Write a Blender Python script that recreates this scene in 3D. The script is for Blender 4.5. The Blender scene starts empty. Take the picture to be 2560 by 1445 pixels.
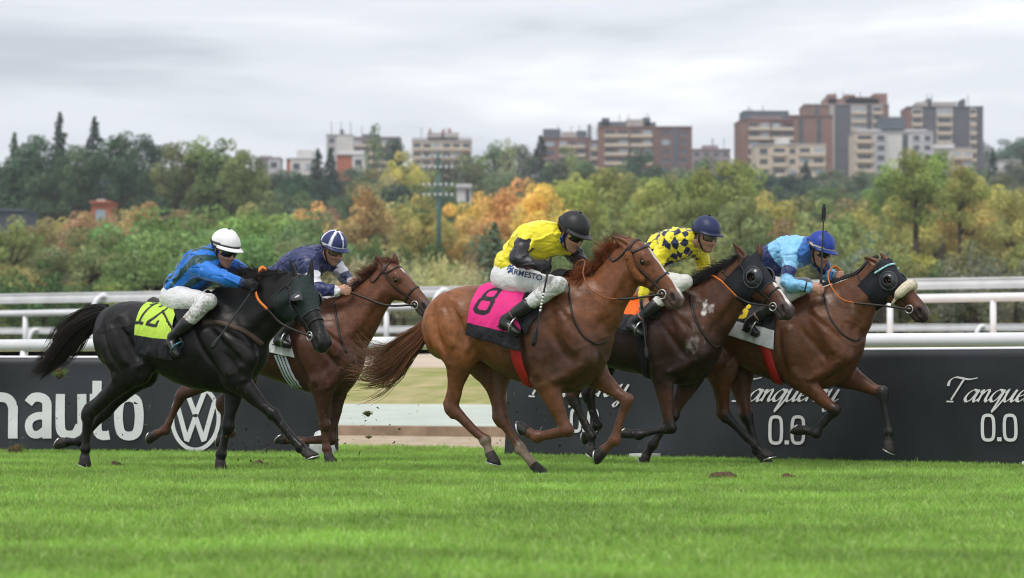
import bpy, bmesh, math, random
import numpy as np
from mathutils import Vector, Matrix

random.seed(7)
RNG = np.random.default_rng(7)

# ------------------------------------------------------------------ camera, sky, sun, exposure
SC = bpy.context.scene
F = 6886.0            # focal length in photograph pixels
CX, HY = 1280.0, 950.0
CAMZ = 0.77           # the photographer kneels beside the track
cam_data = bpy.data.cameras.new('camera')
cam_data.sensor_width = 36.0
cam_data.lens = F / 2560.0 * 36.0
cam_data.shift_y = (HY - 722.5) / 2560.0
cam_data.clip_start = 0.5
cam_data.clip_end = 6000.0
cam_data.dof.use_dof = True
cam_data.dof.focus_distance = 22.3
cam_data.dof.aperture_fstop = 2.9
cam = bpy.data.objects.new('camera', cam_data)
cam.location = (0, 0, CAMZ)
cam.rotation_euler = (math.radians(90), 0, 0)
SC.collection.objects.link(cam)
SC.camera = cam

SUN_EL, SUN_ROT = math.radians(60), math.radians(212)
world = bpy.data.worlds.new('World')
SC.world = world
world.use_nodes = True
wn, wl = world.node_tree.nodes, world.node_tree.links
wn.clear()
w_out = wn.new('ShaderNodeOutputWorld')
w_sky = wn.new('ShaderNodeTexSky')
w_sky.sky_type = 'NISHITA'
w_sky.sun_disc = False
w_sky.sun_elevation = SUN_EL
w_sky.sun_rotation = SUN_ROT
w_bg = wn.new('ShaderNodeBackground')
w_bg.inputs['Strength'].default_value = 0.08
wl.new(w_sky.outputs[0], w_bg.inputs['Color'])
# overcast cloud deck seen through the same dome: streaky stratus, the same all the way round
w_tc = wn.new('ShaderNodeTexCoord')
w_sep = wn.new('ShaderNodeSeparateXYZ')
wl.new(w_tc.outputs['Generated'], w_sep.inputs[0])
w_add = wn.new('ShaderNodeMath'); w_add.operation = 'ADD'; w_add.inputs[1].default_value = 0.12
w_abs = wn.new('ShaderNodeMath'); w_abs.operation = 'ABSOLUTE'
wl.new(w_sep.outputs['Z'], w_abs.inputs[0])
wl.new(w_abs.outputs[0], w_add.inputs[0])
w_dx = wn.new('ShaderNodeMath'); w_dx.operation = 'DIVIDE'
w_dy = wn.new('ShaderNodeMath'); w_dy.operation = 'DIVIDE'
wl.new(w_sep.outputs['X'], w_dx.inputs[0]); wl.new(w_add.outputs[0], w_dx.inputs[1])
wl.new(w_sep.outputs['Y'], w_dy.inputs[0]); wl.new(w_add.outputs[0], w_dy.inputs[1])
w_cmb = wn.new('ShaderNodeCombineXYZ')
wl.new(w_dx.outputs[0], w_cmb.inputs[0]); wl.new(w_dy.outputs[0], w_cmb.inputs[1])
w_map = wn.new('ShaderNodeMapping')
w_map.inputs['Scale'].default_value = (0.55, 0.85, 1.0)
w_map.inputs['Location'].default_value = (1.3, 0.55, 0.0)
w_map.inputs['Rotation'].default_value = (0, 0, 0.10)
wl.new(w_cmb.outputs[0], w_map.inputs[0])
w_noise = wn.new('ShaderNodeTexNoise')
w_noise.inputs['Scale'].default_value = 1.0
w_noise.inputs['Lacunarity'].default_value = 2.3
w_noise.inputs['Detail'].default_value = 4.0
w_noise.inputs['Roughness'].default_value = 0.48
w_noise.inputs['Distortion'].default_value = 0.35
wl.new(w_map.outputs[0], w_noise.inputs['Vector'])
w_ramp = wn.new('ShaderNodeValToRGB')
w_ramp.color_ramp.interpolation = 'EASE'
e = w_ramp.color_ramp.elements
e[0].position = 0.36; e[0].color = (0.48, 0.505, 0.56, 1)
e[1].position = 0.60; e[1].color = (0.90, 0.91, 0.93, 1)
m = e.new(0.48); m.color = (0.69, 0.715, 0.765, 1)
wl.new(w_noise.outputs['Fac'], w_ramp.inputs[0])
w_cl = wn.new('ShaderNodeBackground')
w_cl.inputs['Strength'].default_value = 1.07
wl.new(w_ramp.outputs[0], w_cl.inputs['Color'])
w_mix = wn.new('ShaderNodeMixShader')
w_mix.inputs[0].default_value = 0.93
wl.new(w_bg.outputs[0], w_mix.inputs[1]); wl.new(w_cl.outputs[0], w_mix.inputs[2])
wl.new(w_mix.outputs[0], w_out.inputs['Surface'])

sun_data = bpy.data.lights.new('sun', 'SUN')
sun_data.energy = 1.6
sun_data.angle = math.radians(18)
sun_data.color = (1.0, 0.96, 0.90)
sun = bpy.data.objects.new('sun', sun_data)
# light comes from high on the left, from behind the photographer
_sd = Vector((math.sin(SUN_ROT) * math.cos(SUN_EL), math.cos(SUN_ROT) * math.cos(SUN_EL), math.sin(SUN_EL)))
sun.rotation_euler = _sd.to_track_quat('Z', 'Y').to_euler()
sun.location = (-8, -5, 20)
SC.collection.objects.link(sun)

SC.view_settings.view_transform = 'Standard'
SC.view_settings.look = 'None'
SC.view_settings.gamma = 1.0
SC.view_settings.exposure = 0.34
SC.view_settings.use_curve_mapping = False
SC.cycles.use_denoising = True
SC.cycles.denoising_prefilter = 'ACCURATE'
SC.cycles.use_adaptive_sampling = False
SC.cycles.sample_clamp_indirect = 4.0
SC.cycles.pixel_filter_type = 'BLACKMAN_HARRIS'
SC.cycles.filter_width = 1.05
SC.cycles.max_bounces = 5
SC.cycles.volume_bounces = 0
SC.cycles.transparent_max_bounces = 8

# ------------------------------------------------------------------ object helpers
COL = SC.collection

def link(o, parent=None):
    COL.objects.link(o)
    if parent is not None:
        o.parent = parent
    return o

def tag(o, label=None, cat=None, group=None, kind=None):
    if label: o['label'] = label
    if cat: o['category'] = cat
    if group: o['group'] = group
    if kind: o['kind'] = kind
    return o

def thing(name, label, cat, loc=(0, 0, 0), rz=0.0, group=None):
    o = bpy.data.objects.new(name, None)
    o.empty_display_size = 0.1
    o.location = loc
    o.rotation_euler = (0, 0, rz)
    link(o)
    return tag(o, label, cat, group)

def np_mesh(name, verts, faces, mat=None, parent=None, smooth=True, col=None, fmat=None, mats=None):
    """verts (n,3); faces (m,k) array or list of lists; col (n,3) point colours"""
    me = bpy.data.meshes.new(name)
    verts = np.asarray(verts, dtype=np.float32)
    if isinstance(faces, np.ndarray) and faces.ndim == 2:
        m_, k_ = faces.shape
        me.vertices.add(len(verts)); me.vertices.foreach_set('co', verts.ravel())
        me.loops.add(m_ * k_); me.loops.foreach_set('vertex_index', faces.astype(np.int32).ravel())
        me.polygons.add(m_)
        me.polygons.foreach_set('loop_start', np.arange(0, m_ * k_, k_, dtype=np.int32))
        me.polygons.foreach_set('loop_total', np.full(m_, k_, dtype=np.int32))
        me.update(calc_edges=True)
    else:
        me.from_pydata([tuple(map(float, v)) for v in verts], [], [tuple(int(i) for i in f) for f in faces])
        me.update()
    me.polygons.foreach_set('use_smooth', np.full(len(me.polygons), bool(smooth)))
    if col is not None:
        a = me.color_attributes.new('col', 'FLOAT_COLOR', 'POINT')
        c4 = np.ones((len(verts), 4), dtype=np.float32); c4[:, :3] = col
        a.data.foreach_set('color', c4.ravel())
    if mats:
        for m in mats: me.materials.append(m)
        if fmat is not None: me.polygons.foreach_set('material_index', np.asarray(fmat, dtype=np.int32))
    elif mat: me.materials.append(mat)
    o = bpy.data.objects.new(name, me)
    return link(o, parent)

class MB:
    """collects simple shapes into one mesh"""
    def __init__(s): s.v = []; s.f = []; s.n = 0; s.c = []
    def add(s, v, f, c=None):
        v = np.asarray(v, dtype=float)
        s.v.append(v); s.f += [[i + s.n for i in q] for q in f]; s.n += len(v)
        s.c.append(np.tile(np.array(c if c is not None else (1, 1, 1), dtype=float), (len(v), 1)) if (c is None or np.ndim(c) == 1) else np.asarray(c, dtype=float))
        return s
    def box(s, c, d, rz=0.0, col=None):
        x, y, z = d[0] / 2, d[1] / 2, d[2] / 2
        v = np.array([(-x, -y, -z), (x, -y, -z), (x, y, -z), (-x, y, -z), (-x, -y, z), (x, -y, z), (x, y, z), (-x, y, z)])
        if rz:
            cs, sn = math.cos(rz), math.sin(rz)
            v = np.stack([v[:, 0] * cs - v[:, 1] * sn, v[:, 0] * sn + v[:, 1] * cs, v[:, 2]], 1)
        return s.add(v + np.array(c), [(0, 3, 2, 1), (4, 5, 6, 7), (0, 1, 5, 4), (1, 2, 6, 5), (2, 3, 7, 6), (3, 0, 4, 7)], col)
    def tube(s, pts, r, n=8, cap=True, col=None, flat=1.0, up=None):
        v, f = tube_geo(pts, r, n, cap, flat, up)
        return s.add(v, f, col)
    def build(s, name, mat, parent=None, smooth=False, colour=False):
        return np_mesh(name, np.concatenate(s.v), s.f, mat, parent, smooth, np.concatenate(s.c) if colour else None)

def tube_geo(pts, r, n=8, cap=True, flat=1.0, up=None):
    pts = np.asarray(pts, dtype=float); m = len(pts)
    r = np.broadcast_to(np.asarray(r, dtype=float), (m,))
    t = np.gradient(pts, axis=0); t /= np.linalg.norm(t, axis=1)[:, None] + 1e-12
    u0 = np.array((0, 0, 1.0)) if up is None else np.asarray(up, dtype=float)
    if abs(np.dot(u0, t[0])) > .95: u0 = np.array((0, 1.0, 0))
    vs = []
    a = np.linspace(0, 2 * math.pi, n, endpoint=False)
    u = u0 - t[0] * np.dot(u0, t[0]); u /= np.linalg.norm(u)
    for i in range(m):
        u = u - t[i] * np.dot(u, t[i]); u /= np.linalg.norm(u) + 1e-12
        w = np.cross(t[i], u)
        vs.append(pts[i] + r[i] * (np.cos(a)[:, None] * u * flat + np.sin(a)[:, None] * w))
    v = np.concatenate(vs); f = []
    for i in range(m - 1):
        for j in range(n):
            k = (j + 1) % n
            f.append((i * n + j, i * n + k, (i + 1) * n + k, (i + 1) * n + j))
    if cap:
        f.append(tuple(range(n - 1, -1, -1))); f.append(tuple((m - 1) * n + j for j in range(n)))
    return v, f

def ribbon_geo(pts, nrm, width, thick):
    """flat strap along pts lying on a surface with outward normals nrm"""
    pts = np.asarray(pts, dtype=float); nrm = np.asarray(nrm, dtype=float); m = len(pts)
    width = np.broadcast_to(np.asarray(width, dtype=float), (m,))
    t = np.gradient(pts, axis=0); t /= np.linalg.norm(t, axis=1)[:, None] + 1e-12
    w = np.cross(nrm, t); w /= np.linalg.norm(w, axis=1)[:, None] + 1e-12
    hw = (width / 2)[:, None]
    v = np.stack([pts - w * hw - nrm * thick, pts - w * hw + nrm * thick, pts + nrm * thick * 1.3, pts + w * hw + nrm * thick, pts + w * hw - nrm * thick], 1).reshape(-1, 3)
    f = []
    for i in range(m - 1):
        for j in range(5):
            k = (j + 1) % 5
            f.append((i * 5 + j, (i + 1) * 5 + j, (i + 1) * 5 + k, i * 5 + k))
    f.append((0, 1, 2, 3, 4)); f.append(tuple((m - 1) * 5 + j for j in (4, 3, 2, 1, 0)))
    return v, f

def catmull(P, n):
    """resample control points (m,k) to n smooth samples"""
    P = np.asarray(P, dtype=float); m = len(P)
    if m == 2: 
        t = np.linspace(0, 1, n)[:, None]
        return P[0] * (1 - t) + P[1] * t
    Q = np.vstack([2 * P[0] - P[1], P, 2 * P[-1] - P[-2]])
    d = np.linalg.norm(np.diff(P[:, :min(3, P.shape[1])], axis=0), axis=1) + 1e-9
    s = np.concatenate([[0], np.cumsum(d)]); tt = np.linspace(0, s[-1], n)
    i = np.clip(np.searchsorted(s, tt, side='right') - 1, 0, m - 2)
    u = ((tt - s[i]) / d[i])[:, None]
    p0, p1, p2, p3 = Q[i], Q[i + 1], Q[i + 2], Q[i + 3]
    return 0.5 * (2 * p1 + (p2 - p0) * u + (2 * p0 - 5 * p1 + 4 * p2 - p3) * u ** 2 + (3 * p1 - p0 - 3 * p2 + p3) * u ** 3)

def vnoise(p, scale, seed=0, octaves=2):
    """cheap smooth noise in about -1..1 at points p (n,3)"""
    r = np.random.default_rng(seed); out = np.zeros(len(p)); amp = 1.0; tot = 0
    for o in range(octaves):
        for _ in range(5):
            k = r.normal(size=3); k *= scale * (2.0 ** o) * r.uniform(.6, 1.4) / np.linalg.norm(k)
            q = r.normal(size=3); q *= scale * (2.0 ** o) * .7 / np.linalg.norm(q)
            out += amp * np.sin(p @ k + r.uniform(0, 6.28) + 1.3 * np.sin(p @ q + r.uniform(0, 6.28)))
        tot += amp * 5; amp *= .5
    return out / tot * 2.2

# ------------------------------------------------------------------ materials
def new_mat(name):
    m = bpy.data.materials.new(name); m.use_nodes = True
    nt = m.node_tree; b = nt.nodes['Principled BSDF']
    return m, nt, b

def mat_flat(name, rgb, rough=0.6, spec=0.4, metal=0.0, vary=0.15, scale=30.0, bump=0.0, bscale=200.0, detail=4.0):
    """plain colour broken up by noise, with optional fine relief"""
    m, nt, b = new_mat(name)
    N, L = nt.nodes, nt.links
    tc = N.new('ShaderNodeTexCoord')
    no = N.new('ShaderNodeTexNoise'); no.inputs['Scale'].default_value = scale; no.inputs['Detail'].default_value = detail
    L.new(tc.outputs['Object'], no.inputs['Vector'])
    mr = N.new('ShaderNodeMapRange'); mr.inputs[3].default_value = 1 - vary; mr.inputs[4].default_value = 1 + vary
    mr.inputs[1].default_value = .3; mr.inputs[2].default_value = .7
    L.new(no.outputs['Fac'], mr.inputs[0])
    mx = N.new('ShaderNodeVectorMath'); mx.operation = 'SCALE'; mx.inputs[0].default_value = rgb
    L.new(mr.outputs[0], mx.inputs['Scale']); L.new(mx.outputs[0], b.inputs['Base Color'])
    b.inputs['Roughness'].default_value = rough
    b.inputs['Specular IOR Level'].default_value = spec
    b.inputs['Metallic'].default_value = metal
    if bump > 0:
        n2 = N.new('ShaderNodeTexNoise'); n2.inputs['Scale'].default_value = bscale; n2.inputs['Detail'].default_value = 4
        L.new(tc.outputs['Object'], n2.inputs['Vector'])
        bp = N.new('ShaderNodeBump'); bp.inputs['Strength'].default_value = bump; bp.inputs['Distance'].default_value = .01
        L.new(n2.outputs['Fac'], bp.inputs['Height']); L.new(bp.outputs[0], b.inputs['Normal'])
    return m

def mat_attr(name, rough=0.5, spec=0.4, vary=0.12, scale=40.0, bump=0.15, bscale=160.0, sheen=0.0, stretch=(1, 1, 1), bdist=.004, coat=0.0, rvary=0.0):
    """colour from the mesh's own point colours, broken up by noise"""
    m, nt, b = new_mat(name)
    N, L = nt.nodes, nt.links
    at = N.new('ShaderNodeAttribute'); at.attribute_name = 'col'
    tc = N.new('ShaderNodeTexCoord')
    no = N.new('ShaderNodeTexNoise'); no.inputs['Scale'].default_value = scale; no.inputs['Detail'].default_value = 5
    L.new(tc.outputs['Object'], no.inputs['Vector'])
    mr = N.new('ShaderNodeMapRange'); mr.inputs[1].default_value = .3; mr.inputs[2].default_value = .7
    mr.inputs[3].default_value = 1 - vary; mr.inputs[4].default_value = 1 + vary
    L.new(no.outputs['Fac'], mr.inputs[0])
    mx = N.new('ShaderNodeVectorMath'); mx.operation = 'SCALE'
    L.new(at.outputs['Color'], mx.inputs[0]); L.new(mr.outputs[0], mx.inputs['Scale'])
    L.new(mx.outputs[0], b.inputs['Base Color'])
    b.inputs['Roughness'].default_value = rough
    if rvary > 0:
        m2 = N.new('ShaderNodeMapRange'); m2.inputs[1].default_value = .35; m2.inputs[2].default_value = .65
        m2.inputs[3].default_value = rough - rvary; m2.inputs[4].default_value = rough + rvary
        n3 = N.new('ShaderNodeTexNoise'); n3.inputs['Scale'].default_value = scale * .25; n3.inputs['Detail'].default_value = 3
        L.new(tc.outputs['Object'], n3.inputs['Vector']); L.new(n3.outputs['Fac'], m2.inputs[0]); L.new(m2.outputs[0], b.inputs['Roughness'])
    b.inputs['Specular IOR Level'].default_value = spec
    b.inputs['Coat Weight'].default_value = coat
    if sheen: b.inputs['Sheen Weight'].default_value = sheen
    if bump > 0:
        mp = N.new('ShaderNodeMapping'); mp.inputs['Scale'].default_value = stretch
        L.new(tc.outputs['Object'], mp.inputs[0])
        n2 = N.new('ShaderNodeTexNoise'); n2.inputs['Scale'].default_value = bscale; n2.inputs['Detail'].default_value = 3
        L.new(mp.outputs[0], n2.inputs['Vector'])
        bp = N.new('ShaderNodeBump'); bp.inputs['Strength'].default_value = bump; bp.inputs['Distance'].default_value = bdist
        L.new(n2.outputs['Fac'], bp.inputs['Height']); L.new(bp.outputs[0], b.inputs['Normal'])
    return m

def pix(px, py, Y):
    """world point seen at a photograph pixel, Y metres from the camera"""
    return np.array(((px - CX) * Y / F, Y, CAMZ + (HY - py) * Y / F))

# ------------------------------------------------------------------ distance-field modelling (bodies as one continuous surface)
class Field:
    def __init__(s, lo, hi, h):
        s.lo = np.array(lo, dtype=np.float32); s.h = float(h)
        s.n = np.ceil((np.array(hi) - np.array(lo)) / h).astype(int) + 1
        s.D = np.full(s.n, 1.0, dtype=np.float32)
        s.ax = [s.lo[i] + np.arange(s.n[i], dtype=np.float32) * h for i in range(3)]
    def block(s, lo, hi):
        i0 = np.clip(np.floor((np.array(lo) - s.lo) / s.h).astype(int), 0, s.n - 1)
        i1 = np.clip(np.ceil((np.array(hi) - s.lo) / s.h).astype(int) + 1, 1, s.n)
        sl = tuple(slice(a, b) for a, b in zip(i0, i1))
        X = s.ax[0][sl[0]][:, None, None]; Y = s.ax[1][sl[1]][None, :, None]; Z = s.ax[2][sl[2]][None, None, :]
        return sl, X, Y, Z
    def blend(s, sl, d, k, op='add'):
        A = s.D[sl]
        if A.size == 0: return
        if op == 'add':
            if k <= 0: s.D[sl] = np.minimum(A, d)
            else:
                h = np.maximum(k - np.abs(A - d), 0) / k
                s.D[sl] = np.minimum(A, d) - h * h * k * .25
        else:
            d = -d
            h = np.maximum(k - np.abs(A - d), 0) / max(k, 1e-6)
            s.D[sl] = np.maximum(A, d) + h * h * k * .25
    def chain(s, pts, k=.03, lat=(0, 1, 0), op='add', n=None):
        """pts: rows (x,y,z, r, lateral r); a smooth tapered limb"""
        P = np.asarray(pts, dtype=float)
        if P.shape[1] == 4: P = np.hstack([P, P[:, 3:4]])
        if len(P) > 2 or n:
            if n is None: n = max(4, 3 * (len(P) - 1) + 1)
            P = catmull(P, n)
        P[:, 3:] = np.maximum(P[:, 3:], .002)
        if len(P) == 1: P = np.vstack([P, P + np.array([1e-5, 0, 0, 0, 0])])
        R = P[:, 3:].max(1)[:, None] + k + 2.5 * s.h
        lo = (P[:, :3] - R).min(0); hi = (P[:, :3] + R).max(0)
        sl, X, Y, Z = s.block(lo, hi)
        if s.D[sl].size == 0: return
        e = np.asarray(lat, dtype=float); e = e / np.linalg.norm(e)
        out = None
        for a, b in zip(P[:-1], P[1:]):
            ba = b[:3] - a[:3]; L2 = max(float(ba @ ba), 1e-12)
            x, y, z = X - np.float32(a[0]), Y - np.float32(a[1]), Z - np.float32(a[2])
            t = np.clip((x * np.float32(ba[0]) + y * np.float32(ba[1]) + z * np.float32(ba[2])) / np.float32(L2), 0, 1)
            ox, oy, oz = x - t * np.float32(ba[0]), y - t * np.float32(ba[1]), z - t * np.float32(ba[2])
            lo_ = ox * np.float32(e[0]) + oy * np.float32(e[1]) + oz * np.float32(e[2])
            r = np.float32(a[3]) + t * np.float32(b[3] - a[3]); rl = np.float32(a[4]) + t * np.float32(b[4] - a[4])
            q = r / rl
            d = np.sqrt(np.maximum(ox * ox + oy * oy + oz * oz - lo_ * lo_, 0) + (lo_ * q) ** 2) - r
            d = d / np.maximum(q, 1)
            out = d if out is None else np.minimum(out, d)
        s.blend(sl, out, k, op)
    def ball(s, c, r, k=.02, op='add', axes=None, lat=(0, 1, 0)):
        """ellipsoid: r a number or three radii along axes (rows of a 3x3)"""
        c = np.asarray(c, dtype=float)
        rr = np.array([r, r, r], dtype=float) if np.ndim(r) == 0 else np.array(r, dtype=float)
        A = np.eye(3) if axes is None else np.asarray(axes, dtype=float)
        R = rr.max() + k + 2.5 * s.h
        sl, X, Y, Z = s.block(c - R, c + R)
        if s.D[sl].size == 0: return
        x, y, z = X - np.float32(c[0]), Y - np.float32(c[1]), Z - np.float32(c[2])
        q = 0
        for i in range(3):
            q = q + ((x * np.float32(A[i, 0]) + y * np.float32(A[i, 1]) + z * np.float32(A[i, 2])) / np.float32(rr[i])) ** 2
        s.blend(sl, (np.sqrt(q) - 1) * np.float32(rr.min()), k, op)
    def loft_x(s, st, k=.03, p=2.3):
        """st rows: x, z top, z bottom, half width; sections square to x"""
        st = np.asarray(st, dtype=float); st = st[np.argsort(st[:, 0])]
        xs = s.ax[0]
        C = catmull(st, 200); C = C[np.argsort(C[:, 0])]
        top = np.interp(xs, C[:, 0], C[:, 1]); bot = np.interp(xs, C[:, 0], C[:, 2]); w = np.interp(xs, C[:, 0], C[:, 3])
        x0, x1 = st[0, 0], st[-1, 0]
        lo = (x0 - .06, -w.max() - .1, C[:, 2].min() - .1); hi = (x1 + .06, w.max() + .1, C[:, 1].max() + .1)
        sl, X, Y, Z = s.block(lo, hi)
        f = lambda a: a[sl[0]].astype(np.float32)[:, None, None]
        zc = f((top + bot) / 2); rv = np.maximum(f((top - bot) / 2), .01); rl = np.maximum(f(w), .01)
        q = ((np.abs(Z - zc) / rv) ** p + (np.abs(Y) / rl) ** p) ** (1 / p)
        d = (q - 1) * np.minimum(rv, rl)
        over = np.maximum(np.maximum(np.float32(x0) - X, X - np.float32(x1)), 0)
        d = np.sqrt(np.maximum(d, 0) ** 2 + over ** 2) + np.minimum(d, 0) * (over <= 0)
        s.blend(sl, d, k)
    def sample(s, p):
        p = np.atleast_2d(np.asarray(p, dtype=float))
        g = (p - s.lo) / s.h
        g = np.clip(g, 0, s.n - 1.001); i = np.floor(g).astype(int); f = g - i
        D = s.D; out = 0
        for a in (0, 1):
            for b in (0, 1):
                for c in (0, 1):
                    w = (f[:, 0] if a else 1 - f[:, 0]) * (f[:, 1] if b else 1 - f[:, 1]) * (f[:, 2] if c else 1 - f[:, 2])
                    out = out + w * D[i[:, 0] + a, i[:, 1] + b, i[:, 2] + c]
        return out
    def grad(s, p):
        p = np.atleast_2d(np.asarray(p, dtype=float)); e = s.h * 1.2
        g = np.stack([s.sample(p + d) - s.sample(p - d) for d in np.eye(3) * e], 1)
        return g / (np.linalg.norm(g, axis=1)[:, None] + 1e-9)
    def project(s, p, off=.0, it=8):
        p = np.atleast_2d(np.array(p, dtype=float))
        for _ in range(it):
            d = np.clip(s.sample(p) - off, -.05, .05)
            p = p - s.grad(p) * d[:, None] * .8
        return p
    def march(s, o, d, off=0.0, tmax=1.0, inside=True):
        """from inside point o along unit d outwards to where the field reaches off"""
        o = np.atleast_2d(o); d = np.atleast_2d(d)
        ts = np.arange(0.0, tmax, s.h * .5)
        res = np.full(len(o), np.nan)
        last = np.full(len(o), 0.0)
        for t in ts:
            v = s.sample(o + d * t)
            last = np.where(v < off, t, last)
        return o + d * last[:, None]
    def cast(s, o, d, tmin, tmax, off=0.0):
        """rays from outside; first point where the field falls under off (nan when missed)"""
        o = np.atleast_2d(o).astype(float); d = np.atleast_2d(d).astype(float)
        hit = np.full(len(o), np.nan)
        if tmin > 5:                                   # far camera: start just outside the field
            c = (s.lo + np.array([a[-1] for a in s.ax])) / 2; R = np.linalg.norm(c - s.lo)
            tm = float(np.mean(np.einsum('ij,ij->i', c - o, d))); tmin, tmax = tm - R, tm + R
        for t in np.arange(tmin, tmax, s.h * .5):
            v = s.sample(o + d * t)
            new = np.isnan(hit) & (v < off)
            hit[new] = t
            if not np.isnan(hit).any(): break
        return o + d * hit[:, None]
    def surface(s, iso=0.0, smooth=1):
        D = s.D - iso
        S = D < 0
        nx, ny, nz = D.shape
        cnt = np.zeros((nx - 1, ny - 1, nz - 1), dtype=np.int8)
        for a in (0, 1):
            for b in (0, 1):
                for c in (0, 1):
                    cnt += S[a:nx - 1 + a, b:ny - 1 + b, c:nz - 1 + c]
        act = (cnt > 0) & (cnt < 8)
        idx = np.argwhere(act)
        ids = np.full(act.shape, -1, dtype=np.int64); ids[act] = np.arange(len(idx))
        acc = np.zeros((len(idx), 3)); num = np.zeros(len(idx))
        corners = [(a, b, c) for a in (0, 1) for b in (0, 1) for c in (0, 1)]
        val = {c: D[idx[:, 0] + c[0], idx[:, 1] + c[1], idx[:, 2] + c[2]].astype(float) for c in corners}
        for c in corners:
            for axis in range(3):
                if c[axis] == 0:
                    c2 = list(c); c2[axis] = 1; c2 = tuple(c2)
                    v1, v2 = val[c], val[c2]
                    m = (v1 < 0) != (v2 < 0)
                    t = np.where(m, v1 / np.where(m, v1 - v2, 1), 0)
                    p = np.tile(np.array(c, dtype=float), (len(idx), 1)); p[:, axis] = t
                    acc += np.where(m[:, None], p, 0); num += m
        V = (idx + acc / num[:, None]) * s.h + s.lo
        Fs = []
        for axis in range(3):
            o = [q for q in range(3) if q != axis]
            sl1 = [slice(1, -1)] * 3; sl2 = [slice(1, -1)] * 3
            sl1[axis] = slice(0, -1); sl2[axis] = slice(1, None)
            A, B = S[tuple(sl1)], S[tuple(sl2)]
            for flip in (False, True):
                e = np.argwhere(A & ~B if not flip else ~A & B)
                if len(e) == 0: continue
                base = e.copy()
                for q in o: base[:, q] += 1
                def cell(d1, d2):
                    c = base.copy(); c[:, o[0]] -= d1; c[:, o[1]] -= d2
                    return ids[c[:, 0], c[:, 1], c[:, 2]]
                q = np.stack([cell(1, 1), cell(0, 1), cell(0, 0), cell(1, 0)], 1)
                if axis == 1: q = q[:, ::-1]
                if flip: q = q[:, ::-1]
                Fs.append(q)
        Fc = np.concatenate(Fs)
        Fc = Fc[(Fc >= 0).all(1)]
        if smooth:
            E = np.concatenate([Fc[:, [i, (i + 1) % 4]] for i in range(4)])
            for it in range(smooth):
                acc = np.zeros_like(V); cn = np.zeros(len(V))
                for q in range(3):
                    acc[:, q] = np.bincount(E[:, 0], V[E[:, 1], q], len(V)) + np.bincount(E[:, 1], V[E[:, 0], q], len(V))
                cn = np.bincount(E[:, 0], minlength=len(V)) + np.bincount(E[:, 1], minlength=len(V))
                V = V * .5 + .5 * acc / np.maximum(cn, 1)[:, None]
        return V, Fc

def keep_largest(V, Fc):
    """drop stray islands so a body is one continuous mesh"""
    par = np.arange(len(V))
    E = np.concatenate([Fc[:, [i, (i + 1) % 4]] for i in range(4)])
    for _ in range(400):
        m = np.minimum(par[E[:, 0]], par[E[:, 1]])
        new = par.copy()
        np.minimum.at(new, E[:, 0], m); np.minimum.at(new, E[:, 1], m)
        new = new[new]
        new = new[new]
        if (new == par).all(): break
        par = new
    big = np.bincount(par).argmax()
    keep = par == big
    mp = np.full(len(V), -1); mp[keep] = np.arange(keep.sum())
    Fk = Fc[keep[Fc[:, 0]]]
    return V[keep], mp[Fk]
# ------------------------------------------------------------------ horses
class Frame:
    """a vertical plane standing in the scene: heading theta (turned towards the camera), through world point O"""
    def __init__(s, O, theta):
        s.O = np.array(O, dtype=float); s.th = theta
        s.x = np.array((math.cos(theta), -math.sin(theta), 0)); s.y = np.array((math.sin(theta), math.cos(theta), 0))
    def L(s, px, py, side=0.0):
        """local point on the plane `side` metres beyond the middle plane (near side is negative)"""
        d = np.array(((px - CX) / F, 1.0, (HY - py) / F)); C = np.array((0, 0, CAMZ))
        t = (side + s.O @ s.y - C @ s.y) / (d @ s.y)
        return s.to_local(C + t * d)
    def to_local(s, P):
        q = np.asarray(P, dtype=float) - np.array((s.O[0], s.O[1], 0))
        return np.array((q @ s.x, q @ s.y, q[2]))
    def to_world(s, p):
        return np.array((s.O[0], s.O[1], 0)) + s.x * p[0] + s.y * p[1] + np.array((0, 0, p[2]))
    def ray(s, px, py):
        """camera and direction in local coordinates"""
        d = np.array(((px - CX) / F, 1.0, (HY - py) / F)); d /= np.linalg.norm(d)
        c = s.to_local(np.array((0, 0, CAMZ)))
        return c, np.array((d @ s.x, d @ s.y, d[2]))

def hair_mesh(name, paths, widths, mat, parent, col, rng, cvar=.35):
    """paths (n,m,3) strands as thin three-sided tapering tubes"""
    paths = np.asarray(paths); n, m, _ = paths.shape
    t = np.gradient(paths, axis=1); t /= np.linalg.norm(t, axis=2)[..., None] + 1e-9
    ref = rng.normal(size=(n, 1, 3)); u = np.cross(t, ref); u /= np.linalg.norm(u, axis=2)[..., None] + 1e-9
    w = np.cross(t, u)
    wd = np.asarray(widths)[:, None] * np.linspace(1, .25, m)[None, :] if np.ndim(widths) == 1 else widths
    V = []
    for k in range(3):
        a = 2 * math.pi * k / 3
        V.append(paths + wd[..., None] * (math.cos(a) * u + math.sin(a) * w * .6))
    V = np.stack(V, 2)                                     # n,m,3,3
    base = (np.arange(n) * m * 3)[:, None, None] + (np.arange(m - 1) * 3)[None, :, None]
    k = np.arange(3)[None, None, :]; k2 = (k + 1) % 3
    f = np.stack([base + k, base + k2, base + 3 + k2, base + 3 + k], -1).reshape(-1, 4)
    c = np.asarray(col, dtype=float)
    if c.ndim == 1: c = np.tile(c, (n, m, 1))
    c = c * (1 + cvar * rng.uniform(-1, 1, size=(n, 1, 1)))
    cc = np.repeat(c[:, :, None, :], 3, axis=2).reshape(-1, 3)
    return np_mesh(name, V.reshape(-1, 3), f, mat, parent, True, cc)

def bump_path(P, n):  # smooth path
    return catmull(np.asarray(P, dtype=float), n)

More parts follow.
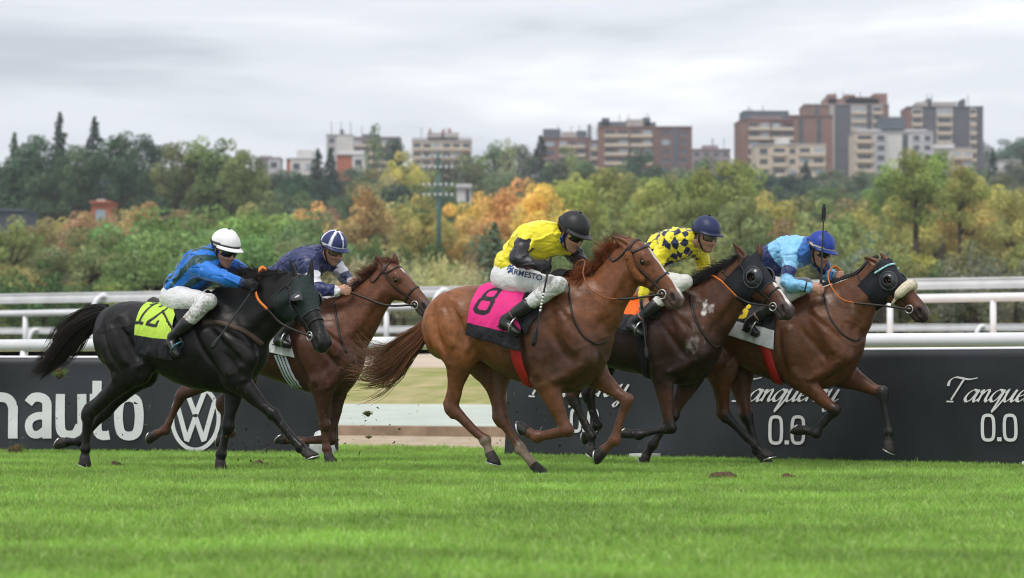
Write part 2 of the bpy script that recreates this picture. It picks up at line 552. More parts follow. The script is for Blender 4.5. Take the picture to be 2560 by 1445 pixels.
M_COAT = mat_attr('horse_coat', rough=.43, spec=.32, vary=.28, scale=22, bump=.35, bscale=60, stretch=(.6, 1, 1), bdist=.005, rvary=.10)
M_COATB = mat_attr('horse_coat_black', rough=.42, spec=.26, vary=.25, scale=12, bump=.25, bscale=95, stretch=(.5, 1, 1), bdist=.004, rvary=.09)
M_HAIR = mat_attr('horse_hair', rough=.5, spec=.35, vary=.2, scale=30, bump=0)
M_HOOF = mat_flat('hoof_horn', (.03, .026, .024), rough=.6, spec=.25, vary=.4, scale=30, bump=.4, bscale=60)
M_STEEL = mat_flat('steel', (.62, .62, .63), rough=.3, spec=.5, metal=.9, vary=.1)
M_EYE = mat_flat('eye_gloss', (.006, .004, .003), rough=.05, spec=.6, vary=.1)
M_LEATHER = mat_flat('dark_leather', (.016, .011, .009), rough=.45, spec=.4, vary=.3, scale=60, bump=.2)
M_TAN = mat_flat('tan_leather', (.30, .10, .03), rough=.5, spec=.4, vary=.2, scale=60)
M_ORANGE = mat_flat('orange_rubber_rein', (.75, .20, .03), rough=.5, spec=.4, vary=.15, scale=60)
M_HOOD = mat_flat('hood_fabric', (.013, .015, .02), rough=.75, spec=.25, vary=.25, scale=50, bump=.25, bscale=220)
M_CUP = mat_flat('cup_plastic', (.03, .033, .04), rough=.22, spec=.5, vary=.1)
M_CUPRIM = mat_flat('grey_binding', (.055, .060, .066), rough=.4, spec=.4, vary=.15)
M_HOODG = mat_flat('green_black_hood_fabric', (.015, .026, .026), rough=.7, spec=.3, vary=.3, scale=50, bump=.25, bscale=220)
M_FLEECE = mat_flat('white_fleece', (.72, .64, .48), rough=.95, spec=.1, vary=.2, scale=60, bump=1.0, bscale=110)
M_SHEEP = mat_flat('brown_fleece', (.20, .075, .03), rough=.95, spec=.1, vary=.35, scale=70, bump=1.0, bscale=110)

class Horse:
    def __init__(h, S):
        h.S = S
        px, Y = S['base']; P = pix(px, HY, Y)
        h.fr = Frame((P[0], P[1], 0), math.radians(S['theta']))
        L = h.fr.L
        h.rng = np.random.default_rng(S.get('seed', 1))
        h.vox = S.get('vox', .0085)
        # extents
        pts = [L(*p) for p in S['top'] + S['bottom']]
        for leg in S['legs']: pts += [L(*p, leg['side']) for p in leg['px']]
        poll = L(*S['poll'][:2], S['poll'][2] if len(S['poll']) > 2 else 0.)
        hf = Frame(h.fr.to_world(poll), h.fr.th + math.radians(S.get('head_yaw', 0)))
        h.hl = lambda x, y, s_=0.: h.fr.to_local(hf.to_world(hf.L(x, y, s_)))
        nose = h.hl(*S['nose'])
        h.scale = float(np.linalg.norm(nose - poll)) / .60 * S.get('hscale', 1.0)
        h.hx = (nose - poll) / np.linalg.norm(nose - poll)
        dl = math.radians(S.get('head_yaw', 0))
        h.hy = np.array((math.sin(dl), math.cos(dl), 0.)); h.hz = np.cross(h.hx, h.hy)
        rl = math.radians(S.get('head_roll', 0))
        if rl:
            y2 = h.hy * math.cos(rl) + h.hz * math.sin(rl); h.hz = np.cross(h.hx, y2); h.hy = y2
        h.poll = poll
        pts += [poll, nose]
        pts = np.array(pts)
        lo = pts.min(0) - .16; hi = pts.max(0) + .16
        lo[1] = min(lo[1], -.42); hi[1] = max(hi[1], .42)
        h.f = Field(lo, hi, h.vox)
        h.root = thing('racehorse', S['label'], 'horse', (h.fr.O[0], h.fr.O[1], 0), -h.fr.th, 'racehorses at full gallop')
        h.build()

    def H(h, x, z, y=0.0):
        """point in head coordinates: x poll to lip, z up the forehead, y sideways (near side negative), metres at unit head"""
        return h.poll + h.scale * (h.hx * x + h.hz * z + h.hy * y)

    def torso(h):
        S, L, f = h.S, h.fr.L, h.f
        T = np.array([L(*p) for p in S['top']]); B = np.array([L(*p) for p in S['bottom']])
        W = np.array([(L(p[0], 800)[0], p[1]) for p in S['width']])
        T = catmull(T, 160); B = catmull(B, 160)
        T = T[np.argsort(T[:, 0])]; B = B[np.argsort(B[:, 0])]
        x0 = max(T[0, 0], B[0, 0]); x1 = min(T[-1, 0], B[-1, 0])
        zc = (T[-1, 2] + B[-1, 2]) / 2
        f.ball((x1 - .165, 0, zc), (.165, .19, .20), k=.03)
        x1 -= .035; x0 += .01
        f.ball((x0 + .15, 0, (T[0, 2] + B[0, 2]) / 2 + .02), (.15, .17, .17), k=.03)
        xs = np.linspace(x0, x1, 26)
        st = np.stack([xs, np.interp(xs, T[:, 0], T[:, 2]), np.interp(xs, B[:, 0], B[:, 2]), np.interp(xs, W[:, 0], W[:, 1])], 1)
        h.st = st
        f.loft_x(st, .02, p=2.15)

    def leg(h, leg):
        S, L, f0 = h.S, h.fr.L, h.f
        G = 1.10
        class FF:
            @staticmethod
            def chain(rows, **k): f0.chain([(*r_[:3], r_[3] * (G if r_[3] < .06 else 1), r_[4] * (G if r_[3] < .06 else 1)) for r_ in rows], **k)
            ball = staticmethod(f0.ball)
        f = FF
        sd = leg['side']; sg = 1 if sd > 0 else -1
        q = leg['px']; A = abs(sd)
        if leg['kind'] == 'hind':
            hip, stf, hock, fet, toe = [L(*p, s_) for p, s_ in zip(q, (sg * .15, sg * .175, sg * (A + .01), sg * A, sg * A))]
            d1 = hock - stf; back = np.cross(d1 / np.linalg.norm(d1), (0, 1, 0)); 
            if back[0] > 0: back = -back
            # haunch and thigh
            w = leg.get('thigh', 1.0)
            mid = hip * .5 + stf * .5
            f.chain([(*(hip + (-.02, 0, .0)), .19 * w, .10), (*(mid + (-.03, sg * .012, 0)), .185 * w, .105), (*(stf + back * .02), .135 * w, .085)], k=.05)
            f.chain([(*(hip + (-.10, sg * -.01, .02)), .075, .06), (*(mid + (-.14, 0, -.02)), .085, .065), (*(stf * .75 + hock * .25 + back * .05), .06, .05)], k=.03)
            f.ball(stf + (.015, sg * .015, .01), (.065, .05, .085), k=.04)
            g = lambda t: stf + (hock - stf) * t
            f.chain([(*g(0), .125 * w, .08), (*(g(.28) + back * .012), .098, .072), (*(g(.55) + back * .008), .070, .052), (*g(.8), .050, .040), (*hock, .052, .040)], k=.03)
            f.chain([(*(g(.35) + back * .05), .035, .03), (*(g(.7) + back * .055), .016, .014), (*(hock + back * .050 + d1 * -.05), .020, .018)], k=.02)  # tendon to the hock point
            c = fet - hock; cn = c / np.linalg.norm(c)
            cb = np.cross(cn, (0, 1, 0)); cb = cb if cb @ back > 0 else -cb
            f.chain([(*(hock + back * .045 + d1 * -.04), .024, .022), (*(hock + cb * .035 + c * .12), .028, .026)], k=.02)
            f.chain([(*hock, .052, .042), (*(hock + c * .18), .044, .038), (*(hock + c * .36), .033, .029), (*(hock + c * .7), .029, .026), (*(hock + c * .88), .033, .030), (*fet, .041, .036)], k=.015)
            f.chain([(*(hock + cb * .028 + c * .2), .016, .015), (*(hock + cb * .026 + c * .8), .015, .014)], k=.012)
            f.ball(fet + cb * .022, .026, k=.02)
            path = np.array([stf, hock, fet])
        else:
            sh, elb, kn, fet, toe = [L(*p, s_) for p, s_ in zip(q, (sg * .15, sg * .155, sg * (A + .01), sg * A, sg * A))]
            wth = L(*S['wither'], sg * .07)
            ua = elb - sh
            # shoulder blade, upper arm, triceps
            f.chain([(*wth, .075, .045), (*(wth * .5 + sh * .5 + (0, sg * .055, 0)), .115, .07), (*(sh + (-.02, sg * .01, .0)), .095, .07)], k=.05)
            f.chain([(*(sh + (-.01, 0, -.02)), .085, .06), (*(elb + (0.02, 0, .02)), .095, .06)], k=.035)
            f.chain([(*(wth * .55 + elb * .45 + (-.05, sg * .05, -.02)), .10, .055), (*(elb + (-.015, sg * .012, .06)), .085, .05)], k=.035)
            d1 = kn - elb; d1n = d1 / np.linalg.norm(d1)
            fw = np.cross((0, 1, 0), d1n); fw = fw if fw[0] > 0 else -fw       # front of the forearm
            f.ball(elb - fw * .062 + d1n * -.035, .036, k=.03)
            g = lambda t: elb + d1 * t
            f.chain([(*g(-.08), .105, .068), (*(g(.15) + fw * .008), .088, .062), (*(g(.4) + fw * .006), .066, .052), (*g(.7), .047, .040), (*g(.9), .043, .040), (*(kn + fw * .006), .046, .042)], k=.03)
            f.chain([(*(g(.05) + fw * .05), .04, .035), (*(g(.42) + fw * .038), .03, .028), (*(g(.75) + fw * .018), .016, .016)], k=.02)
            f.chain([(*(g(.05) - fw * .055), .035, .03), (*(g(.45) - fw * .036), .026, .026), (*(g(.85) - fw * .02), .018, .018)], k=.02)
            c = fet - kn; cn = c / np.linalg.norm(c)
            cf = np.cross((0, 1, 0), cn); cf = cf if cf @ fw > 0 else -cf
            if cf @ fw < .15 and abs(cn @ d1n) < .6: cf = -np.cross((0, 1, 0), cn) if (-np.cross((0, 1, 0), cn)) @ d1n > 0 else np.cross((0, 1, 0), cn)
            f.chain([(*(kn + fw * .004), .046, .042), (*(kn + c * .13 + cf * .006), .040, .038), (*(kn + c * .3), .030, .028), (*(kn + c * .7), .027, .025), (*(kn + c * .88), .031, .029), (*fet, .039, .035)], k=.015)
            f.ball(kn - fw * .035, .024, k=.02)
            f.chain([(*(kn - cf * .022 + c * .18), .016, .014), (*(kn - cf * .024 + c * .85), .014, .013)], k=.012)
            f.ball(fet - cf * .022, .025, k=.02)
            path = np.array([elb, kn, fet])
        # pastern and hoof
        pd = toe - fet; n_ = np.linalg.norm(pd); p = pd / n_
        cor = fet + p * max(.055, n_ - .085)
        f.chain([(*fet, .037, .034), (*(fet * .5 + cor * .5), .029, .028), (*cor, .037, .036)], k=.012)
        dors = np.cross((0, 1, 0), p); dors = dors if (leg.get('dors', (1, 0, .3)) @ dors if isinstance(leg.get('dors'), np.ndarray) else np.dot(leg.get('dors', (1, 0, .3)), dors)) > 0 else -dors
        leg['geo'] = dict(mid=hip if leg['kind'] == 'hind' else sh, path=path, cor=cor, p=p, dors=dors, toe=toe)

    def hoof(h, leg):
        g = leg['geo']; p, d, C = g['p'], g['dors'], g['cor']
        lat = np.array((0, 1.0, 0))
        a = math.radians(leg.get('sole', 38))
        m = p * math.cos(a) - d * math.sin(a)                       # sole normal: turned to the back of the foot
        d2 = d * math.cos(a) + p * math.sin(a)
        R1 = C - p * .012; R2 = C + p * .052 + m * .018 + d2 * .012
        n = 20; v = []
        for R, dd, r1, r2 in ((R1, d, .041, .040), (C + p * .012, d * .9 + d2 * .1, .047, .045), (R2 - m * .022, d2, .058, .054), (R2, d2, .064, .058)):
            for i in range(n):
                t = 2 * math.pi * i / n
                rr = r1 * (1.0 if math.cos(t) > 0 else .80)
                v.append(R + dd * math.cos(t) * rr + lat * math.sin(t) * r2)
        v += [R1, R2 - m * .008]
        f = []
        for k in range(3):
            for i in range(n):
                j = (i + 1) % n
                f.append((k * n + i, k * n + j, (k + 1) * n + j, (k + 1) * n + i))
        for i in range(n):
            f.append((i, 4 * n, (i + 1) % n)); f.append((3 * n + i, 3 * n + (i + 1) % n, 4 * n + 1))
        o = np_mesh('hoof', v, f, M_HOOF, h.root)
        pts = []
        for i in range(3, 26):
            t = 2 * math.pi * (i - 14.5) / 29
            rr = .058 * (1.0 if math.cos(t) > 0 else .82)
            pts.append(R2 + m * .004 + d2 * math.cos(t) * rr + lat * math.sin(t) * .052)
        tv, tf = tube_geo(pts, .0075, 6)
        np_mesh('horseshoe', tv, tf, M_STEEL, o)

    def neck(h):
        S, L, f = h.S, h.fr.L, h.f
        P = []
        ny = S.get('poll', (0, 0, 0)); sp = ny[2] if len(ny) > 2 else 0.0
        N = S['neck']
        for i, (tx, ty, bx, by, w) in enumerate(N):
            s_ = sp * (i / (len(N) - 1)) ** 1.5
            a, b = L(tx, ty, s_), L(bx, by, s_)
            P.append((*((a + b) / 2), np.linalg.norm(a - b) / 2, w))
        f.chain(P, k=.06, n=14)
        # jugular groove and the strap muscle of the neck, both sides
        for sg in (-1, 1):
            q = []
            for i, (tx, ty, bx, by, w) in enumerate(N):
                s_ = sp * (i / (len(N) - 1)) ** 1.5
                a, b = L(tx, ty, s_), L(bx, by, s_)
                q.append((*(a * .32 + b * .68 + np.array((0, sg * w * .93, 0))), .045 - .006 * i, .02))
            f.chain(q, k=.03)
        h.neckP = np.array(P)

    def head(h):
        f, H, s = h.f, h.H, h.scale
        lat = h.hy
        ch = lambda rows, k=.025, op='add': f.chain([(*H(x, z, y), r * s, l * s) for x, z, y, r, l in rows], k=k, lat=lat, op=op)
        ch([(.015, -.075, 0, .075, .066), (.09, -.055, 0, .085, .085), (.17, -.055, 0, .083, .092), (.26, -.055, 0, .075, .070), (.36, -.054, 0, .067, .055), (.45, -.058, 0, .062, .051), (.53, -.070, 0, .063, .057), (.57, -.084, 0, .050, .050)])
        ch([(.050, -.14, 0, .088, .062), (.125, -.16, 0, .096, .066), (.22, -.148, 0, .078, .060), (.32, -.124, 0, .054, .046), (.43, -.112, 0, .038, .037), (.50, -.124, 0, .034, .037), (.545, -.130, 0, .030, .034)], .02)
        for sg in (-1, 1):
            ch([(.075, -.145, sg * .045, .075, .025), (.17, -.14, sg * .045, .065, .025)], .03)                 # round of the jaw
            ch([(.15, -.012, sg * .075, .022, .022), (.20, -.022, sg * .078, .024, .022)], .03)                 # brow
            ch([(.21, -.085, sg * .072, .018, .014), (.33, -.082, sg * .050, .012, .010)], .02)                 # facial crest
            f.ball(H(.195, -.050, sg * .094), .026 * s, k=.015, op='sub')
            ch([(.165, -.036, sg * .088, .010, .010), (.195, -.028, sg * .092, .010, .010), (.222, -.042, sg * .084, .010, .010)], .01)
            ch([(.165, -.060, sg * .086, .008, .008), (.195, -.074, sg * .088, .008, .008), (.222, -.062, sg * .082, .008, .008)], .01)
            ch([(.520, -.036, sg * .046, .022, .018), (.566, -.046, sg * .044, .022, .018), (.578, -.080, sg * .040, .018, .015)], .015)  # wing of the nostril
            ch([(.532, -.060, sg * .066, .024, .020), (.556, -.074, sg * .062, .018, .017)], .008, 'sub')
            ch([(.42, -.098, sg * .052, .006, .012), (.50, -.104, sg * .054, .007, .014), (.575, -.114, sg * .040, .007, .014)], .008, 'sub')
        # ears
        for i, (bx, by, tx, ty, s0, s1) in enumerate(h.S['ears']):
            b, t = h.hl(bx, by, s0), h.hl(tx, ty, s1)
            d = t - b; Ln = np.linalg.norm(d)
            d *= min(.22, Ln * 1.15) / Ln
            t = b + d
            f.chain([(*(b - d * .15), .030, .028), (*(b + d * .25), .034, .024), (*(b + d * .55), .030, .019), (*(b + d * .82), .017, .011), (*t, .006, .006)], k=.02, lat=lat)
            dn = d / np.linalg.norm(d); out = lat * (1 if s0 > 0 else -1)
            op = out - dn * (out @ dn) + h.hx * .6; op -= dn * (op @ dn); op /= np.linalg.norm(op)
            f.chain([(*(b + d * .22 + op * .022), .013, .016), (*(b + d * .55 + op * .018), .013, .013), (*(b + d * .8 + op * .012), .006, .006)], k=.008, lat=np.cross(dn, op), op='sub')

    def surf(h, x, z, sg, off=0.0):
        P = h.f.cast(np.array((x, sg * .62, z)), np.array((0, -sg, 0.)), 0, .62)[0]
        if np.isnan(P[0]): return np.array((x, sg * .15, z))
        g = h.f.grad(P)[0]
        return P + g * off
    def line(h, pts, sg, r, off, k, op):
        C = catmull(np.array(pts, dtype=float), 7)
        rr = np.interp(np.linspace(0, 1, 7), [0, .25, .75, 1], [.35, 1, 1, .35]) * r
        h.f.chain([(*h.surf(x, z, sg, off - (0 if op == 'sub' else 0) + (r - r_)), r_, r_) for (x, z), r_ in zip(C, rr)], k=k, op=op)
    def muscles(h):
        xz = lambda p: np.array((p[0], p[2]))
        for leg in h.S['legs']:
            sg = 1 if leg['side'] > 0 else -1
            g = leg['geo']; M, E, K = xz(g['mid']), xz(g['path'][0]), xz(g['path'][1])
            v = lambda a, b: np.array((a, b))
            if leg['kind'] == 'hind':
                h.line([M + v(-.02, .05), M * .5 + E * .5 + v(-.02, .0), E + v(-.05, .06)], sg, .055, -.036, .035, 'add')
                h.line([M + v(-.15, .02), M * .5 + E * .5 + v(-.17, -.03), E * .75 + K * .25 + v(-.07, .02)], sg, .050, -.034, .03, 'add')
                h.line([M + v(-.09, .10), M * .6 + E * .4 + v(-.11, 0), E + v(-.12, .0)], sg, .012, .003, .03, 'sub')
                h.line([M + v(.07, .12), M * .5 + E * .5 + v(.09, .06), E + v(.07, .09)], sg, .013, .003, .035, 'sub')
                h.line([E + v(.06, .02), E + v(.12, .10), E + v(.20, .15)], sg, .030, -.018, .03, 'add')
                h.line([M + v(.02, .16), M + v(.10, .10), M + v(.16, .02)], sg, .03, -.020, .03, 'add')
            else:
                W = xz(h.fr.L(*h.S['wither']))
                h.line([W * .55 + E * .45 + v(-.10, .02), W * .3 + E * .7 + v(-.075, .03), E + v(-.03, .06)], sg, .070, -.052, .05, 'add')
                h.line([W * .75 + M * .25 + v(.0, .0), M * .5 + W * .5 + v(-.01, .0), M + v(-.06, .04)], sg, .055, -.045, .05, 'add')
                h.line([W * .55 + E * .45 + v(-.19, .06), W * .35 + E * .65 + v(-.16, .02), E + v(-.10, .03)], sg, .013, .003, .035, 'sub')
                h.line([W + v(.06, -.16), M * .5 + W * .5 + v(.07, -.04), M + v(.03, .10)], sg, .013, .003, .035, 'sub')
                h.line([W * .6 + E * .4 + v(.0, .0), M * .6 + E * .4 + v(-.02, .10), M * .6 + E * .4 + v(.03, .04)], sg, .011, .006, .04, 'sub')
                h.line([M + v(-.01, -.07), M * .5 + E * .5 + v(.06, -.05), E + v(.10, .0)], sg, .045, -.028, .025, 'add')
        # neck strap muscle
        P = h.neckP
        d = P[-1, :3] - P[0, :3]

    def colours(h, V):
        S = h.S; c = S['col']; n = len(V)
        C = np.tile(np.array(c['body'], dtype=float), (n, 1))
        L = h.fr.L
        mixin = lambda w, col: C * (1 - w[:, None]) + np.array(col) * w[:, None]
        sm = lambda a, b, x: (lambda t: t * t * (3 - 2 * t))(np.clip((x - a) / (b - a), 0, 1))
        nz = vnoise(V, 5.0, 3)
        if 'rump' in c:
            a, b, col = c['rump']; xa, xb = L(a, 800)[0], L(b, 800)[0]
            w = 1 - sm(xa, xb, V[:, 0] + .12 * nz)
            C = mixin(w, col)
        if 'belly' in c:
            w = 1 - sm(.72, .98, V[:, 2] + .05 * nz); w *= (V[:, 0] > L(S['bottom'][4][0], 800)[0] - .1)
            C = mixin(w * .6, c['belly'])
        # neck and head
        q = (V - h.poll) / h.scale
        hx, hz, hy = q @ h.hx, q @ h.hz, q @ h.hy
        wn = sm(-.55, -.15, hx) * (V[:, 2] > 1.0) * (V[:, 0] > h.poll[0] - .75)
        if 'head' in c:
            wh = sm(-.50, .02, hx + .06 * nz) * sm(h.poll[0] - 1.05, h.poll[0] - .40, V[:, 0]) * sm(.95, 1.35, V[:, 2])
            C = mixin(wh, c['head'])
        # legs
        for leg in S['legs']:
            P = leg['geo']['path']
            D = np.full(n, 9.); U = np.zeros(n)
            for k in range(2):
                a, b = P[k], P[k + 1]; ba = b - a
                t = np.clip(((V - a) @ ba) / (ba @ ba), 0, 1.25 if k == 1 else 1)
                d = np.linalg.norm(V - a - t[:, None] * ba, axis=1)
                m = d < D; D[m] = d[m]; U[m] = (k + t)[m]
            t5 = leg['geo']['toe']; dd = np.linalg.norm(V - (P[2] + t5) / 2, axis=1); m = dd < np.minimum(D, .09); D[m] = dd[m]; U[m] = 2.2
            near = np.clip((.14 - D) / .04, 0, 1)
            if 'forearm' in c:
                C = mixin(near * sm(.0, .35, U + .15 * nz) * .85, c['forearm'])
            lo = leg.get('low', c.get('low'))
            if lo is not None:
                st = leg.get('low_at', c.get('low_at', (.75, 1.0)))
                C = mixin(near * sm(st[0], st[1], U + .12 * nz), lo)
            if 'sock' in leg:
                at, col = leg['sock']
                C = mixin(near * sm(at, at + .18, U + .16 * vnoise(V, 40, 5)), col)
        # markings of the face
        inh = (hx > -.06) & (hx < .66) & (np.abs(hy) < .13) & (hz > -.30) & (hz < .12)
        if 'muzzle' in c:
            C = mixin(inh * sm(.42, .54, hx - .3 * (hz + .06)) * .85, c['muzzle'])
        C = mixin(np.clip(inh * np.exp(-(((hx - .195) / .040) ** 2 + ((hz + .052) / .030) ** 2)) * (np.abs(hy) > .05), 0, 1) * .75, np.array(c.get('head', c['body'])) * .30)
        if 'blaze' in c:
            x0, x1, wd = c['blaze']
            w = inh * sm(x0 - .02, x0 + .02, hx) * (1 - sm(x1 - .03, x1 + .03, hx)) * (1 - sm(wd * .7, wd * 1.15, np.abs(hy + .006 * np.sin(hx * 40)))) * (hz > -.055)
            C = mixin(w, (.72, .66, .62))
        w = inh * np.exp(-(((hx - .545) / .027) ** 2 + ((hz + .066) / .021) ** 2)) * (np.abs(hy) > .03) * 1.2
        C = mixin(np.clip(w, 0, 1), (.012, .008, .008))
        for bx, by, tx, ty, s0, s1 in S['ears']:
            t = h.hl(tx, ty, s1); w = np.clip(1 - np.linalg.norm(V - t, axis=1) / .07, 0, 1) * .7
            C = mixin(w, c.get('eartip', np.array(c['body']) * .4))
        for px, py, rad, amt in S.get('foam', []):
            o, d = h.fr.ray(px, py); hit = h.f.cast(o, d, 15, 32)[0]
            if not np.isnan(hit[0]):
                r = np.linalg.norm((V - hit) * (1.3, 1, .8), axis=1) / rad
                w = np.clip(.75 - r + .9 * vnoise(V * (1, 1, .6), 90, 11, 3), 0, 1) * (r < 1.5) * amt
                C = mixin(w, (.66, .63, .60))
        # splashes of turf and dried sweat on the lower parts
        lowp = np.clip((1.15 - V[:, 2]) / .6, .12, 1)
        w = (vnoise(V, 150, 21, 2) > 1.18) * lowp * .55 + np.clip(vnoise(V, 45, 22, 3) - .75, 0, 1) * lowp * .30
        C = mixin(np.clip(w, 0, .7), (.15, .115, .08))
        C *= (1 + .16 * vnoise(V, 14, 8, 3))[:, None] * (1 + .10 * nz)[:, None]
        return np.clip(C, .002, 1)

    def build(h):
        S = h.S
        h.torso()
        for leg in S['legs']: h.leg(leg)
        h.neck(); h.head()
        for x, y, s_, r, lr in S.get('extra', []):
            p = h.fr.L(x, y, s_); h.f.ball(p, (r, lr, r), k=.04)
        h.muscles()
        # living skin: uneven muscle, a few raised veins
        sh = h.f.n; D = h.f.D.ravel(); m = np.abs(D) < .035
        X = np.stack(np.meshgrid(*h.f.ax, indexing='ij'), -1).reshape(-1, 3)[m].astype(float)
        q = (X - h.poll) / h.scale; face = (np.linalg.norm(q, axis=1) < .75) & (X[:, 0] > h.poll[0] - .15)
        k = np.where(face, .35, 1.0); sd = S.get('seed', 1)
        vein = np.exp(-(vnoise(X * (1, 1, 1.2), 7.5, sd + 50, 2) / .055) ** 2) * np.clip(.5 + vnoise(X, 3, sd + 51, 1), 0, 1)
        D[m] -= k * (.0038 * vnoise(X * (1.2, 1, .8), 11, sd + 52, 2) + .0018 * vnoise(X, 30, sd + 53, 2) + .0032 * vein)
        h.f.D = D.reshape(sh)
        V, Fc = h.f.surface(0.0, smooth=1)
        V, Fc = keep_largest(V, Fc)
        C = h.colours(V)
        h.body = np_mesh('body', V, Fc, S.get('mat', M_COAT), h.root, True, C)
        for leg in S['legs']: h.hoof(leg)
        for sg in (-1, 1):
            v, fc = sphere_geo(h.H(.193, -.050, sg * .076), .027 * h.scale, 14, 10)
            np_mesh('eye', v, fc, M_EYE, h.root)
        if 'tail' in S: h.tail()
        if 'mane' in S: h.mane()

    def tail(h):
        T = h.S['tail']; L = h.fr.L; rng = h.rng
        P = np.array([(*L(x, y, s_), r) for x, y, s_, r in T['px']]); m = 18
        C = catmull(P, m)
        n = T.get('n', 520)
        a = rng.uniform(0, 2 * math.pi, n); q = np.sqrt(rng.uniform(.02, 1, n))
        t = np.gradient(C[:, :3], axis=0); t /= np.linalg.norm(t, axis=1)[:, None]
        u = np.cross(t, (0, 1, 0)); u /= np.linalg.norm(u, axis=1)[:, None]; w = np.cross(t, u)
        nl = max(12, n // 22); lk = rng.integers(0, nl, n)
        la, lq, le, lw, lp = rng.uniform(0, 6.28, nl), np.sqrt(rng.uniform(.02, 1, nl)), rng.uniform(T.get('short', .55), 1, nl), rng.normal(0, 1, (nl, 3)), rng.uniform(0, 6.28, nl)
        a = la[lk] + rng.normal(0, .22, n); q = np.clip(lq[lk] + rng.normal(0, .10, n), 0, 1.1)
        endf = rng.uniform(T.get('short', .55), 1.0, n)            # strands end at different lengths
        paths = np.zeros((n, m, 3)); s0 = np.linspace(0, 1, m)
        endf = np.clip(le[lk] + rng.normal(0, .08, n), .25, 1)
        ph = lp[lk] + rng.normal(0, .25, n); wob = lw[lk] + rng.normal(0, .35, (n, 3))
        for i in range(n):
            s_ = s0 * endf[i]
            ci = np.stack([np.interp(s_, s0, C[:, k]) for k in range(4)], 1)
            ui = np.stack([np.interp(s_, s0, u[:, k]) for k in range(3)], 1); wi = np.stack([np.interp(s_, s0, w[:, k]) for k in range(3)], 1)
            rr = ci[:, 3] * q[i] * (1 + .3 * np.sin(5 * s_ + ph[i]))
            paths[i] = ci[:, :3] + rr[:, None] * (math.cos(a[i]) * ui + .55 * math.sin(a[i]) * wi) + (s_ ** 2)[:, None] * wob[i] * T.get('fly', .03) + np.array((0, 0, -1)) * (s_ ** 2)[:, None] * abs(wob[i, 0]) * T.get('drop', .02)
            paths[i] += (.006 * np.sin(9 * s_ + ph[i]))[:, None] * ui[:]
        col = np.array(T['col']); tip = np.array(T.get('tip', T['col']))
        cc = col * (1 - s0[:, None]) + tip * s0[:, None]
        hair_mesh('tail', paths, rng.uniform(.003, .0065, n), M_HAIR, h.root, np.tile(cc, (n, 1, 1)), rng)

    def mane(h):
        M = h.S['mane']; L = h.fr.L; rng = h.rng
        P = np.array([(*L(x, y, s_), ln, *v) for x, y, s_, ln, v in M['px']])   # root, length, direction (local x, y, z)
        n = M.get('n', 420); m = 9
        C = catmull(P, 200)
        idx = np.clip((rng.uniform(0, 1, n) * 199).astype(int), 0, 198)
        nl = max(14, n // 16); lk = (idx * nl // 200); ljit = rng.normal(0, 1, (nl + 1, 3)); lln = rng.uniform(.65, 1.15, nl + 1)
        R = C[idx, :3] + np.stack([rng.normal(0, .006, n), rng.normal(0, .016, n), rng.normal(-.008, .008, n)], 1)
        ln = C[idx, 3] * rng.uniform(.75, 1.1, n) * lln[lk]; dr = C[idx, 4:7] + rng.normal(0, M.get('rand', .22) * .45, (n, 3)) + ljit[lk] * M.get('rand', .22)
        dr /= np.linalg.norm(dr, axis=1)[:, None]
        s_ = np.linspace(0, 1, m)
        sag = M.get('sag', .35)
        curl = ljit[(lk + 3) % nl] * .22 + rng.normal(0, .10, (n, 3))
        paths = R[:, None, :] + (ln[:, None] * s_)[..., None] * dr[:, None, :] + np.array((0, 0, -1)) * (sag * ln[:, None] * s_ ** 2)[..., None] + (ln[:, None] * s_ ** 2)[..., None] * curl[:, None, :]
        if M.get('hug', True):
            flat = paths.reshape(-1, 3); d = h.f.sample(flat); g = h.f.grad(flat)
            push = np.where((d < .006) & (d > -.06), .006 - d, 0)
            paths = (flat + g * push[:, None]).reshape(n, m, 3)
        hair_mesh('mane', paths, rng.uniform(.0018, .0036, n), M_HAIR, h.root, M['col'], rng)

    # ---- tack: straps follow the body's surface
    def snap(h, pts, off=.004, n=24):
        C = catmull(np.array(pts, dtype=float), n)
        rays = [h.fr.ray(x, y) for x, y in C]
        P = h.f.cast(np.array([r[0] for r in rays]), np.array([r[1] for r in rays]), 15, 34)
        for i in np.where(np.isnan(P[:, 0]))[0]:
            P[i] = h.f.project(h.fr.L(C[i, 0], C[i, 1], -.05), off)[0]
        P = catmull(P, n)
        P = h.f.project(P, off)
        return P, h.f.grad(P)
    def strap(h, name, pts, width, mat, parent=None, off=.004, thick=.003, n=24):
        P, N = h.snap(pts, off, n)
        v, f = ribbon_geo(P, N, width, thick)
        return np_mesh(name, v, f, mat, parent or h.root, True)
    def mirror_head(h, P):
        q = P - h.poll
        return h.poll + q - 2 * np.outer(q @ h.hy, h.hy)
    def head_strap(h, name, hp, width, mat, parent, off=.005, thick=.003, n=26, both=False):
        """hp: points in head coordinates (x, z, y) laid on the surface"""
        P = np.array([h.H(x, z, y) for x, z, y in hp]); P = catmull(P, n)
        P = h.f.project(P, off, 14); P = h.f.project(catmull(P[::2], n), off, 6)
        N = h.f.grad(P)
        v, f = ribbon_geo(P, N, width, thick)
        o = np_mesh(name, v, f, mat, parent, True)
        if both:
            P2 = h.f.project(h.mirror_head(P), off, 6); v, f = ribbon_geo(P2[::-1], h.f.grad(P2[::-1]), width, thick)
            np_mesh(name, v, f, mat, parent, True)
        return o
    def ring_xs(h, x, zc, n=28):
        """closed ring round the head at station x"""
        a = np.linspace(0, 2 * math.pi, n)
        o = np.tile(h.H(x, zc, 0), (n, 1)); d = np.outer(np.cos(a), h.hz) + np.outer(np.sin(a), h.hy)
        return o, d
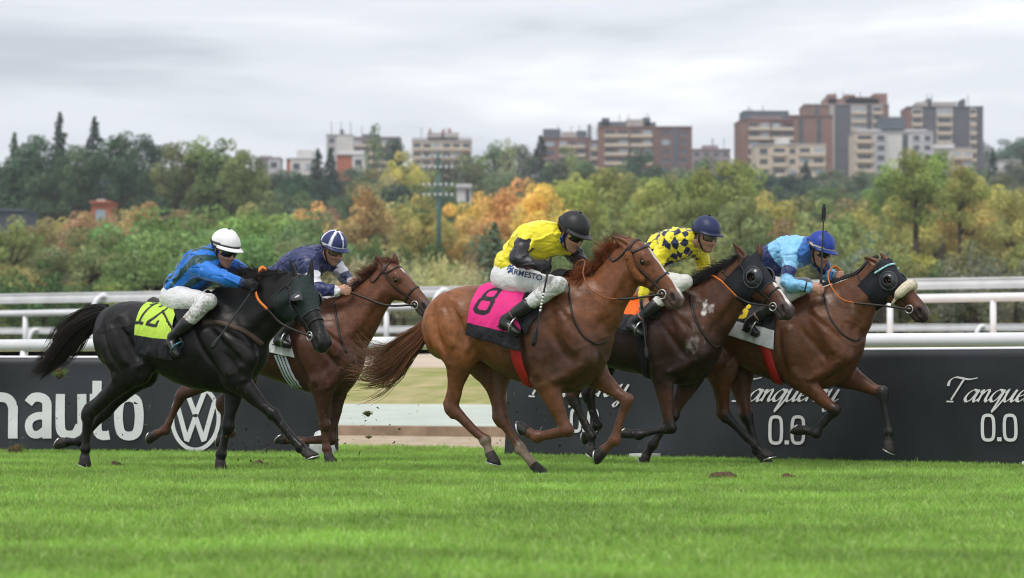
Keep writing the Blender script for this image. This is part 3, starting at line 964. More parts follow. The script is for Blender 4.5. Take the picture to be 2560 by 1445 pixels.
    def ring_strap(h, name, x, zc, width, mat, parent, off=.005, thick=.003, tilt=0.0):
        o, d = h.ring_xs(x, zc)
        d = d + np.outer(d @ h.hz, h.hx) * tilt; d /= np.linalg.norm(d, axis=1)[:, None]
        P = h.f.march(o, d, off, .3); P = (P + np.roll(P[:-1], 1, 0)[np.r_[0:len(P) - 1, 0]]) / 2
        P[-1] = P[0]
        N = h.f.grad(P); v, f = ribbon_geo(P, N, width, thick)
        return np_mesh(name, v, f, mat, parent, True)

    def bridle(h, mat=None, bit=True, noseband=.36, cheek=True, brow=True):
        mat = mat or M_LEATHER
        b = np_mesh('bridle', *ribbon_geo(*h._crown(), .020, .003), mat, h.root, True)
        if brow:
            h.head_strap('browband', [(.075, -.07, -.10), (.10, -.005, -.075), (.105, .03, 0), (.10, -.005, .075), (.075, -.07, .10)], .018, mat, b)
        if noseband:
            h.ring_strap('noseband', noseband, -.075, .020, mat, b)
        if cheek:
            h.head_strap('cheekpiece', [(.05, -.06, -.10), (.15, -.10, -.10), (.28, -.105, -.09), (.40, -.10, -.07), (.445, -.105, -.06)], .014, mat, b, both=True)
        h.head_strap('throatlash', [(.03, -.05, -.10), (.03, -.14, -.09), (.035, -.225, -.03), (.035, -.23, 0)], .012, mat, b, both=True)
        for sg in (-1, 1):
            c = h.H(.462, -.108, sg * .055)
            a = np.linspace(0, 2 * math.pi, 24)
            R = np.outer(np.cos(a), h.hx) * .034 + np.outer(np.sin(a), h.hz) * .034 + c + np.outer(np.cos(a) * 0, h.hy)
            v, f = tube_geo(R, .0048, 6, False)
            np_mesh('bit_ring', v, f, M_STEEL, b, True)
        v, f = tube_geo([h.H(.455, -.104, -.06), h.H(.47, -.103, 0), h.H(.455, -.104, .06)], .007, 6)
        np_mesh('bit', v, f, M_STEEL, b, True)
        h.br = b
        return b
    def _crown(h):
        P = np.array([h.H(x, z, y) for x, z, y in [(.05, -.09, -.11), (.025, -.02, -.07), (.012, .012, 0), (.025, -.02, .07), (.05, -.09, .11)]])
        P = catmull(P, 26); P = h.f.project(P, .005, 12)
        return P, h.f.grad(P)
    def rein(h, path, mat, r=.008, name='rein', flat=.45, segs=30, parent=None):
        """free strap through local points"""
        C = catmull(np.array(path), segs)
        v, f = tube_geo(C, r, 6, True, flat, (0, 1, 0))
        return np_mesh(name, v, f, mat, parent or h.br, True)

    def hood(h, x0=.02, x1=.31, cup='ring', mat=None, cr=.066):
        """stretch hood over the head with eye cups"""
        mat = mat or M_HOOD; f = h.f
        nx, na = 34, 56
        xs = np.linspace(x0, x1, nx)
        a = np.linspace(-math.pi, math.pi, na)
        G = np.zeros((nx, na, 3))
        for i, x in enumerate(xs):
            o = np.tile(h.H(x, -.085, 0), (na, 1))
            d = np.outer(np.cos(a), h.hz) + np.outer(np.sin(a), h.hy)
            G[i] = f.march(o, d, .0075, .26)
        # soften
        for _ in range(2):
            G[1:-1] = .5 * G[1:-1] + .25 * (G[2:] + G[:-2])
            g2 = G.copy(); g2[:, 1:-1] = .5 * G[:, 1:-1] + .25 * (G[:, 2:] + G[:, :-2]); G = g2
        V = G.reshape(-1, 3); Fc = []
        eyes = [h.H(.192, -.050, sg * .095) for sg in (-1, 1)]
        ears = [h.hl(e[0], e[1], e[4]) for e in h.S['ears']]
        for i in range(nx - 1):
            for j in range(na - 1):
                c = G[i:i + 2, j:j + 2].reshape(-1, 3).mean(0)
                if min(np.linalg.norm(c - e_) for e_ in eyes) < .034: continue
                if min(np.linalg.norm(c - e_) for e_ in ears) < .030: continue
                q = (c - h.poll) @ h.hz / h.scale; xx = (c - h.poll) @ h.hx / h.scale
                if abs(a[j]) > 2.2 and xx > .27: continue
                Fc.append((i * na + j, i * na + j + 1, (i + 1) * na + j + 1, (i + 1) * na + j))
        o = np_mesh('hood', V, Fc, mat, h.root, True)
        s = o.modifiers.new('cloth', 'SOLIDIFY'); s.thickness = .004; s.offset = 1
        for sg in (-1, 1):
            c = h.H(.192, -.052, sg * .083); oy = h.hy * sg
            n1, n2 = 10, 36; v = []; fc = []
            R = cr * h.scale
            full = cup == 'ring'
            ang = np.linspace(0, 2 * math.pi, n2) if full else np.linspace(math.radians(60), math.radians(300), n2)
            inner = .45 if full else .12
            for i in range(n1):
                q = i / (n1 - 1)
                rad = R * (1 - q * (1 - inner)); ht = (.052 if not full else .030) * math.sin(q * 1.45) * h.scale
                for t in ang:
                    v.append(c + oy * ht + (h.hx * math.cos(t) + h.hz * math.sin(t) * .95) * rad + oy * .012)
            for i in range(n1 - 1):
                for j in range(n2 - 1):
                    fc.append((i * n2 + j, i * n2 + j + 1, (i + 1) * n2 + j + 1, (i + 1) * n2 + j))
            oc = np_mesh('blinker_cup', v, fc, M_CUP, o, True)
            s = oc.modifiers.new('shell', 'SOLIDIFY'); s.thickness = .004
            rim = [c + oy * .014 + (h.hx * math.cos(t) + h.hz * math.sin(t) * .95) * R for t in ang]
            tv, tf = tube_geo(rim, .007, 6)
            np_mesh('cup_rim', tv, tf, M_CUPRIM, o, True)
        P0 = G[-1][np.abs(a) < 2.25]
        tv, tf = tube_geo(P0, .0045, 6); np_mesh('piping', tv, tf, M_CUPRIM, o, True)
        return o

def sphere_geo(c, r, n=16, m=10):
    c = np.asarray(c, dtype=float); r = np.broadcast_to(np.asarray(r, dtype=float), (3,))
    v = [c + r * (0, 0, 1)]
    for i in range(1, m):
        t = math.pi * i / m
        for j in range(n):
            p = 2 * math.pi * j / n
            v.append(c + r * np.array((math.sin(t) * math.cos(p), math.sin(t) * math.sin(p), math.cos(t))))
    v.append(c - r * (0, 0, 1))
    f = [(0, 1 + j, 1 + (j + 1) % n) for j in range(n)]
    for i in range(m - 2):
        for j in range(n):
            a = 1 + i * n + j; b = 1 + i * n + (j + 1) % n
            f.append((a, a + n, b + n, b))
    k = 1 + (m - 2) * n
    f += [(k + (j + 1) % n, k + j, len(v) - 1) for j in range(n)]
    return np.array(v), f
# ------------------------------------------------------------------ the five racehorses (photograph pixels unprojected on each horse's own plane)
def leg(kind, side, px, **k): return dict(kind=kind, side=side, px=px, **k)

SPEC = {}
SPEC['C'] = dict(
    label='chestnut racehorse with white blaze wearing pink cloth number 8', base=(1300, 21.1), theta=25, seed=3,
    top=[(1064, 835), (1066, 795), (1082, 762), (1105, 738), (1139, 721), (1189, 713), (1260, 717), (1338, 715), (1398, 703), (1440, 720), (1480, 750), (1505, 785), (1520, 820), (1526, 850)],
    bottom=[(1064, 835), (1072, 870), (1090, 890), (1115, 900), (1174, 885), (1219, 908), (1264, 940), (1318, 960), (1378, 978), (1430, 978), (1470, 962), (1502, 930), (1520, 890), (1526, 850)],
    width=[(1064, .07), (1080, .16), (1120, .235), (1180, .265), (1240, .27), (1300, .29), (1360, .28), (1410, .245), (1450, .215), (1490, .17), (1515, .11), (1526, .05)],
    wither=(1405, 712),
    neck=[(1425, 705, 1520, 850, .155), (1480, 690, 1537, 800, .115), (1525, 648, 1552, 760, .090), (1566, 612, 1572, 712, .074)],
    poll=(1590, 598), nose=(1716, 745), head_yaw=2,
    ears=[(1577, 618, 1535, 593, -.05, -.075), (1584, 612, 1548, 592, .05, .08)],
    legs=[leg('hind', -.11, [(1125, 795), (1160, 880), (1129, 1020), (1213, 1100), (1234, 1160)], sock=(1.85, (.20, .145, .11))),
          leg('hind', .11, [(1150, 805), (1240, 925), (1253, 1045), (1302, 1122), (1352, 1186)], sock=(1.8, (.20, .145, .11))),
          leg('fore', -.11, [(1465, 890), (1362, 950), (1417, 1076), (1342, 1091), (1297, 1071)]),
          leg('fore', .11, [(1468, 895), (1484, 935), (1567, 1000), (1537, 1100), (1489, 1143)])],
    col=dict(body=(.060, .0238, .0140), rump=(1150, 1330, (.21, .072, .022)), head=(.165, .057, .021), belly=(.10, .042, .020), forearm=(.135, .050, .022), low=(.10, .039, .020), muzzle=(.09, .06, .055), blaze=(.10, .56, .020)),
    tail=dict(px=[(1068, 800, 0, .03), (1050, 834, 0, .055), (1014, 868, .0, .085), (975, 905, .02, .12), (935, 912, .04, .11), (890, 892, .06, .07)], n=1150, col=(.14, .046, .016), tip=(.15, .065, .032), short=.36, fly=.085, drop=.055),
    mane=dict(px=[(1432, 712, 0, .06, (-.5, -.3, .3)), (1455, 696, 0, .13, (-.5, -.35, .35)), (1480, 682, 0, .15, (-.35, -.35, .3)), (1505, 660, 0, .17, (-.25, -.1, .9)), (1530, 636, 0, .17, (-.40, -.05, .9)), (1552, 616, 0, .09, (-.7, -.1, .5)), (1575, 602, 0, .05, (-.6, -.1, .3))], n=2200, col=(.22, .060, .017), rand=.20, sag=.45),
)
SPEC['A'] = dict(
    label='black racehorse in a green hood wearing lime cloth number 12', base=(430, 22.4), theta=27, seed=4, mat=M_COATB,
    top=[(246, 835), (249, 800), (262, 776), (285, 762), (335, 753), (380, 757), (430, 766), (490, 757), (538, 738), (585, 742), (622, 772), (645, 810), (657, 850), (661, 880)],
    bottom=[(246, 835), (250, 875), (262, 905), (295, 920), (360, 905), (400, 930), (441, 954), (494, 973), (545, 983), (590, 980), (622, 960), (644, 930), (656, 905), (661, 880)],
    width=[(246, .07), (262, .16), (300, .235), (350, .265), (400, .27), (450, .29), (500, .285), (545, .25), (585, .215), (625, .17), (650, .11), (661, .05)],
    wither=(545, 750),
    neck=[(565, 722, 655, 870, .155), (625, 692, 680, 835, .120), (680, 680, 715, 800, .095), (722, 686, 745, 770, .078)],
    poll=(752, 690, -.06), nose=(829, 869), head_yaw=20, hscale=.94,
    ears=[(740, 708, 727, 654, -.05, -.06), (775, 700, 779, 652, .05, .06)],
    legs=[leg('hind', -.11, [(300, 835), (345, 925), (222, 1035), (214, 1122), (208, 1166)], dors=(1, 0, .0), sole=12),
          leg('hind', .11, [(310, 845), (360, 930), (262, 1030), (200, 1104), (146, 1106)], dors=(.2, 0, -1)),
          leg('fore', -.11, [(620, 895), (590, 950), (682, 1036), (752, 1118), (782, 1148)], dors=(1, 0, .5), sole=30),
          leg('fore', .11, [(612, 898), (588, 955), (570, 1066), (553, 1136), (548, 1172)], dors=(1, 0, 0), sole=10)],
    col=dict(body=(.0062, .0052, .0052), head=(.0085, .0078, .0078), muzzle=(.022, .020, .021)),
    tail=dict(px=[(272, 772, 0, .035), (240, 786, 0, .075), (205, 808, 0, .10), (172, 840, 0, .125), (140, 880, 0, .11), (92, 917, 0, .07)], n=1700, col=(.008, .006, .006), tip=(.022, .014, .011), short=.5, fly=.03, drop=.05),
    mane=dict(px=[(560, 728, 0, .10, (-.8, -.2, .2)), (610, 702, 0, .16, (-.8, -.2, .45)), (650, 688, 0, .20, (-.8, -.2, .4)), (690, 684, -.02, .17, (-.7, -.3, .3)), (730, 688, -.05, .12, (-.7, -.2, .2))], n=2000, col=(.012, .008, .008)),
)
SPEC['B'] = dict(
    label='reddish brown racehorse with small white star running behind the black horse', base=(700, 24.5), theta=25, seed=5,
    top=[(505, 850), (508, 815), (522, 790), (545, 775), (590, 765), (640, 766), (690, 772), (745, 768), (795, 756), (835, 766), (868, 795), (893, 830), (903, 860), (907, 885)],
    bottom=[(505, 850), (510, 885), (522, 905), (550, 915), (605, 905), (640, 928), (690, 950), (745, 970), (795, 985), (840, 986), (870, 975), (893, 945), (903, 915), (907, 885)],
    width=[(505, .07), (520, .16), (550, .235), (600, .265), (650, .27), (700, .29), (750, .28), (795, .25), (835, .215), (870, .17), (895, .11), (907, .05)],
    wither=(800, 766),
    neck=[(815, 764, 905, 880, .15), (862, 742, 932, 835, .115), (905, 708, 952, 790, .092), (950, 670, 972, 755, .075)],
    poll=(974, 655), nose=(1088, 764), head_yaw=4,
    ears=[(958, 672, 940, 642, -.045, -.06), (990, 660, 986, 636, .045, .05)],
    legs=[leg('hind', -.11, [(555, 850), (590, 930), (456, 985), (414, 1076), (372, 1094)], dors=(.2, 0, -1)),
          leg('hind', .11, [(565, 855), (610, 940), (556, 1010), (578, 1082), (545, 1103)], dors=(.4, 0, -1)),
          leg('fore', -.11, [(868, 900), (803, 968), (811, 1062), (817, 1122), (824, 1156)], dors=(1, 0, 0), sole=12),
          leg('fore', .11, [(866, 905), (840, 975), (826, 1098), (748, 1105), (697, 1095)], dors=(.2, 0, -1))],
    col=dict(body=(.060, .0215, .0115), head=(.135, .049, .022), forearm=(.055, .021, .012), low=(.075, .028, .015), low_at=(1.3, 1.6), muzzle=(.075, .06, .058), blaze=(.10, .17, .016)),
    tail=dict(px=[(510, 805, 0, .03), (495, 835, 0, .06), (470, 880, 0, .09), (440, 925, 0, .06)], n=400, col=(.06, .02, .01)),
    mane=dict(px=[(815, 762, 0, .06, (-.7, -.4, .1)), (862, 740, 0, .10, (-.7, -.5, .2)), (905, 706, 0, .13, (-.7, -.3, .4)), (945, 672, 0, .15, (-.8, -.2, .5)), (972, 653, 0, .12, (-.8, 0, .5)), (985, 652, 0, .08, (.3, -.1, .4))], n=1600, col=(.11, .036, .016)),
)
SPEC['D'] = dict(
    label='dark bay racehorse in a black hood with white foam on its shoulder', base=(1680, 23.55), theta=25, seed=6,
    top=[(1375, 835), (1378, 800), (1392, 772), (1415, 756), (1465, 745), (1520, 748), (1580, 752), (1640, 738), (1690, 726), (1735, 734), (1768, 765), (1788, 800), (1797, 835), (1801, 860)],
    bottom=[(1375, 835), (1380, 870), (1392, 890), (1420, 902), (1475, 888), (1525, 918), (1575, 930), (1625, 940), (1680, 958), (1725, 962), (1762, 945), (1785, 915), (1796, 885), (1801, 860)],
    width=[(1375, .07), (1390, .16), (1425, .235), (1480, .265), (1530, .27), (1590, .285), (1640, .28), (1690, .25), (1730, .215), (1765, .17), (1790, .11), (1801, .05)],
    wither=(1695, 738),
    neck=[(1712, 728, 1797, 865, .15), (1765, 698, 1826, 812, .115), (1815, 668, 1850, 770, .09), (1852, 645, 1868, 735, .075)],
    poll=(1870, 640, -.03), nose=(1990, 772), head_yaw=12,
    ears=[(1866, 648, 1836, 612, -.05, -.065), (1898, 640, 1898, 611, .05, .06)],
    legs=[leg('hind', -.11, [(1430, 830), (1470, 915), (1430, 990), (1479, 1090), (1478, 1142)], dors=(1, 0, 0), sole=30),
          leg('hind', .11, [(1440, 835), (1500, 915), (1470, 985), (1493, 1062), (1458, 1096)], dors=(.4, 0, -1)),
          leg('fore', -.11, [(1748, 880), (1652, 930), (1676, 1070), (1597, 1088), (1556, 1079)], dors=(.2, 0, -1)),
          leg('fore', .11, [(1748, 885), (1722, 950), (1682, 1038), (1632, 1112), (1603, 1158)], dors=(1, 0, .6), sole=25)],
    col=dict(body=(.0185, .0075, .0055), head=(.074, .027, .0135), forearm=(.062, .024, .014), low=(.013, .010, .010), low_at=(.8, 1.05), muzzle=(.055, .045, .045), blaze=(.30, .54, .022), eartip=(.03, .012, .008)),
    foam=[(1772, 770, .075, 1.0), (1738, 848, .09, .16), (1722, 862, .06, .16)],
    tail=dict(px=[(1382, 795, 0, .03), (1365, 825, 0, .06), (1340, 870, 0, .09), (1315, 905, 0, .06)], n=400, col=(.009, .007, .007)),
    mane=dict(px=[(1712, 730, 0, .13, (-.8, -.3, .1)), (1762, 700, 0, .17, (-.8, -.2, .35)), (1810, 670, 0, .17, (-.8, -.3, .2)), (1848, 645, -.02, .10, (-.7, -.4, .1)), (1868, 638, -.03, .06, (-.6, -.2, .1))], n=2200, col=(.009, .007, .007)),
)
SPEC['E'] = dict(
    label='bay racehorse in a black hood with white fleece noseband leading on the right', base=(2000, 23.75), theta=25, seed=8,
    top=[(1715, 840), (1718, 805), (1732, 780), (1758, 762), (1805, 752), (1860, 752), (1920, 755), (1975, 745), (2030, 732), (2078, 738), (2115, 765), (2140, 800), (2153, 835), (2158, 862)],
    bottom=[(1715, 840), (1720, 875), (1735, 895), (1765, 905), (1818, 888), (1870, 925), (1925, 948), (1975, 962), (2030, 972), (2075, 968), (2115, 948), (2140, 918), (2153, 888), (2158, 862)],
    width=[(1715, .07), (1730, .16), (1765, .235), (1820, .265), (1870, .27), (1930, .285), (1980, .28), (2030, .25), (2070, .215), (2110, .17), (2145, .11), (2158, .05)],
    wither=(2035, 742),
    neck=[(2048, 730, 2152, 855, .15), (2105, 703, 2172, 800, .115), (2150, 680, 2190, 760, .09), (2182, 656, 2205, 738, .075)],
    poll=(2203, 650, -.02), nose=(2331, 778), head_yaw=6,
    ears=[(2198, 661, 2164, 645, -.05, -.065), (2228, 662, 2204, 637, .05, .06)],
    legs=[leg('hind', -.11, [(1765, 835), (1808, 920), (1808, 1032), (1888, 1112), (1925, 1148)], dors=(1, 0, .6), sole=30),
          leg('hind', .11, [(1775, 840), (1850, 930), (1866, 1035), (1893, 1125), (1915, 1160)], dors=(1, 0, .4), sole=30),
          leg('fore', -.11, [(2105, 885), (2000, 948), (2086, 1025), (2040, 1082), (1986, 1070)], dors=(.2, 0, -1)),
          leg('fore', .11, [(2104, 890), (2112, 940), (2205, 982), (2222, 1080), (2220, 1130)], dors=(1, 0, 0), sole=25)],
    col=dict(body=(.088, .0325, .0130), head=(.105, .039, .016), belly=(.095, .034, .013), forearm=(.095, .032, .013), low=(.012, .012, .011), low_at=(.8, 1.05), muzzle=(.035, .028, .027), eartip=(.03, .012, .008)),
    foam=[(2125, 775, .05, .12)],
    tail=dict(px=[(1722, 800, 0, .03), (1705, 830, 0, .06), (1680, 870, 0, .09), (1655, 905, 0, .06)], n=400, col=(.010, .007, .006)),
)
HORSES = {k: Horse(SPEC[k]) for k in 'ABCDE' if k in (ONLY if 'ONLY' in globals() else 'ABCDE')}
# ------------------------------------------------------------------ jockeys
M_SKIN = mat_attr('skin', rough=.5, spec=.35, vary=.10, scale=25, bump=.15, bscale=120, bdist=.002)
M_SILK = mat_attr('racing_silk', rough=.40, spec=.38, vary=.07, scale=18, bump=.35, bscale=11, stretch=(1, 1, 1.6), bdist=.015, sheen=.1)
M_BREECH = mat_attr('breeches_cloth', rough=.72, spec=.2, vary=.05, scale=14, bump=.6, bscale=17, stretch=(1, .7, 1.8), bdist=.016)
M_BOOT = mat_flat('boot_leather', (.014, .014, .015), rough=.33, spec=.5, vary=.3, scale=30, bump=.5, bscale=26)
M_GLOVE = mat_flat('black_glove', (.013, .013, .015), rough=.6, spec=.3, vary=.25, scale=60, bump=.3)
M_HELM = mat_attr('helmet_cloth', rough=.45, spec=.35, vary=.08, scale=20, bump=.25, bscale=22, bdist=.006)
M_LENS = mat_flat('goggle_lens', (.012, .011, .010), rough=.06, spec=.7, vary=.1)
M_LENSP = mat_flat('goggle_lens_pale', (.14, .11, .08), rough=.05, spec=.8, vary=.1)
M_BLACK = mat_flat('black_rubber', (.012, .012, .013), rough=.5, spec=.3, vary=.2)
M_GOLD = mat_flat('brass_button', (.55, .40, .10), rough=.35, metal=.6, vary=.2)
M_WHIP = mat_flat('whip_shaft', (.020, .022, .026), rough=.5, spec=.4, vary=.3, scale=80)
M_WHITE = mat_flat('white_tape', (.75, .75, .72), rough=.6, vary=.08)
M_INK = mat_flat('navy_print', (.02, .035, .10), rough=.6, vary=.1)
M_TEAL = mat_flat('teal_metal', (.05, .20, .24), rough=.35, metal=.4, vary=.1)
M_RED = mat_flat('red_webbing', (.42, .018, .015), rough=.6, spec=.3, vary=.12, scale=50, bump=.3, bscale=150)

class Jockey:
    def __init__(s, H, J):
        s.H, s.J = H, J
        L = H.fr.L
        P = {}
        for k, v in J['px'].items():
            P[k] = L(*v)
        s.P = P
        s.root = None
        ps, pi = math.radians(J['yaw']), math.radians(J['pitch'])
        s.fw = np.array((math.cos(ps) * math.cos(pi), -math.sin(ps) * math.cos(pi), math.sin(pi)))
        s.lt = np.array((math.sin(ps), math.cos(ps), 0.)); s.up = np.cross(s.fw, s.lt)
        s.hc = P['head']; s.hs = J.get('hs', 1.0)
        pts = np.array(list(P.values()))
        lo = pts.min(0) - .24; hi = pts.max(0) + .24
        s.lo, s.hi = lo, hi
        s.build()
    def E(s, f, u, l=0.0):
        return s.hc + s.hs * (s.fw * f + s.up * u + s.lt * l)
    # ---- shapes shared by skin and clothes
    def torso(s, f, i=0.0):
        P = s.P
        f.chain([(*P['pelvis'], .115 + i, .155 + i), (*P['waist'], .100 + i, .138 + i), (*P['chest'], .118 + i, .165 + i), (*P['upper'], .098 + i, .155 + i), (*P['neck'], .055 + i, .065 + i)], k=.03, n=14)
        for k in ('n', 'f'):
            a = P['sh_' + k]
            f.chain([(*(P['upper'] * .55 + a * .45), .085 + i, .07 + i), (*a, .062 + i, .062 + i)], k=.05)
    def arm(s, f, k, i=0.0, wr=0.0, end=1.0):
        P = s.P; a, e, w = P['sh_' + k], P['el_' + k], P['wr_' + k]
        w = e + (w - e) * end
        f.chain([(*a, .060 + i, .060 + i), (*(a * .6 + e * .4), .050 + i * 1.2, .050 + i * 1.2), (*(a * .15 + e * .85), .043 + i, .043 + i), (*(e * .85 + w * .15), .044 + i, .044 + i), (*(e * .6 + w * .4), .040 + i * .9, .040 + i * .9), (*(w * .97 + e * .03), .028 + i * .5 + wr, .028 + i * .5 + wr)], k=.03)
    def leg(s, f, k, i=0.0, calf=1.0):
        P = s.P; h, n, a = P['hip_' + k], P['kn_' + k], P['an_' + k]
        f.chain([(*h, .098 + i, .095 + i), (*(h * .6 + n * .4), .084 + i, .082 + i), (*(h * .15 + n * .85), .058 + i, .058 + i), (*n, .049 + i, .050 + i)], k=.05)
        c = n + (a - n) * calf
        f.chain([(*n, .048 + i, .050 + i), (*(n * .7 + c * .3 + np.array((-.012, 0, 0))), .054 + i, .054 + i), (*c, (.056 - .018 * calf) + i, (.056 - .018 * calf) + i)], k=.03)
    def foot(s, f, k, i=0.0):
        P = s.P; a, he, to = P['an_' + k], P['he_' + k], P['to_' + k]
        d = to - he; d /= np.linalg.norm(d)
        f.chain([(*(P['kn_' + k] * .30 + a * .70), .044 + i, .044 + i), (*a, .036 + i, .036 + i), (*(a * .4 + he * .6), .034 + i, .033 + i)], k=.02)
        f.chain([(*(he + d * .03), .030 + i, .030 + i), (*(he * .6 + to * .4 + np.array((0, 0, .012))), .032 + i, .036 + i), (*(he * .25 + to * .75), .026 + i, .042 + i), (*(to - d * .02), .019 + i, .032 + i)], k=.025)
    def hand(s, f, k, i=0.0):
        P = s.P; e, w = P['el_' + k], P['wr_' + k]
        sg = -1 if k == 'n' else 1
        a = s.J.get('handdir_' + k); a = (w - e) if a is None else np.array(a, dtype=float)
        a = a / np.linalg.norm(a)
        out = np.array((0, sg, 0.)); out -= a * (out @ a); out /= np.linalg.norm(out)
        up = np.cross(a, out); up = up if up[2] > 0 else -up
        if 'knuck' in s.J and k == 'n':
            q = math.radians(s.J['knuck']); up, out = up * math.cos(q) + out * math.sin(q), out * math.cos(q) - up * math.sin(q)
        pt = lambda x, u, o: w + a * x + up * u + out * o
        f.chain([(*(w - a * .02), .026 + i, .024 + i), (*pt(.02, 0, 0), .028 + i, .020 + i)], k=.02, lat=out)
        f.chain([(*pt(.028, .006, 0), .034 + i, .017 + i), (*pt(.060, .004, .004), .038 + i, .017 + i), (*pt(.082, .0, .004), .036 + i, .015 + i)], k=.015, lat=out)
        for j, (u, ln) in enumerate(((.030, .95), (.010, 1.05), (-.010, 1.0), (-.029, .82))):
            r = .0098 if j < 3 else .0088
            q = [pt(.086, u, .010), pt(.086 + .030 * ln, u * 1.02, -.002), pt(.086 + .030 * ln, u * .98 - .002, -.030), pt(.082 + .004 * ln, u * .94 - .003, -.046)]
            for m in range(3):
                f.chain([(*q[m], r + i * .7, r + i * .7), (*q[m + 1], r * .93 + i * .7, r * .93 + i * .7)], k=.006, n=2)
            f.ball(q[0], r + .0015 + i, k=.006)
        f.chain([(*pt(.028, .026, -.008), .015 + i * .7, .015 + i * .7), (*pt(.058, .048, -.016), .0125 + i * .7, .0125 + i * .7)], k=.012, n=2)
        f.chain([(*pt(.058, .048, -.016), .012 + i * .7, .012 + i * .7), (*pt(.092, .042, -.026), .010 + i * .7, .010 + i * .7)], k=.006, n=2)
        s.grip = getattr(s, 'grip', {}); s.grip[k] = (pt(.098, 0, -.016), up, a, out)
    def head(s, f):
        E = s.E; h = s.hs; lt = s.lt
        ax = np.stack([s.fw, s.lt, s.up])
        ch = lambda rows, k=.012, op='add': f.chain([(*E(a, b, c), r * h, l * h) for a, b, c, r, l in rows], k=k, lat=lt, op=op)
        f.ball(E(-.005, .02), (.098 * h, .077 * h, .105 * h), k=.02, axes=ax)
        ch([(.035, -.03, 0, .062, .060), (.045, -.075, 0, .050, .048), (.062, -.105, 0, .030, .026)], .03)
        for sg in (-1, 1):
            ch([(-.01, -.045, sg * .048, .035, .020), (.020, -.090, sg * .034, .026, .018), (.060, -.112, sg * .010, .018, .016)], .02)   # jaw line
            ch([(.055, -.035, sg * .048, .022, .018), (.080, -.045, sg * .030, .018, .016)], .02)                                    # cheek bone
            f.ball(E(.086, -.012, sg * .032), .015 * h, k=.012, op='sub')
            f.ball(E(.078, -.012, sg * .031), .0125 * h, k=.004)                                                                   # eyeball under the goggle
            ch([(.085, .006, sg * .015, .010, .010), (.080, .008, sg * .045, .010, .010)], .012)
            c = E(-.008, -.022, sg * .076)                                                                                          # ear
            f.ball(c, (.020 * h, .009 * h, .031 * h), k=.006, axes=ax); f.ball(c + s.lt * sg * .008 * h, (.011 * h, .007 * h, .020 * h), k=.005, axes=ax, op='sub')
            f.ball(E(.100, -.052, sg * .011), .0085 * h, k=.008)
        ch([(.088, -.005, 0, .011, .010), (.104, -.032, 0, .012, .011), (.112, -.046, 0, .0115, .012)], .012)
        ch([(.090, -.072, -.016, .006, .006), (.096, -.071, 0, .0075, .0075), (.090, -.072, .016, .006, .006)], .006)
        ch([(.088, -.083, -.014, .006, .006), (.094, -.084, 0, .0075, .0075), (.088, -.083, .014, .006, .006)], .006)
        ch([(.097, -.0775, -.018, .0022, .0022), (.101, -.0775, 0, .0022, .0022), (.097, -.0775, .018, .0022, .0022)], .003, 'sub')
        f.ball(E(.078, -.110), .018 * h, k=.015)
        f.chain([(*s.P['neck'], .058, .060), (*E(-.035, -.070), .056, .056), (*E(-.015, -.04), .055, .055)], k=.03)
    # ---- build
    def build(s):
        J, P, H = s.J, s.P, s.H
        f = Field(s.lo, s.hi, .0062)
        s.torso(f); s.head(f)
        for k in 'nf': s.arm(f, k); s.leg(f, k); s.foot(f, k); s.hand(f, k)
        V, Fc = keep_largest(*f.surface(0, 1))
        sk = np.array(J.get('skin', (.46, .245, .17)))
        C = np.tile(sk, (len(V), 1))
        q = (V - s.hc) / s.hs; qf, qu, ql = q @ s.fw, q @ s.up, q @ s.lt
        hd = np.linalg.norm(q, axis=1) < .19
        g = lambda a, b, c, ra, rb, rc: np.exp(-(((qf - a) / ra) ** 2 + ((qu - b) / rb) ** 2 + ((np.abs(ql) - c) / rc) ** 2))
        def mix(w, col):
            C[:] = C * (1 - np.clip(w, 0, 1)[:, None]) + np.array(col) * np.clip(w, 0, 1)[:, None]
        mix(.9 * hd * g(.096, -.078, 0, .02, .010, .020), (.36, .10, .085))
        mix(.45 * hd * g(.075, -.05, .035, .04, .02, .02), (.52, .19, .14))
        mix(.40 * hd * g(.11, -.045, 0, .02, .014, .015), (.50, .20, .15))
        mix(.35 * hd * (qu < -.065) * (qf > .02) * (qu > -.14), sk * np.array((.6, .6, .62)))            # shaved chin
        hair = hd & (qu > -.045 - .1 * np.maximum(qf + .02, 0)) & (qf < -.02) | hd & (qf < -.055) & (qu > -.085)
        mix(hair * 1.0, J.get('hair', (.03, .018, .012)))
        C *= (1 + .06 * vnoise(V, 30, 2))[:, None]
        s.root = np_mesh('person', V, Fc, M_SKIN, None, True, C)
        s.root.location = H.root.location; s.root.rotation_euler = H.root.rotation_euler
        tag(s.root, J['label'], 'jockey', 'jockeys in the race')
        s.field = f
        # silks
        g_ = Field(s.lo, s.hi, .0066)
        i = .014
        P2 = dict(P)
        s.P = dict(P); s.P['pelvis'] = P['waist'] * .80 + P['pelvis'] * .20
        s.P['neck'] = P['neck'] * .5 + P['upper'] * .5
        for q in ('waist', 'chest', 'upper'): s.P[q] = s.P[q] + np.array((0.0, 0, J.get('sag', -.014)))
        s.torso(g_, J.get('full', .030))
        for q in ('waist', 'chest', 'upper'): s.P[q] = P[q]
        for k in 'nf': s.arm(g_, k, .017, .005, .97)
        s.P = P
        # collar
        g_.chain([(*(P['neck'] * .7 + P['upper'] * .3), .072, .076), (*(P['neck'] * .6 + s.E(-.03, -.06) * .4), .064, .066)], k=.015, n=4)
        N = g_.n; X = np.stack(np.meshgrid(*g_.ax, indexing='ij'), -1).reshape(-1, 3)
        m = np.abs(g_.D.ravel()) < .06
        Xm = X[m].astype(float)
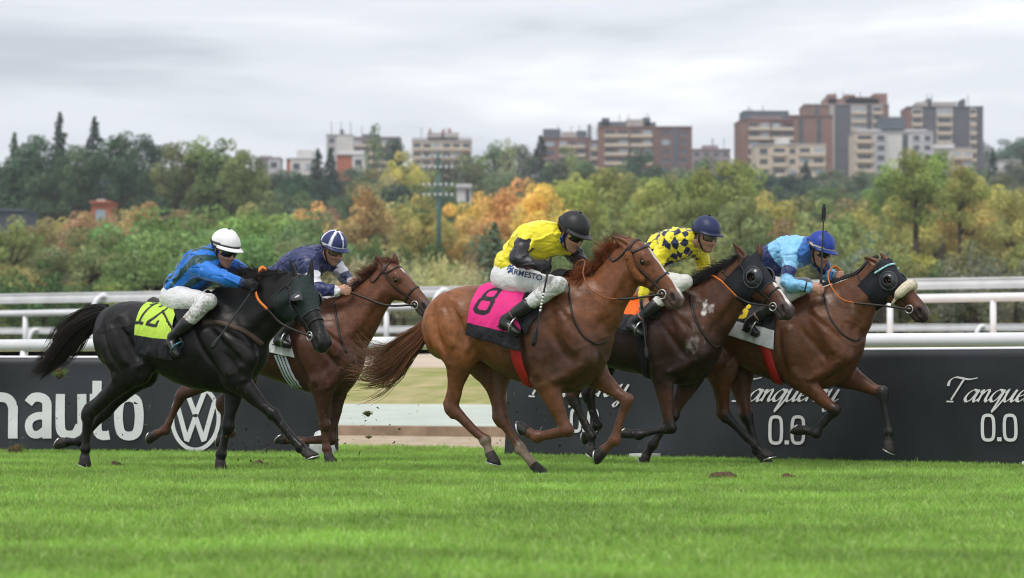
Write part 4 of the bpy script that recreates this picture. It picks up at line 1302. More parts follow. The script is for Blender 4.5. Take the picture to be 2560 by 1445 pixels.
        w = .004 * vnoise(Xm * (1, 1, 1.5), 15, J['seed'], 1) + .014 * (1 - np.minimum(1, np.abs(vnoise(Xm * (1.3, .8, .9), 17, J['seed'] + 1, 2)) * 2.2)) ** 2 * -1 + .008 * (1 - np.minimum(1, np.abs(vnoise(Xm * (.8, 1.0, 1.5), 34, J['seed'] + 2, 1)) * 2.0)) ** 2
        Dr = g_.D.ravel(); Dr[m] += w; g_.D = Dr.reshape(N)
        V, Fc = keep_largest(*g_.surface(0, 1))
        C = s.silk_col(V)
        np_mesh('silks', V, Fc, M_SILK, s.root, True, C)
        # breeches
        b = Field(s.lo, s.hi, .0066)
        b.chain([(*(P['waist'] * .55 + P['pelvis'] * .45), .106, .142), (*P['pelvis'], .130, .168)], k=.03, n=4)
        hp = (P['hip_n'] + P['hip_f']) / 2
        b.chain([(*(P['pelvis'] + (-.01, -.07, -.02)), .125, .10), (*(P['hip_n'] + (-.0, .02, -.0)), .112, .10)], k=.04, n=3)
        b.chain([(*(P['pelvis'] + (-.01, .07, -.02)), .125, .10), (*(P['hip_f'] + (-.0, -.02, -.0)), .112, .10)], k=.04, n=3)
        cf = J.get('calf', .68)
        for k in 'nf': s.leg(b, k, .010, cf)
        N = b.n; m = np.abs(b.D.ravel()) < .05; X = np.stack(np.meshgrid(*b.ax, indexing='ij'), -1).reshape(-1, 3)[m].astype(float)
        kn = P['kn_n']; an = P['an_n']
        low = np.clip((P['kn_n'][2] + .02 - X[:, 2]) / .12, 0, 1)
        w = .003 * vnoise(X, 20, 31, 2) + (.25 + low) * .007 * (1 - np.minimum(1, np.abs(vnoise(X * (.8, .6, 1.3), 38, 33, 1)) * 2)) ** 2
        Dr = b.D.ravel(); Dr[m] += w; b.D = Dr.reshape(N)
        V, Fc = keep_largest(*b.surface(0, 1))
        C = np.tile(np.array(J.get('breech', (.70, .70, .71))), (len(V), 1))
        # mud thrown up on the shins and knees
        d = np.minimum.reduce([np.linalg.norm(V - (P['kn_' + k] * (1 - t) + P['an_' + k] * t), axis=1) for k in 'nf' for t in (0, .25, .5, .75)])
        w = np.clip((.17 - d) / .12, 0, 1) * np.clip(.30 + .50 * vnoise(V, 60, 17, 2) + .9 * vnoise(V, 190, 18, 2), 0, 1) * J.get('mud', 1.0)
        w = np.clip(w + .4 * (vnoise(V, 150, 19, 2) > 1.35) * J.get('mud', 1.0), 0, .9)
        C = C * (1 - w[:, None] * .8) + np.array((.22, .185, .13)) * w[:, None] * .8
        s.breech = np_mesh('breeches', V, Fc, M_BREECH, s.root, True, C)
        s.bf = b
        # boots
        for k in 'nf':
            bf = Field(np.minimum.reduce([P['kn_' + k], P['an_' + k], P['he_' + k], P['to_' + k]]) - .12, np.maximum.reduce([P['kn_' + k], P['an_' + k], P['he_' + k], P['to_' + k]]) + .12, .006)
            n_, a_ = P['kn_' + k], P['an_' + k]
            bf.chain([(*(n_ * (1 - cf + .06) + a_ * (cf - .06)), .055, .055), (*(n_ * .12 + a_ * .88), .047, .047)], k=.02, n=3)
            s.foot(bf, k, .006)
            Vb, Fb = keep_largest(*bf.surface(0, 1))
            bt = np_mesh('boot', Vb, Fb, M_BOOT, s.root, True)
            # sole
            he, to = P['he_' + k], P['to_' + k]; d = (to - he) / np.linalg.norm(to - he)
            dn = np.cross((0, 1, 0), d); dn = dn if dn[2] < 0 else -dn
            sp = [(*(he + d * t + dn * .028),) for t in (.0, .05)]
            so = MB()
            for t0, t1, wd in ((.0, .055, .026), (.10, np.linalg.norm(to - he) - .01, .034)):
                a0, a1 = he + d * t0 + dn * .034, he + d * t1 + dn * (.034 if t0 == 0 else .026)
                so.tube([a0, a1], [wd, wd * .95], 10, True, flat=.28, up=dn)
            so.build('sole', M_BLACK, bt, True)
        # gloves
        if J.get('gloves'):
            for k in 'nf':
                w = P['wr_' + k]; gf = Field(w - .2, w + .2, .0055)
                s.hand(gf, k, .003)
                e = P['el_' + k]; dd = (e - w) / np.linalg.norm(e - w)
                gf.chain([(*(w + dd * .085), .040, .040), (*(w - dd * .0), .032, .030)], k=.02, n=3)
                Vg, Fg = keep_largest(*gf.surface(0, 1))
                np_mesh('glove', Vg, Fg, M_GLOVE, s.root, True)
        s.helmet()
        if 'detail' in J: J['detail'](s)
    def silk_col(s, V):
        P, J = s.P, s.J
        def seg(a, b):
            ba = b - a; t = np.clip((V - a) @ ba / (ba @ ba), 0, 1)
            return np.linalg.norm(V - a - t[:, None] * ba, axis=1), t
        arms = {}
        for k in 'nf':
            d1, t1 = seg(P['sh_' + k], P['el_' + k]); d2, t2 = seg(P['el_' + k], P['wr_' + k])
            d = np.minimum(d1, d2); u = np.where(d1 <= d2, t1, 1 + t2); arms[k] = (d, u)
        pts = [P['pelvis'], P['waist'], P['chest'], P['upper'], P['neck']]
        D = np.full(len(V), 9.); T = np.zeros(len(V))
        for i in range(4):
            d, t = seg(pts[i], pts[i + 1]); m = d < D; D[m] = d[m]; T[m] = i + t[m]
        k = np.where(arms['n'][0] < arms['f'][0], 0, 1)
        da = np.where(k == 0, arms['n'][0], arms['f'][0]); ua = np.where(k == 0, arms['n'][1], arms['f'][1])
        side = np.abs(V[:, 1])
        arm = (da < .078) & ((D - .10 > da - .055) | (ua > .35)) & ((side > .15) | (ua > .5))
        return np.clip(J['pattern'](s, V, arm, ua, T, k), .002, 1)
    def helmet(s):
        J = s.J; E = s.E
        n1, n2 = 22, 56
        ra, rb, rc = .134, .112, .128
        V = []; ang = []
        for i in range(n1):
            for j in range(n2):
                az = 2 * math.pi * j / n2
                cut = math.radians(91 + 14 * (1 - math.cos(az)) / 2)       # a little lower at the back
                th = cut * i / (n1 - 1)
                f = ra * math.sin(th) * math.cos(az); l = rb * math.sin(th) * math.sin(az); u = .042 + rc * math.cos(th)
                if f < 0: f *= 1.02
                V.append(E(f - .006, u, l)); ang.append((th, az))
        V = np.array(V); ang = np.array(ang); F_ = []
        for i in range(n1 - 1):
            for j in range(n2):
                k = (j + 1) % n2
                F_.append((i * n2 + j, (i + 1) * n2 + j, (i + 1) * n2 + k, i * n2 + k))
        V += np.outer(.0025 * vnoise(V, 40, J['seed'] + 40, 2), (1, 1, 1)) * .6
        C = np.array([J['helmet'](th, az) for th, az in ang])
        h = np_mesh('helmet', V, F_, M_HELM, s.root, True, C)
        so = h.modifiers.new('shell', 'SOLIDIFY'); so.thickness = .006; so.offset = -1
        # peak
        V = []; F_ = []; n = 24
        for i in range(5):
            for j in range(n):
                az = math.radians(-78 + 156 * j / (n - 1)); r = i / 4
                ext = .052 * r * max(0, math.cos(az * 1.1)) ** .7
                f = (ra * .985 + ext) * math.cos(az); l = (rb * .985 + ext * .5) * math.sin(az)
                V.append(E(f - .006, .043 - .014 * r - .010 * abs(math.sin(az)) * r, l))
        for i in range(4):
            for j in range(n - 1): F_.append((i * n + j, i * n + j + 1, (i + 1) * n + j + 1, (i + 1) * n + j))
        pk = np_mesh('peak', V, F_, M_HELM, h, True, np.tile(np.array(J['peak']), (len(V), 1)))
        so = pk.modifiers.new('shell', 'SOLIDIFY'); so.thickness = .005
        if J.get('button', True):
            v, f = sphere_geo(E(-.006, .042 + rc + .002), (.012, .012, .007), 12, 8)
            np_mesh('button', v, f, M_BLACK if J.get('btn') is None else J['btn'], h, True)
        # chin strap
        for sg in (-1, 1):
            p = [E(.0, .0, sg * .088), E(.010, -.05, sg * .080), E(.030, -.10, sg * .045), E(.045, -.130, sg * .008)]
            p = s.field.project(catmull(p, 14), .004, 10); v, f = ribbon_geo(p, s.field.grad(p), .014, .002)
            np_mesh('chin_strap', v, f, M_BLACK, h, True)
        # goggles
        V = []; F_ = []; na, nb = 30, 7
        for j in range(na):
            a = math.radians(-72 + 144 * j / (na - 1))
            bridge = math.exp(-(a / .16) ** 2)
            for i in range(nb):
                t = i / (nb - 1) * 2 - 1
                hgt = .027 * (1 - .45 * bridge * (t < 0)) * (1 - .35 * (abs(a) / 1.26) ** 4)
                bul = .010 * (1 - t * t)
                f = .016 + (.084 + bul) * math.cos(a) ** .8 if math.cos(a) > 0 else .016
                V.append(E(f, -.006 + t * hgt + (.003 if t > 0 else 0), (.080 + bul * .4) * math.sin(a)))
        for j in range(na - 1):
            for i in range(nb - 1): F_.append((j * nb + i, (j + 1) * nb + i, (j + 1) * nb + i + 1, j * nb + i + 1))
        go = np_mesh('goggles', V, F_, J.get('lens', M_LENS), s.root, True)
        so = go.modifiers.new('shell', 'SOLIDIFY'); so.thickness = .006; so.offset = -1
        V = np.array(V).reshape(na, nb, 3)
        rim = np.concatenate([V[:, 0], V[-1, 1:], V[::-1, -1][1:], V[0, ::-1][1:]])
        v, f = tube_geo(rim, .0045, 6, False)
        np_mesh('goggle_frame', v, f, M_BLACK, go, True)
        for sg in (-1, 1):
            v, f = sphere_geo(E(.052, -.006, sg * .083), (.012, .006, .012), 12, 8)
            if J.get('disc', True): np_mesh('goggle_vent', v, f, M_GOLD, go, True)
        a = np.linspace(math.radians(75), math.radians(285), 30)
        st = [E(ra * 1.02 * math.cos(t) - .006, .020 + .045 * max(0, -math.cos(t)), rb * 1.03 * math.sin(t)) for t in a]
        nr = [s.fw * math.cos(t) + s.lt * math.sin(t) for t in a]
        v, f = ribbon_geo(st, nr, .018, .002)
        np_mesh('goggle_strap', v, f, M_BLACK, go, True)
        if J.get('scarf'):
            m = mat_flat('blue_neck_warmer', J['scarf'], rough=.8, vary=.2, bump=.3, bscale=60)
            sf = Field(s.hc - .24, s.hc + .2, .006)
            sf.chain([(*(s.P['neck'] * .8 + s.E(-.03, -.06) * .2), .068, .070), (*E(-.030, -.070), .066, .068), (*E(-.022, -.045), .062, .070)], k=.01, n=5)
            for sg in (-1, 1): sf.chain([(*E(-.02, -.06, sg * .05), .03, .026), (*E(.008, -.012, sg * .072), .018, .012)], k=.02, n=3)
            Vs, Fs = keep_largest(*sf.surface(0, 1)); np_mesh('neck_warmer', Vs, Fs, m, s.root, True)
    def print_on(s, text, px, py, size, rot, mat, field, name='print', font=None):
        """small flat lettering laid onto a garment at a photograph pixel"""
        cu = bpy.data.curves.new('t', 'FONT'); cu.body = text; cu.size = 1.0; cu.align_x = 'CENTER'; cu.align_y = 'CENTER'
        cu.offset = .012
        ob = bpy.data.objects.new('t', cu); COL.objects.link(ob)
        dg = bpy.context.evaluated_depsgraph_get(); me = bpy.data.meshes.new_from_object(ob.evaluated_get(dg))
        bpy.data.objects.remove(ob)
        v = np.array([x.co[:2] for x in me.vertices]); fc = [tuple(p.vertices) for p in me.polygons]
        bpy.data.meshes.remove(me)
        k = 326.0 * size
        c, sn = math.cos(rot), math.sin(rot)
        qx = px + k * (v[:, 0] * c - v[:, 1] * sn); qy = py - k * (v[:, 0] * sn + v[:, 1] * c)
        rays = [s.H.fr.ray(x, y) for x, y in zip(qx, qy)]
        out = field.cast(np.array([r[0] for r in rays]), np.array([r[1] for r in rays]), 15, 30)
        bad = np.isnan(out[:, 0])
        if bad.any(): out[bad] = np.nanmean(out, axis=0)
        out = field.project(np.array(out), .0035, 4)
        return np_mesh(name, out, fc, mat, s.breech, True)

# racing colours
NAVY = (.016, .022, .075); YEL = (.90, .76, .035); SKY = (.23, .53, .80); ROY = (.012, .11, .52); BLK = (.016, .015, .020)
def pat_A(s, V, arm, u, T, k):
    C = np.tile(np.array((.012, .17, .62)), (len(V), 1))
    pp = sorted([(p[0], p[2]) for p in (s.P['pelvis'], s.P['waist'], s.P['chest'], s.P['upper'], s.P['neck'])])
    ph = np.arctan2(-V[:, 1], V[:, 2] - np.interp(V[:, 0], *zip(*pp)))
    st = (np.sin(ph * 8.5 + .5) > .1) & ~arm
    C[st] = (.008, .055, .060)
    cuff = arm & (u > 1.86); C[cuff] = (.012, .03, .10)
    return C
def pat_B(s, V, arm, u, T, k):
    C = np.tile(np.array((.020, .028, .105)), (len(V), 1))
    C[arm & (u > .42) & (u < .86)] = (.72, .73, .78)
    C[arm & (u > 1.93)] = (.75, .75, .78)
    return C
def pat_C(s, V, arm, u, T, k):
    C = np.tile(np.array(YEL), (len(V), 1)); C[arm] = BLK
    sp = (vnoise(V, 130, 5, 2) > 1.35) & ~arm; C[sp] = (.30, .22, .02)
    return C
def pat_D(s, V, arm, u, T, k):
    C = np.tile(np.array(YEL), (len(V), 1))
    x = (T * .15) / .074; ph = np.arctan2(V[:, 1], V[:, 2] - np.interp(V[:, 0], *zip(*sorted([(p[0], p[2]) for p in (s.P['pelvis'], s.P['waist'], s.P['chest'], s.P['upper'], s.P['neck'])]))))
    y = ph * .155 / .088
    a = np.floor(x + y); b = np.floor(x - y)
    C[(((a + b) % 2) == 0) & ~arm & (T < 3.85)] = (.020, .024, .075)
    return C
def pat_E(s, V, arm, u, T, k):
    C = np.tile(np.array(SKY), (len(V), 1))
    C[(~arm) & (T > 1.05) & (T < 1.75)] = (.022, .036, .125)
    C[arm & (u > .50) & (u < .80)] = (.022, .036, .125)
    C[arm & (u > 1.80) & (u < 1.87)] = (.014, .016, .03)
    C[(~arm) & (T > 3.72)] = (.035, .15, .46)
    return C

def det_C(s):
    s.print_on('ARMESTO', 1314, 687, .060, math.radians(-13), M_INK, s.bf)
    # crest beside the name: a small ring with waves
    m = MB()
    for yy in (-6, 0, 6):
        pts = []
        for t in np.linspace(-1, 1, 9):
            x, y = 1276 + t * (9 - abs(yy) * .4), 672 + yy + 2.0 * math.sin(t * 5)
            o, d = s.H.fr.ray(x, y); h = s.bf.cast(o, d, 15, 30)[0]
            pts.append(h if not np.isnan(h[0]) else s.H.fr.L(x, y, -.25))
        pts = s.bf.project(np.array(pts), .003, 3)
        m.tube(pts, .0075, 6, True, flat=.3)
    m.build('crest', mat_flat('blue_print', (.02, .10, .32), rough=.6), s.breech, True)

def helm(base, stripes=None, band=None, bandcol=None, dark=None):
    def f(th, az):
        c = np.array(base)
        if stripes is not None:
            for a in (0, 60, 120, 180, 240, 300):
                d = abs((math.degrees(az) - a + 180) % 360 - 180)
                if d * math.sin(max(th, .05)) < 5.0 and th < 1.55: c = np.array(stripes)
        if band is not None and band[0] < math.degrees(th) < band[1]: c = np.array(bandcol)
        return c
    return f

JOCK = {}
JOCK['A'] = dict(label='jockey in blue and green striped silks with a white helmet', seed=11, yaw=16, pitch=-20, gloves=True, calf=.82,
    px=dict(pelvis=(450, 742, 0), waist=(464, 706, 0), chest=(496, 672, 0), upper=(524, 652, 0), neck=(542, 645, 0), head=(562, 624, 0),
            sh_n=(497, 668, -.18), el_n=(560, 695, -.27), wr_n=(606, 709, -.21), sh_f=(552, 652, .17), el_f=(598, 672, .22), wr_f=(640, 702, .10),
            hip_n=(450, 750, -.12), kn_n=(523, 753, -.27), an_n=(446, 828, -.33), he_n=(420, 850, -.33), to_n=(449, 892, -.35),
            hip_f=(450, 750, .12), kn_f=(535, 756, .27), an_f=(460, 828, .33), he_f=(434, 850, .33), to_f=(462, 892, .35)),
    helmet=helm((.80, .80, .80), None, (82, 92), (.02, .02, .022)), peak=(.80, .80, .80), pattern=pat_A, scarf=(.012, .06, .40), skin=(.50, .27, .19), hair=(.16, .09, .05))
JOCK['B'] = dict(label='jockey in navy silks with white sleeve bands and striped cap', seed=12, yaw=22, pitch=-24, lens=M_LENSP, disc=False,
    px=dict(pelvis=(672, 735, 0), waist=(700, 696, 0), chest=(742, 664, 0), upper=(780, 648, 0), neck=(806, 644, 0), head=(832, 622, 0),
            sh_n=(770, 660, -.18), el_n=(792, 722, -.24), wr_n=(842, 726, -.19), sh_f=(822, 646, .17), el_f=(862, 694, .24), wr_f=(880, 706, .08),
            hip_n=(676, 742, -.12), kn_n=(752, 755, -.27), an_n=(712, 828, -.33), he_n=(686, 852, -.33), to_n=(728, 862, -.35),
            hip_f=(676, 742, .12), kn_f=(760, 758, .27), an_f=(712, 828, .33), he_f=(690, 848, .33), to_f=(728, 868, .35)),
    helmet=helm((.020, .030, .115), (.72, .74, .80), (86, 96), (.72, .74, .80)), peak=(.018, .026, .09), pattern=pat_B, breech=(.70, .69, .66))
JOCK['C'] = dict(label='jockey in yellow silks with black sleeves and black helmet', seed=13, yaw=14, pitch=-30, gloves=True, detail=det_C, calf=.76,
    px=dict(pelvis=(1278, 690, 0), waist=(1288, 652, 0), chest=(1328, 606, 0), upper=(1372, 592, 0), neck=(1402, 592, 0), head=(1430, 582, 0),
            sh_n=(1326, 592, -.18), el_n=(1288, 643, -.33), wr_n=(1338, 662, -.36), sh_f=(1414, 604, .17), el_f=(1450, 652, .25), wr_f=(1456, 694, .08),
            hip_n=(1282, 700, -.12), kn_n=(1398, 712, -.27), an_n=(1282, 788, -.33), he_n=(1250, 806, -.33), to_n=(1300, 834, -.35),
            hip_f=(1282, 700, .12), kn_f=(1410, 706, .27), an_f=(1290, 785, .33), he_f=(1258, 806, .33), to_f=(1305, 836, .35)),
    helmet=helm((.016, .016, .019)), peak=(.018, .018, .02), pattern=pat_C, scarf=(.012, .05, .26), hair=(.02, .013, .01))
JOCK['D'] = dict(label='jockey in yellow and navy diamond silks with a navy helmet', seed=14, yaw=24, pitch=-16, lens=M_LENSP, disc=False, calf=.72, handdir_n=(.1, 0, -1),
    px=dict(pelvis=(1592, 702, 0), waist=(1612, 662, 0), chest=(1660, 618, 0), upper=(1705, 604, 0), neck=(1738, 602, 0), head=(1765, 588, 0),
            sh_n=(1672, 606, -.18), el_n=(1622, 680, -.27), wr_n=(1606, 742, -.30), sh_f=(1745, 618, .17), el_f=(1762, 668, .23), wr_f=(1742, 712, .08),
            hip_n=(1602, 706, -.12), kn_n=(1714, 704, -.24), an_n=(1602, 792, -.33), he_n=(1568, 813, -.33), to_n=(1610, 838, -.35),
            hip_f=(1602, 706, .12), kn_f=(1716, 715, .27), an_f=(1606, 795, .33), he_f=(1572, 815, .33), to_f=(1614, 842, .35)),
    helmet=helm((.016, .026, .085)), peak=(.014, .020, .055), pattern=pat_D, mud=.35, breech=(.66, .65, .62), skin=(.44, .23, .16))
JOCK['E'] = dict(label='jockey in light blue silks with navy bands and a royal blue helmet', seed=15, yaw=20, pitch=-24, calf=.74,
    px=dict(pelvis=(1888, 706, 0), waist=(1912, 664, 0), chest=(1958, 632, 0), upper=(1998, 622, 0), neck=(2024, 622, 0), head=(2050, 626, 0),
            sh_n=(1978, 640, -.18), el_n=(1966, 708, -.33), wr_n=(2024, 720, -.27), sh_f=(2034, 634, .17), el_f=(2074, 692, .24), wr_f=(2094, 690, .10),
            hip_n=(1898, 716, -.12), kn_n=(2000, 722, -.20), an_n=(1892, 792, -.33), he_n=(1860, 815, -.33), to_n=(1898, 836, -.35),
            hip_f=(1898, 716, .12), kn_f=(2014, 712, .27), an_f=(1896, 795, .33), he_f=(1862, 817, .33), to_f=(1902, 844, .35)),
    helmet=helm((.014, .045, .30), None, (84, 91), (.70, .58, .40)), peak=(.012, .035, .22), pattern=pat_E, mud=.3, breech=(.62, .61, .63), btn=mat_flat('blue_button', (.014, .045, .30)))
JOCKEYS = {k: Jockey(HORSES[k], JOCK[k]) for k in HORSES}
# ------------------------------------------------------------------ saddles, number cloths, bridles, whips
def seg_d(x, y, segs):
    d = np.full(np.shape(x), 9.0)
    for (ax, ay), (bx, by) in segs:
        dx, dy = bx - ax, by - ay
        t = np.clip(((x - ax) * dx + (y - ay) * dy) / (dx * dx + dy * dy + 1e-9), 0, 1)
        d = np.minimum(d, np.hypot(x - ax - t * dx, y - ay - t * dy))
    return d
def loop(pts): return [(pts[i], pts[(i + 1) % len(pts)]) for i in range(len(pts))]
GLYPH = {
    '8': loop([(.25, .54), (.12, .64), (.12, .90), (.27, 1.0), (.73, 1.0), (.88, .90), (.88, .64), (.75, .54)]) + loop([(.25, .54), (.08, .44), (.08, .10), (.25, .0), (.75, .0), (.92, .10), (.92, .44), (.75, .54)]),
    '6': loop([(.10, .08), (.22, .0), (.78, .0), (.90, .08), (.90, .46), (.78, .56), (.10, .56)]) + [((.10, .3), (.10, .92)), ((.10, .92), (.22, 1.0)), ((.22, 1.0), (.78, 1.0)), ((.78, 1.0), (.90, .92)), ((.90, .92), (.90, .82))],
    '12': [((.12, .0), (.12, 1.0)), ((.12, 1.0), (-.02, .86)), ((-.06, .0), (.30, .0)), ((.55, .80), (.60, .96)), ((.60, .96), (.72, 1.0)), ((.72, 1.0), (.95, 1.0)), ((.95, 1.0), (1.05, .92)), ((1.05, .92), (1.05, .66)), ((1.05, .66), (.56, .06)), ((.56, .0), (1.08, .0)), ((1.06, .0), (1.06, .14))],
    '2': [((.10, .8), (.2, 1.0)), ((.2, 1.0), (.8, 1.0)), ((.8, 1.0), (.9, .7)), ((.9, .7), (.1, .0)), ((.1, .0), (.95, .0))],
}
M_CLOTH = mat_attr('number_cloth', rough=.6, spec=.25, vary=.06, scale=20, bump=.5, bscale=18, bdist=.008)
M_PAD = mat_flat('black_saddle_pad', (.013, .013, .016), rough=.75, spec=.2, vary=.3, scale=40, bump=.35, bscale=70)

def drape(h, sb, sf, hb, hf, nu, nv, off, wave=.0, seed=0, both=True):
    L = h.fr.L
    A, B = L(*sb), L(*sf)
    def hem(p):
        o, d = h.fr.ray(*p); q = h.f.cast(o, d, 15, 34)[0]
        return L(*p, -.27) if np.isnan(q[0]) else q
    HB, HF = hem(hb), hem(hf)
    us = np.linspace(0, 1, nu); vs = np.linspace(-1, 1, nv) if both else np.linspace(0, 1, nv)
    U, V = np.meshgrid(us, vs, indexing='ij'); U, V = U.ravel(), V.ravel()
    av = np.abs(V)
    x = (A[0] * (1 - U) + B[0] * U) * (1 - av) + (HB[0] * (1 - U) + HF[0] * U) * av
    zt = (A[2] * (1 - U) + B[2] * U); zc = zt - .40
    hz = HB[2] * (1 - U) + HF[2] * U; hy = -(HB[1] * (1 - U) + HF[1] * U)
    ph = np.arctan2(np.abs(hy), hz - zc) * av
    o = np.stack([x, np.zeros_like(x), zc], 1)
    d = np.stack([np.zeros_like(x), -np.sign(V) * np.sin(ph), np.cos(ph)], 1)
    P = h.f.march(o, d, off, .75)
    G = P.reshape(nu, nv, 3)
    for _ in range(3):
        G[:, 1:-1] = .5 * G[:, 1:-1] + .25 * (G[:, 2:] + G[:, :-2]); G[1:-1] = .5 * G[1:-1] + .25 * (G[2:] + G[:-2])
    P = G.reshape(-1, 3)
    if wave:
        P = P + d * (wave * (.35 + av) * (vnoise(np.stack([U * 3 + V * .8, V * 1.2, U * 0], 1), 4.6, seed, 3) * .6 + .45))[:, None]
    F_ = []
    for i in range(nu - 1):
        for j in range(nv - 1):
            F_.append((i * nv + j, i * nv + j + 1, (i + 1) * nv + j + 1, (i + 1) * nv + j))
    return P, np.array(F_), U, V

def number_cloth(h, key, label, sb, sf, hb, hf, base, lower, split, digits=None, dcol=BLK, box=(.12, .5, .30, .72), stroke=.10, upper=None, lean=0.0):
    t = thing('saddle_cloth', label, 'saddle cloth', h.root.location, h.root.rotation_euler[2], 'number cloths under the saddles')
    P, F_, U, V = drape(h, sb, sf, hb, hf, 90, 221, .017, .020, ord(key))
    av = np.abs(V)
    C = np.tile(np.array(base), (len(P), 1))
    if upper: C[av < upper[0]] = upper[1]
    C[av > split] = lower
    if digits:
        u0, u1, v0, v1 = box
        gy = 1 - (av - v0) / (v1 - v0); gx = (U - u0) / (u1 - u0) + lean * (gy - .5)
        d = seg_d(gx, gy * 1.2, [((a[0], a[1] * 1.2), (b[0], b[1] * 1.2)) for a, b in GLYPH[digits]])
        w = np.clip((stroke - d) / .035 + .5, 0, 1)[:, None]
        C = C * (1 - w) + np.array(dcol) * w
    o = np_mesh('cloth', P, F_, M_CLOTH, t, True, C)
    s = o.modifiers.new('thick', 'SOLIDIFY'); s.thickness = .005; s.offset = 1
    return t

def saddle(h, jk, label, sb, sf, hb, hf, girth=None, gw=.08, gmat=None, iron=None, stripes=False, flap=True):
    t = thing('racing_saddle', label, 'saddle', h.root.location, h.root.rotation_euler[2], 'light racing saddles')
    if flap:
        P, F_, U, V = drape(h, sb, sf, hb, hf, 30, 91, .028, .006, 5)
        o = np_mesh('flap', P, F_, M_PAD, t, True); s = o.modifiers.new('thick', 'SOLIDIFY'); s.thickness = .006; s.offset = 1
    a, b = h.fr.L(*sb), h.fr.L(*sf)
    # small seat with a raised cantle
    c = a * .9 + b * .1; m = MB(); n = 14; v = []; f = []
    xs = np.linspace(-.20, .20, n)
    for i, x in enumerate(xs):
        for j in range(9):
            q = (j / 8 - .5) * 2; w = .11 * (1 - .45 * (i / (n - 1)))
            top = h.f.march(np.array((c[0] + x, q * w, c[2] - .35)), np.array((0, 0, 1.)), .0, .6)[0]
            v.append(top + np.array((0, 0, .035 + .02 * max(0, -x / .2) ** 2 - .02 * q * q)))
    for i in range(n - 1):
        for j in range(8): f.append((i * 9 + j, (i + 1) * 9 + j, (i + 1) * 9 + j + 1, i * 9 + j + 1))
    o = np_mesh('seat', v, f, M_LEATHER, t, True); s = o.modifiers.new('thick', 'SOLIDIFY'); s.thickness = .03; s.offset = -1
    if girth:
        ob = h.strap('girth', girth, gw, gmat or M_RED, t, off=.010, thick=.004, n=26)
        if stripes:
            P, N = h.snap(girth, .010, 26); tt = np.gradient(P, axis=0); tt /= np.linalg.norm(tt, axis=1)[:, None]; w = np.cross(N, tt)
            for q in (-.28, 0, .28):
                v_, f_ = ribbon_geo(P + w * gw * q + N * .005, N, .008, .002); np_mesh('stripe', v_, f_, M_BLACK, ob, True)
    for k in 'nf':
        P = jk.P; a_, he, to = P['an_' + k], P['he_' + k], P['to_' + k]
        d = (to - he) / np.linalg.norm(to - he); mid = he * .42 + to * .58
        dn = np.cross((0, 1, 0), d); dn = dn if dn[2] < 0 else -dn
        pts = []
        for q in np.linspace(0, 2 * math.pi, 22):
            pts.append(mid - dn * (.030 + .062 * -math.cos(q) * (1 if math.cos(q) < 0 else .95)) * 1.0 + np.array((0, 1, 0)) * .058 * math.sin(q))
        v_, f_ = tube_geo(pts, .007, 6, False, 1.0, d)
        ir = np_mesh('stirrup_iron', v_, f_, iron or M_STEEL, t, True)
        top = mid - dn * .095
        sp = np.array((c[0] + .02, (-1 if k == 'n' else 1) * .20, c[2] - .06))
        path = catmull([sp, sp * .5 + top * .5 + np.array((0, (-1 if k == 'n' else 1) * .02, 0)), top], 12)
        path = np.array([q + h.f.grad(q)[0] * max(0, .03 - h.f.sample(q)[0]) for q in path])
        v_, f_ = ribbon_geo(path, np.tile((0, -1 if k == 'n' else 1, 0), (12, 1)), .022, .003)
        np_mesh('stirrup_leather', v_, f_, M_LEATHER, t, True)
    return t

def whip(label, a, b, n=20, r0=.009, r1=.005, flap=True, rings=None, hr=None, bend=(0, 0, 0)):
    """a, b world points: butt and tip"""
    t = thing('riding_whip', label, 'whip', tuple(a), 0, 'whips held by the jockeys')
    a, b = np.zeros(3), np.array(b) - np.array(a)
    ts = np.linspace(0, 1, n)
    pts = a + np.outer(ts, b) + np.outer(np.sin(ts * math.pi), bend)
    k = int(n * (.80 if flap else 1))
    v, f = tube_geo(pts[:k + 1], np.interp(ts[:k + 1], [0, .3, 1], [r0, r0 * .8, r1]), 8); np_mesh('shaft', v, f, M_WHIP, t, True)
    if flap:
        v, f = tube_geo(pts[k - 1:], np.interp(np.linspace(0, 1, n - k + 1), [0, .2, .9, 1], [r1, .017, .019, .012]), 8, True, .35, (0, 1, 0)); np_mesh('flap', v, f, M_BLACK, t, True)
    v, f = tube_geo(pts[:4], [r0 * 1.25, r0 * 1.35, r0 * 1.3, r0 * 1.2], 8); np_mesh('grip', v, f, M_BLACK, t, True)
    if rings:
        for q in np.linspace(rings[0], rings[1], rings[2]):
            p = a + b * q; d = b / np.linalg.norm(b)
            v, f = tube_geo([p - d * .008, p + d * .008], np.interp(q, [0, .3, 1], [r0, r0 * .8, r1]) + .0022, 8); np_mesh('white_ring', v, f, M_WHITE, t, True)
    return t

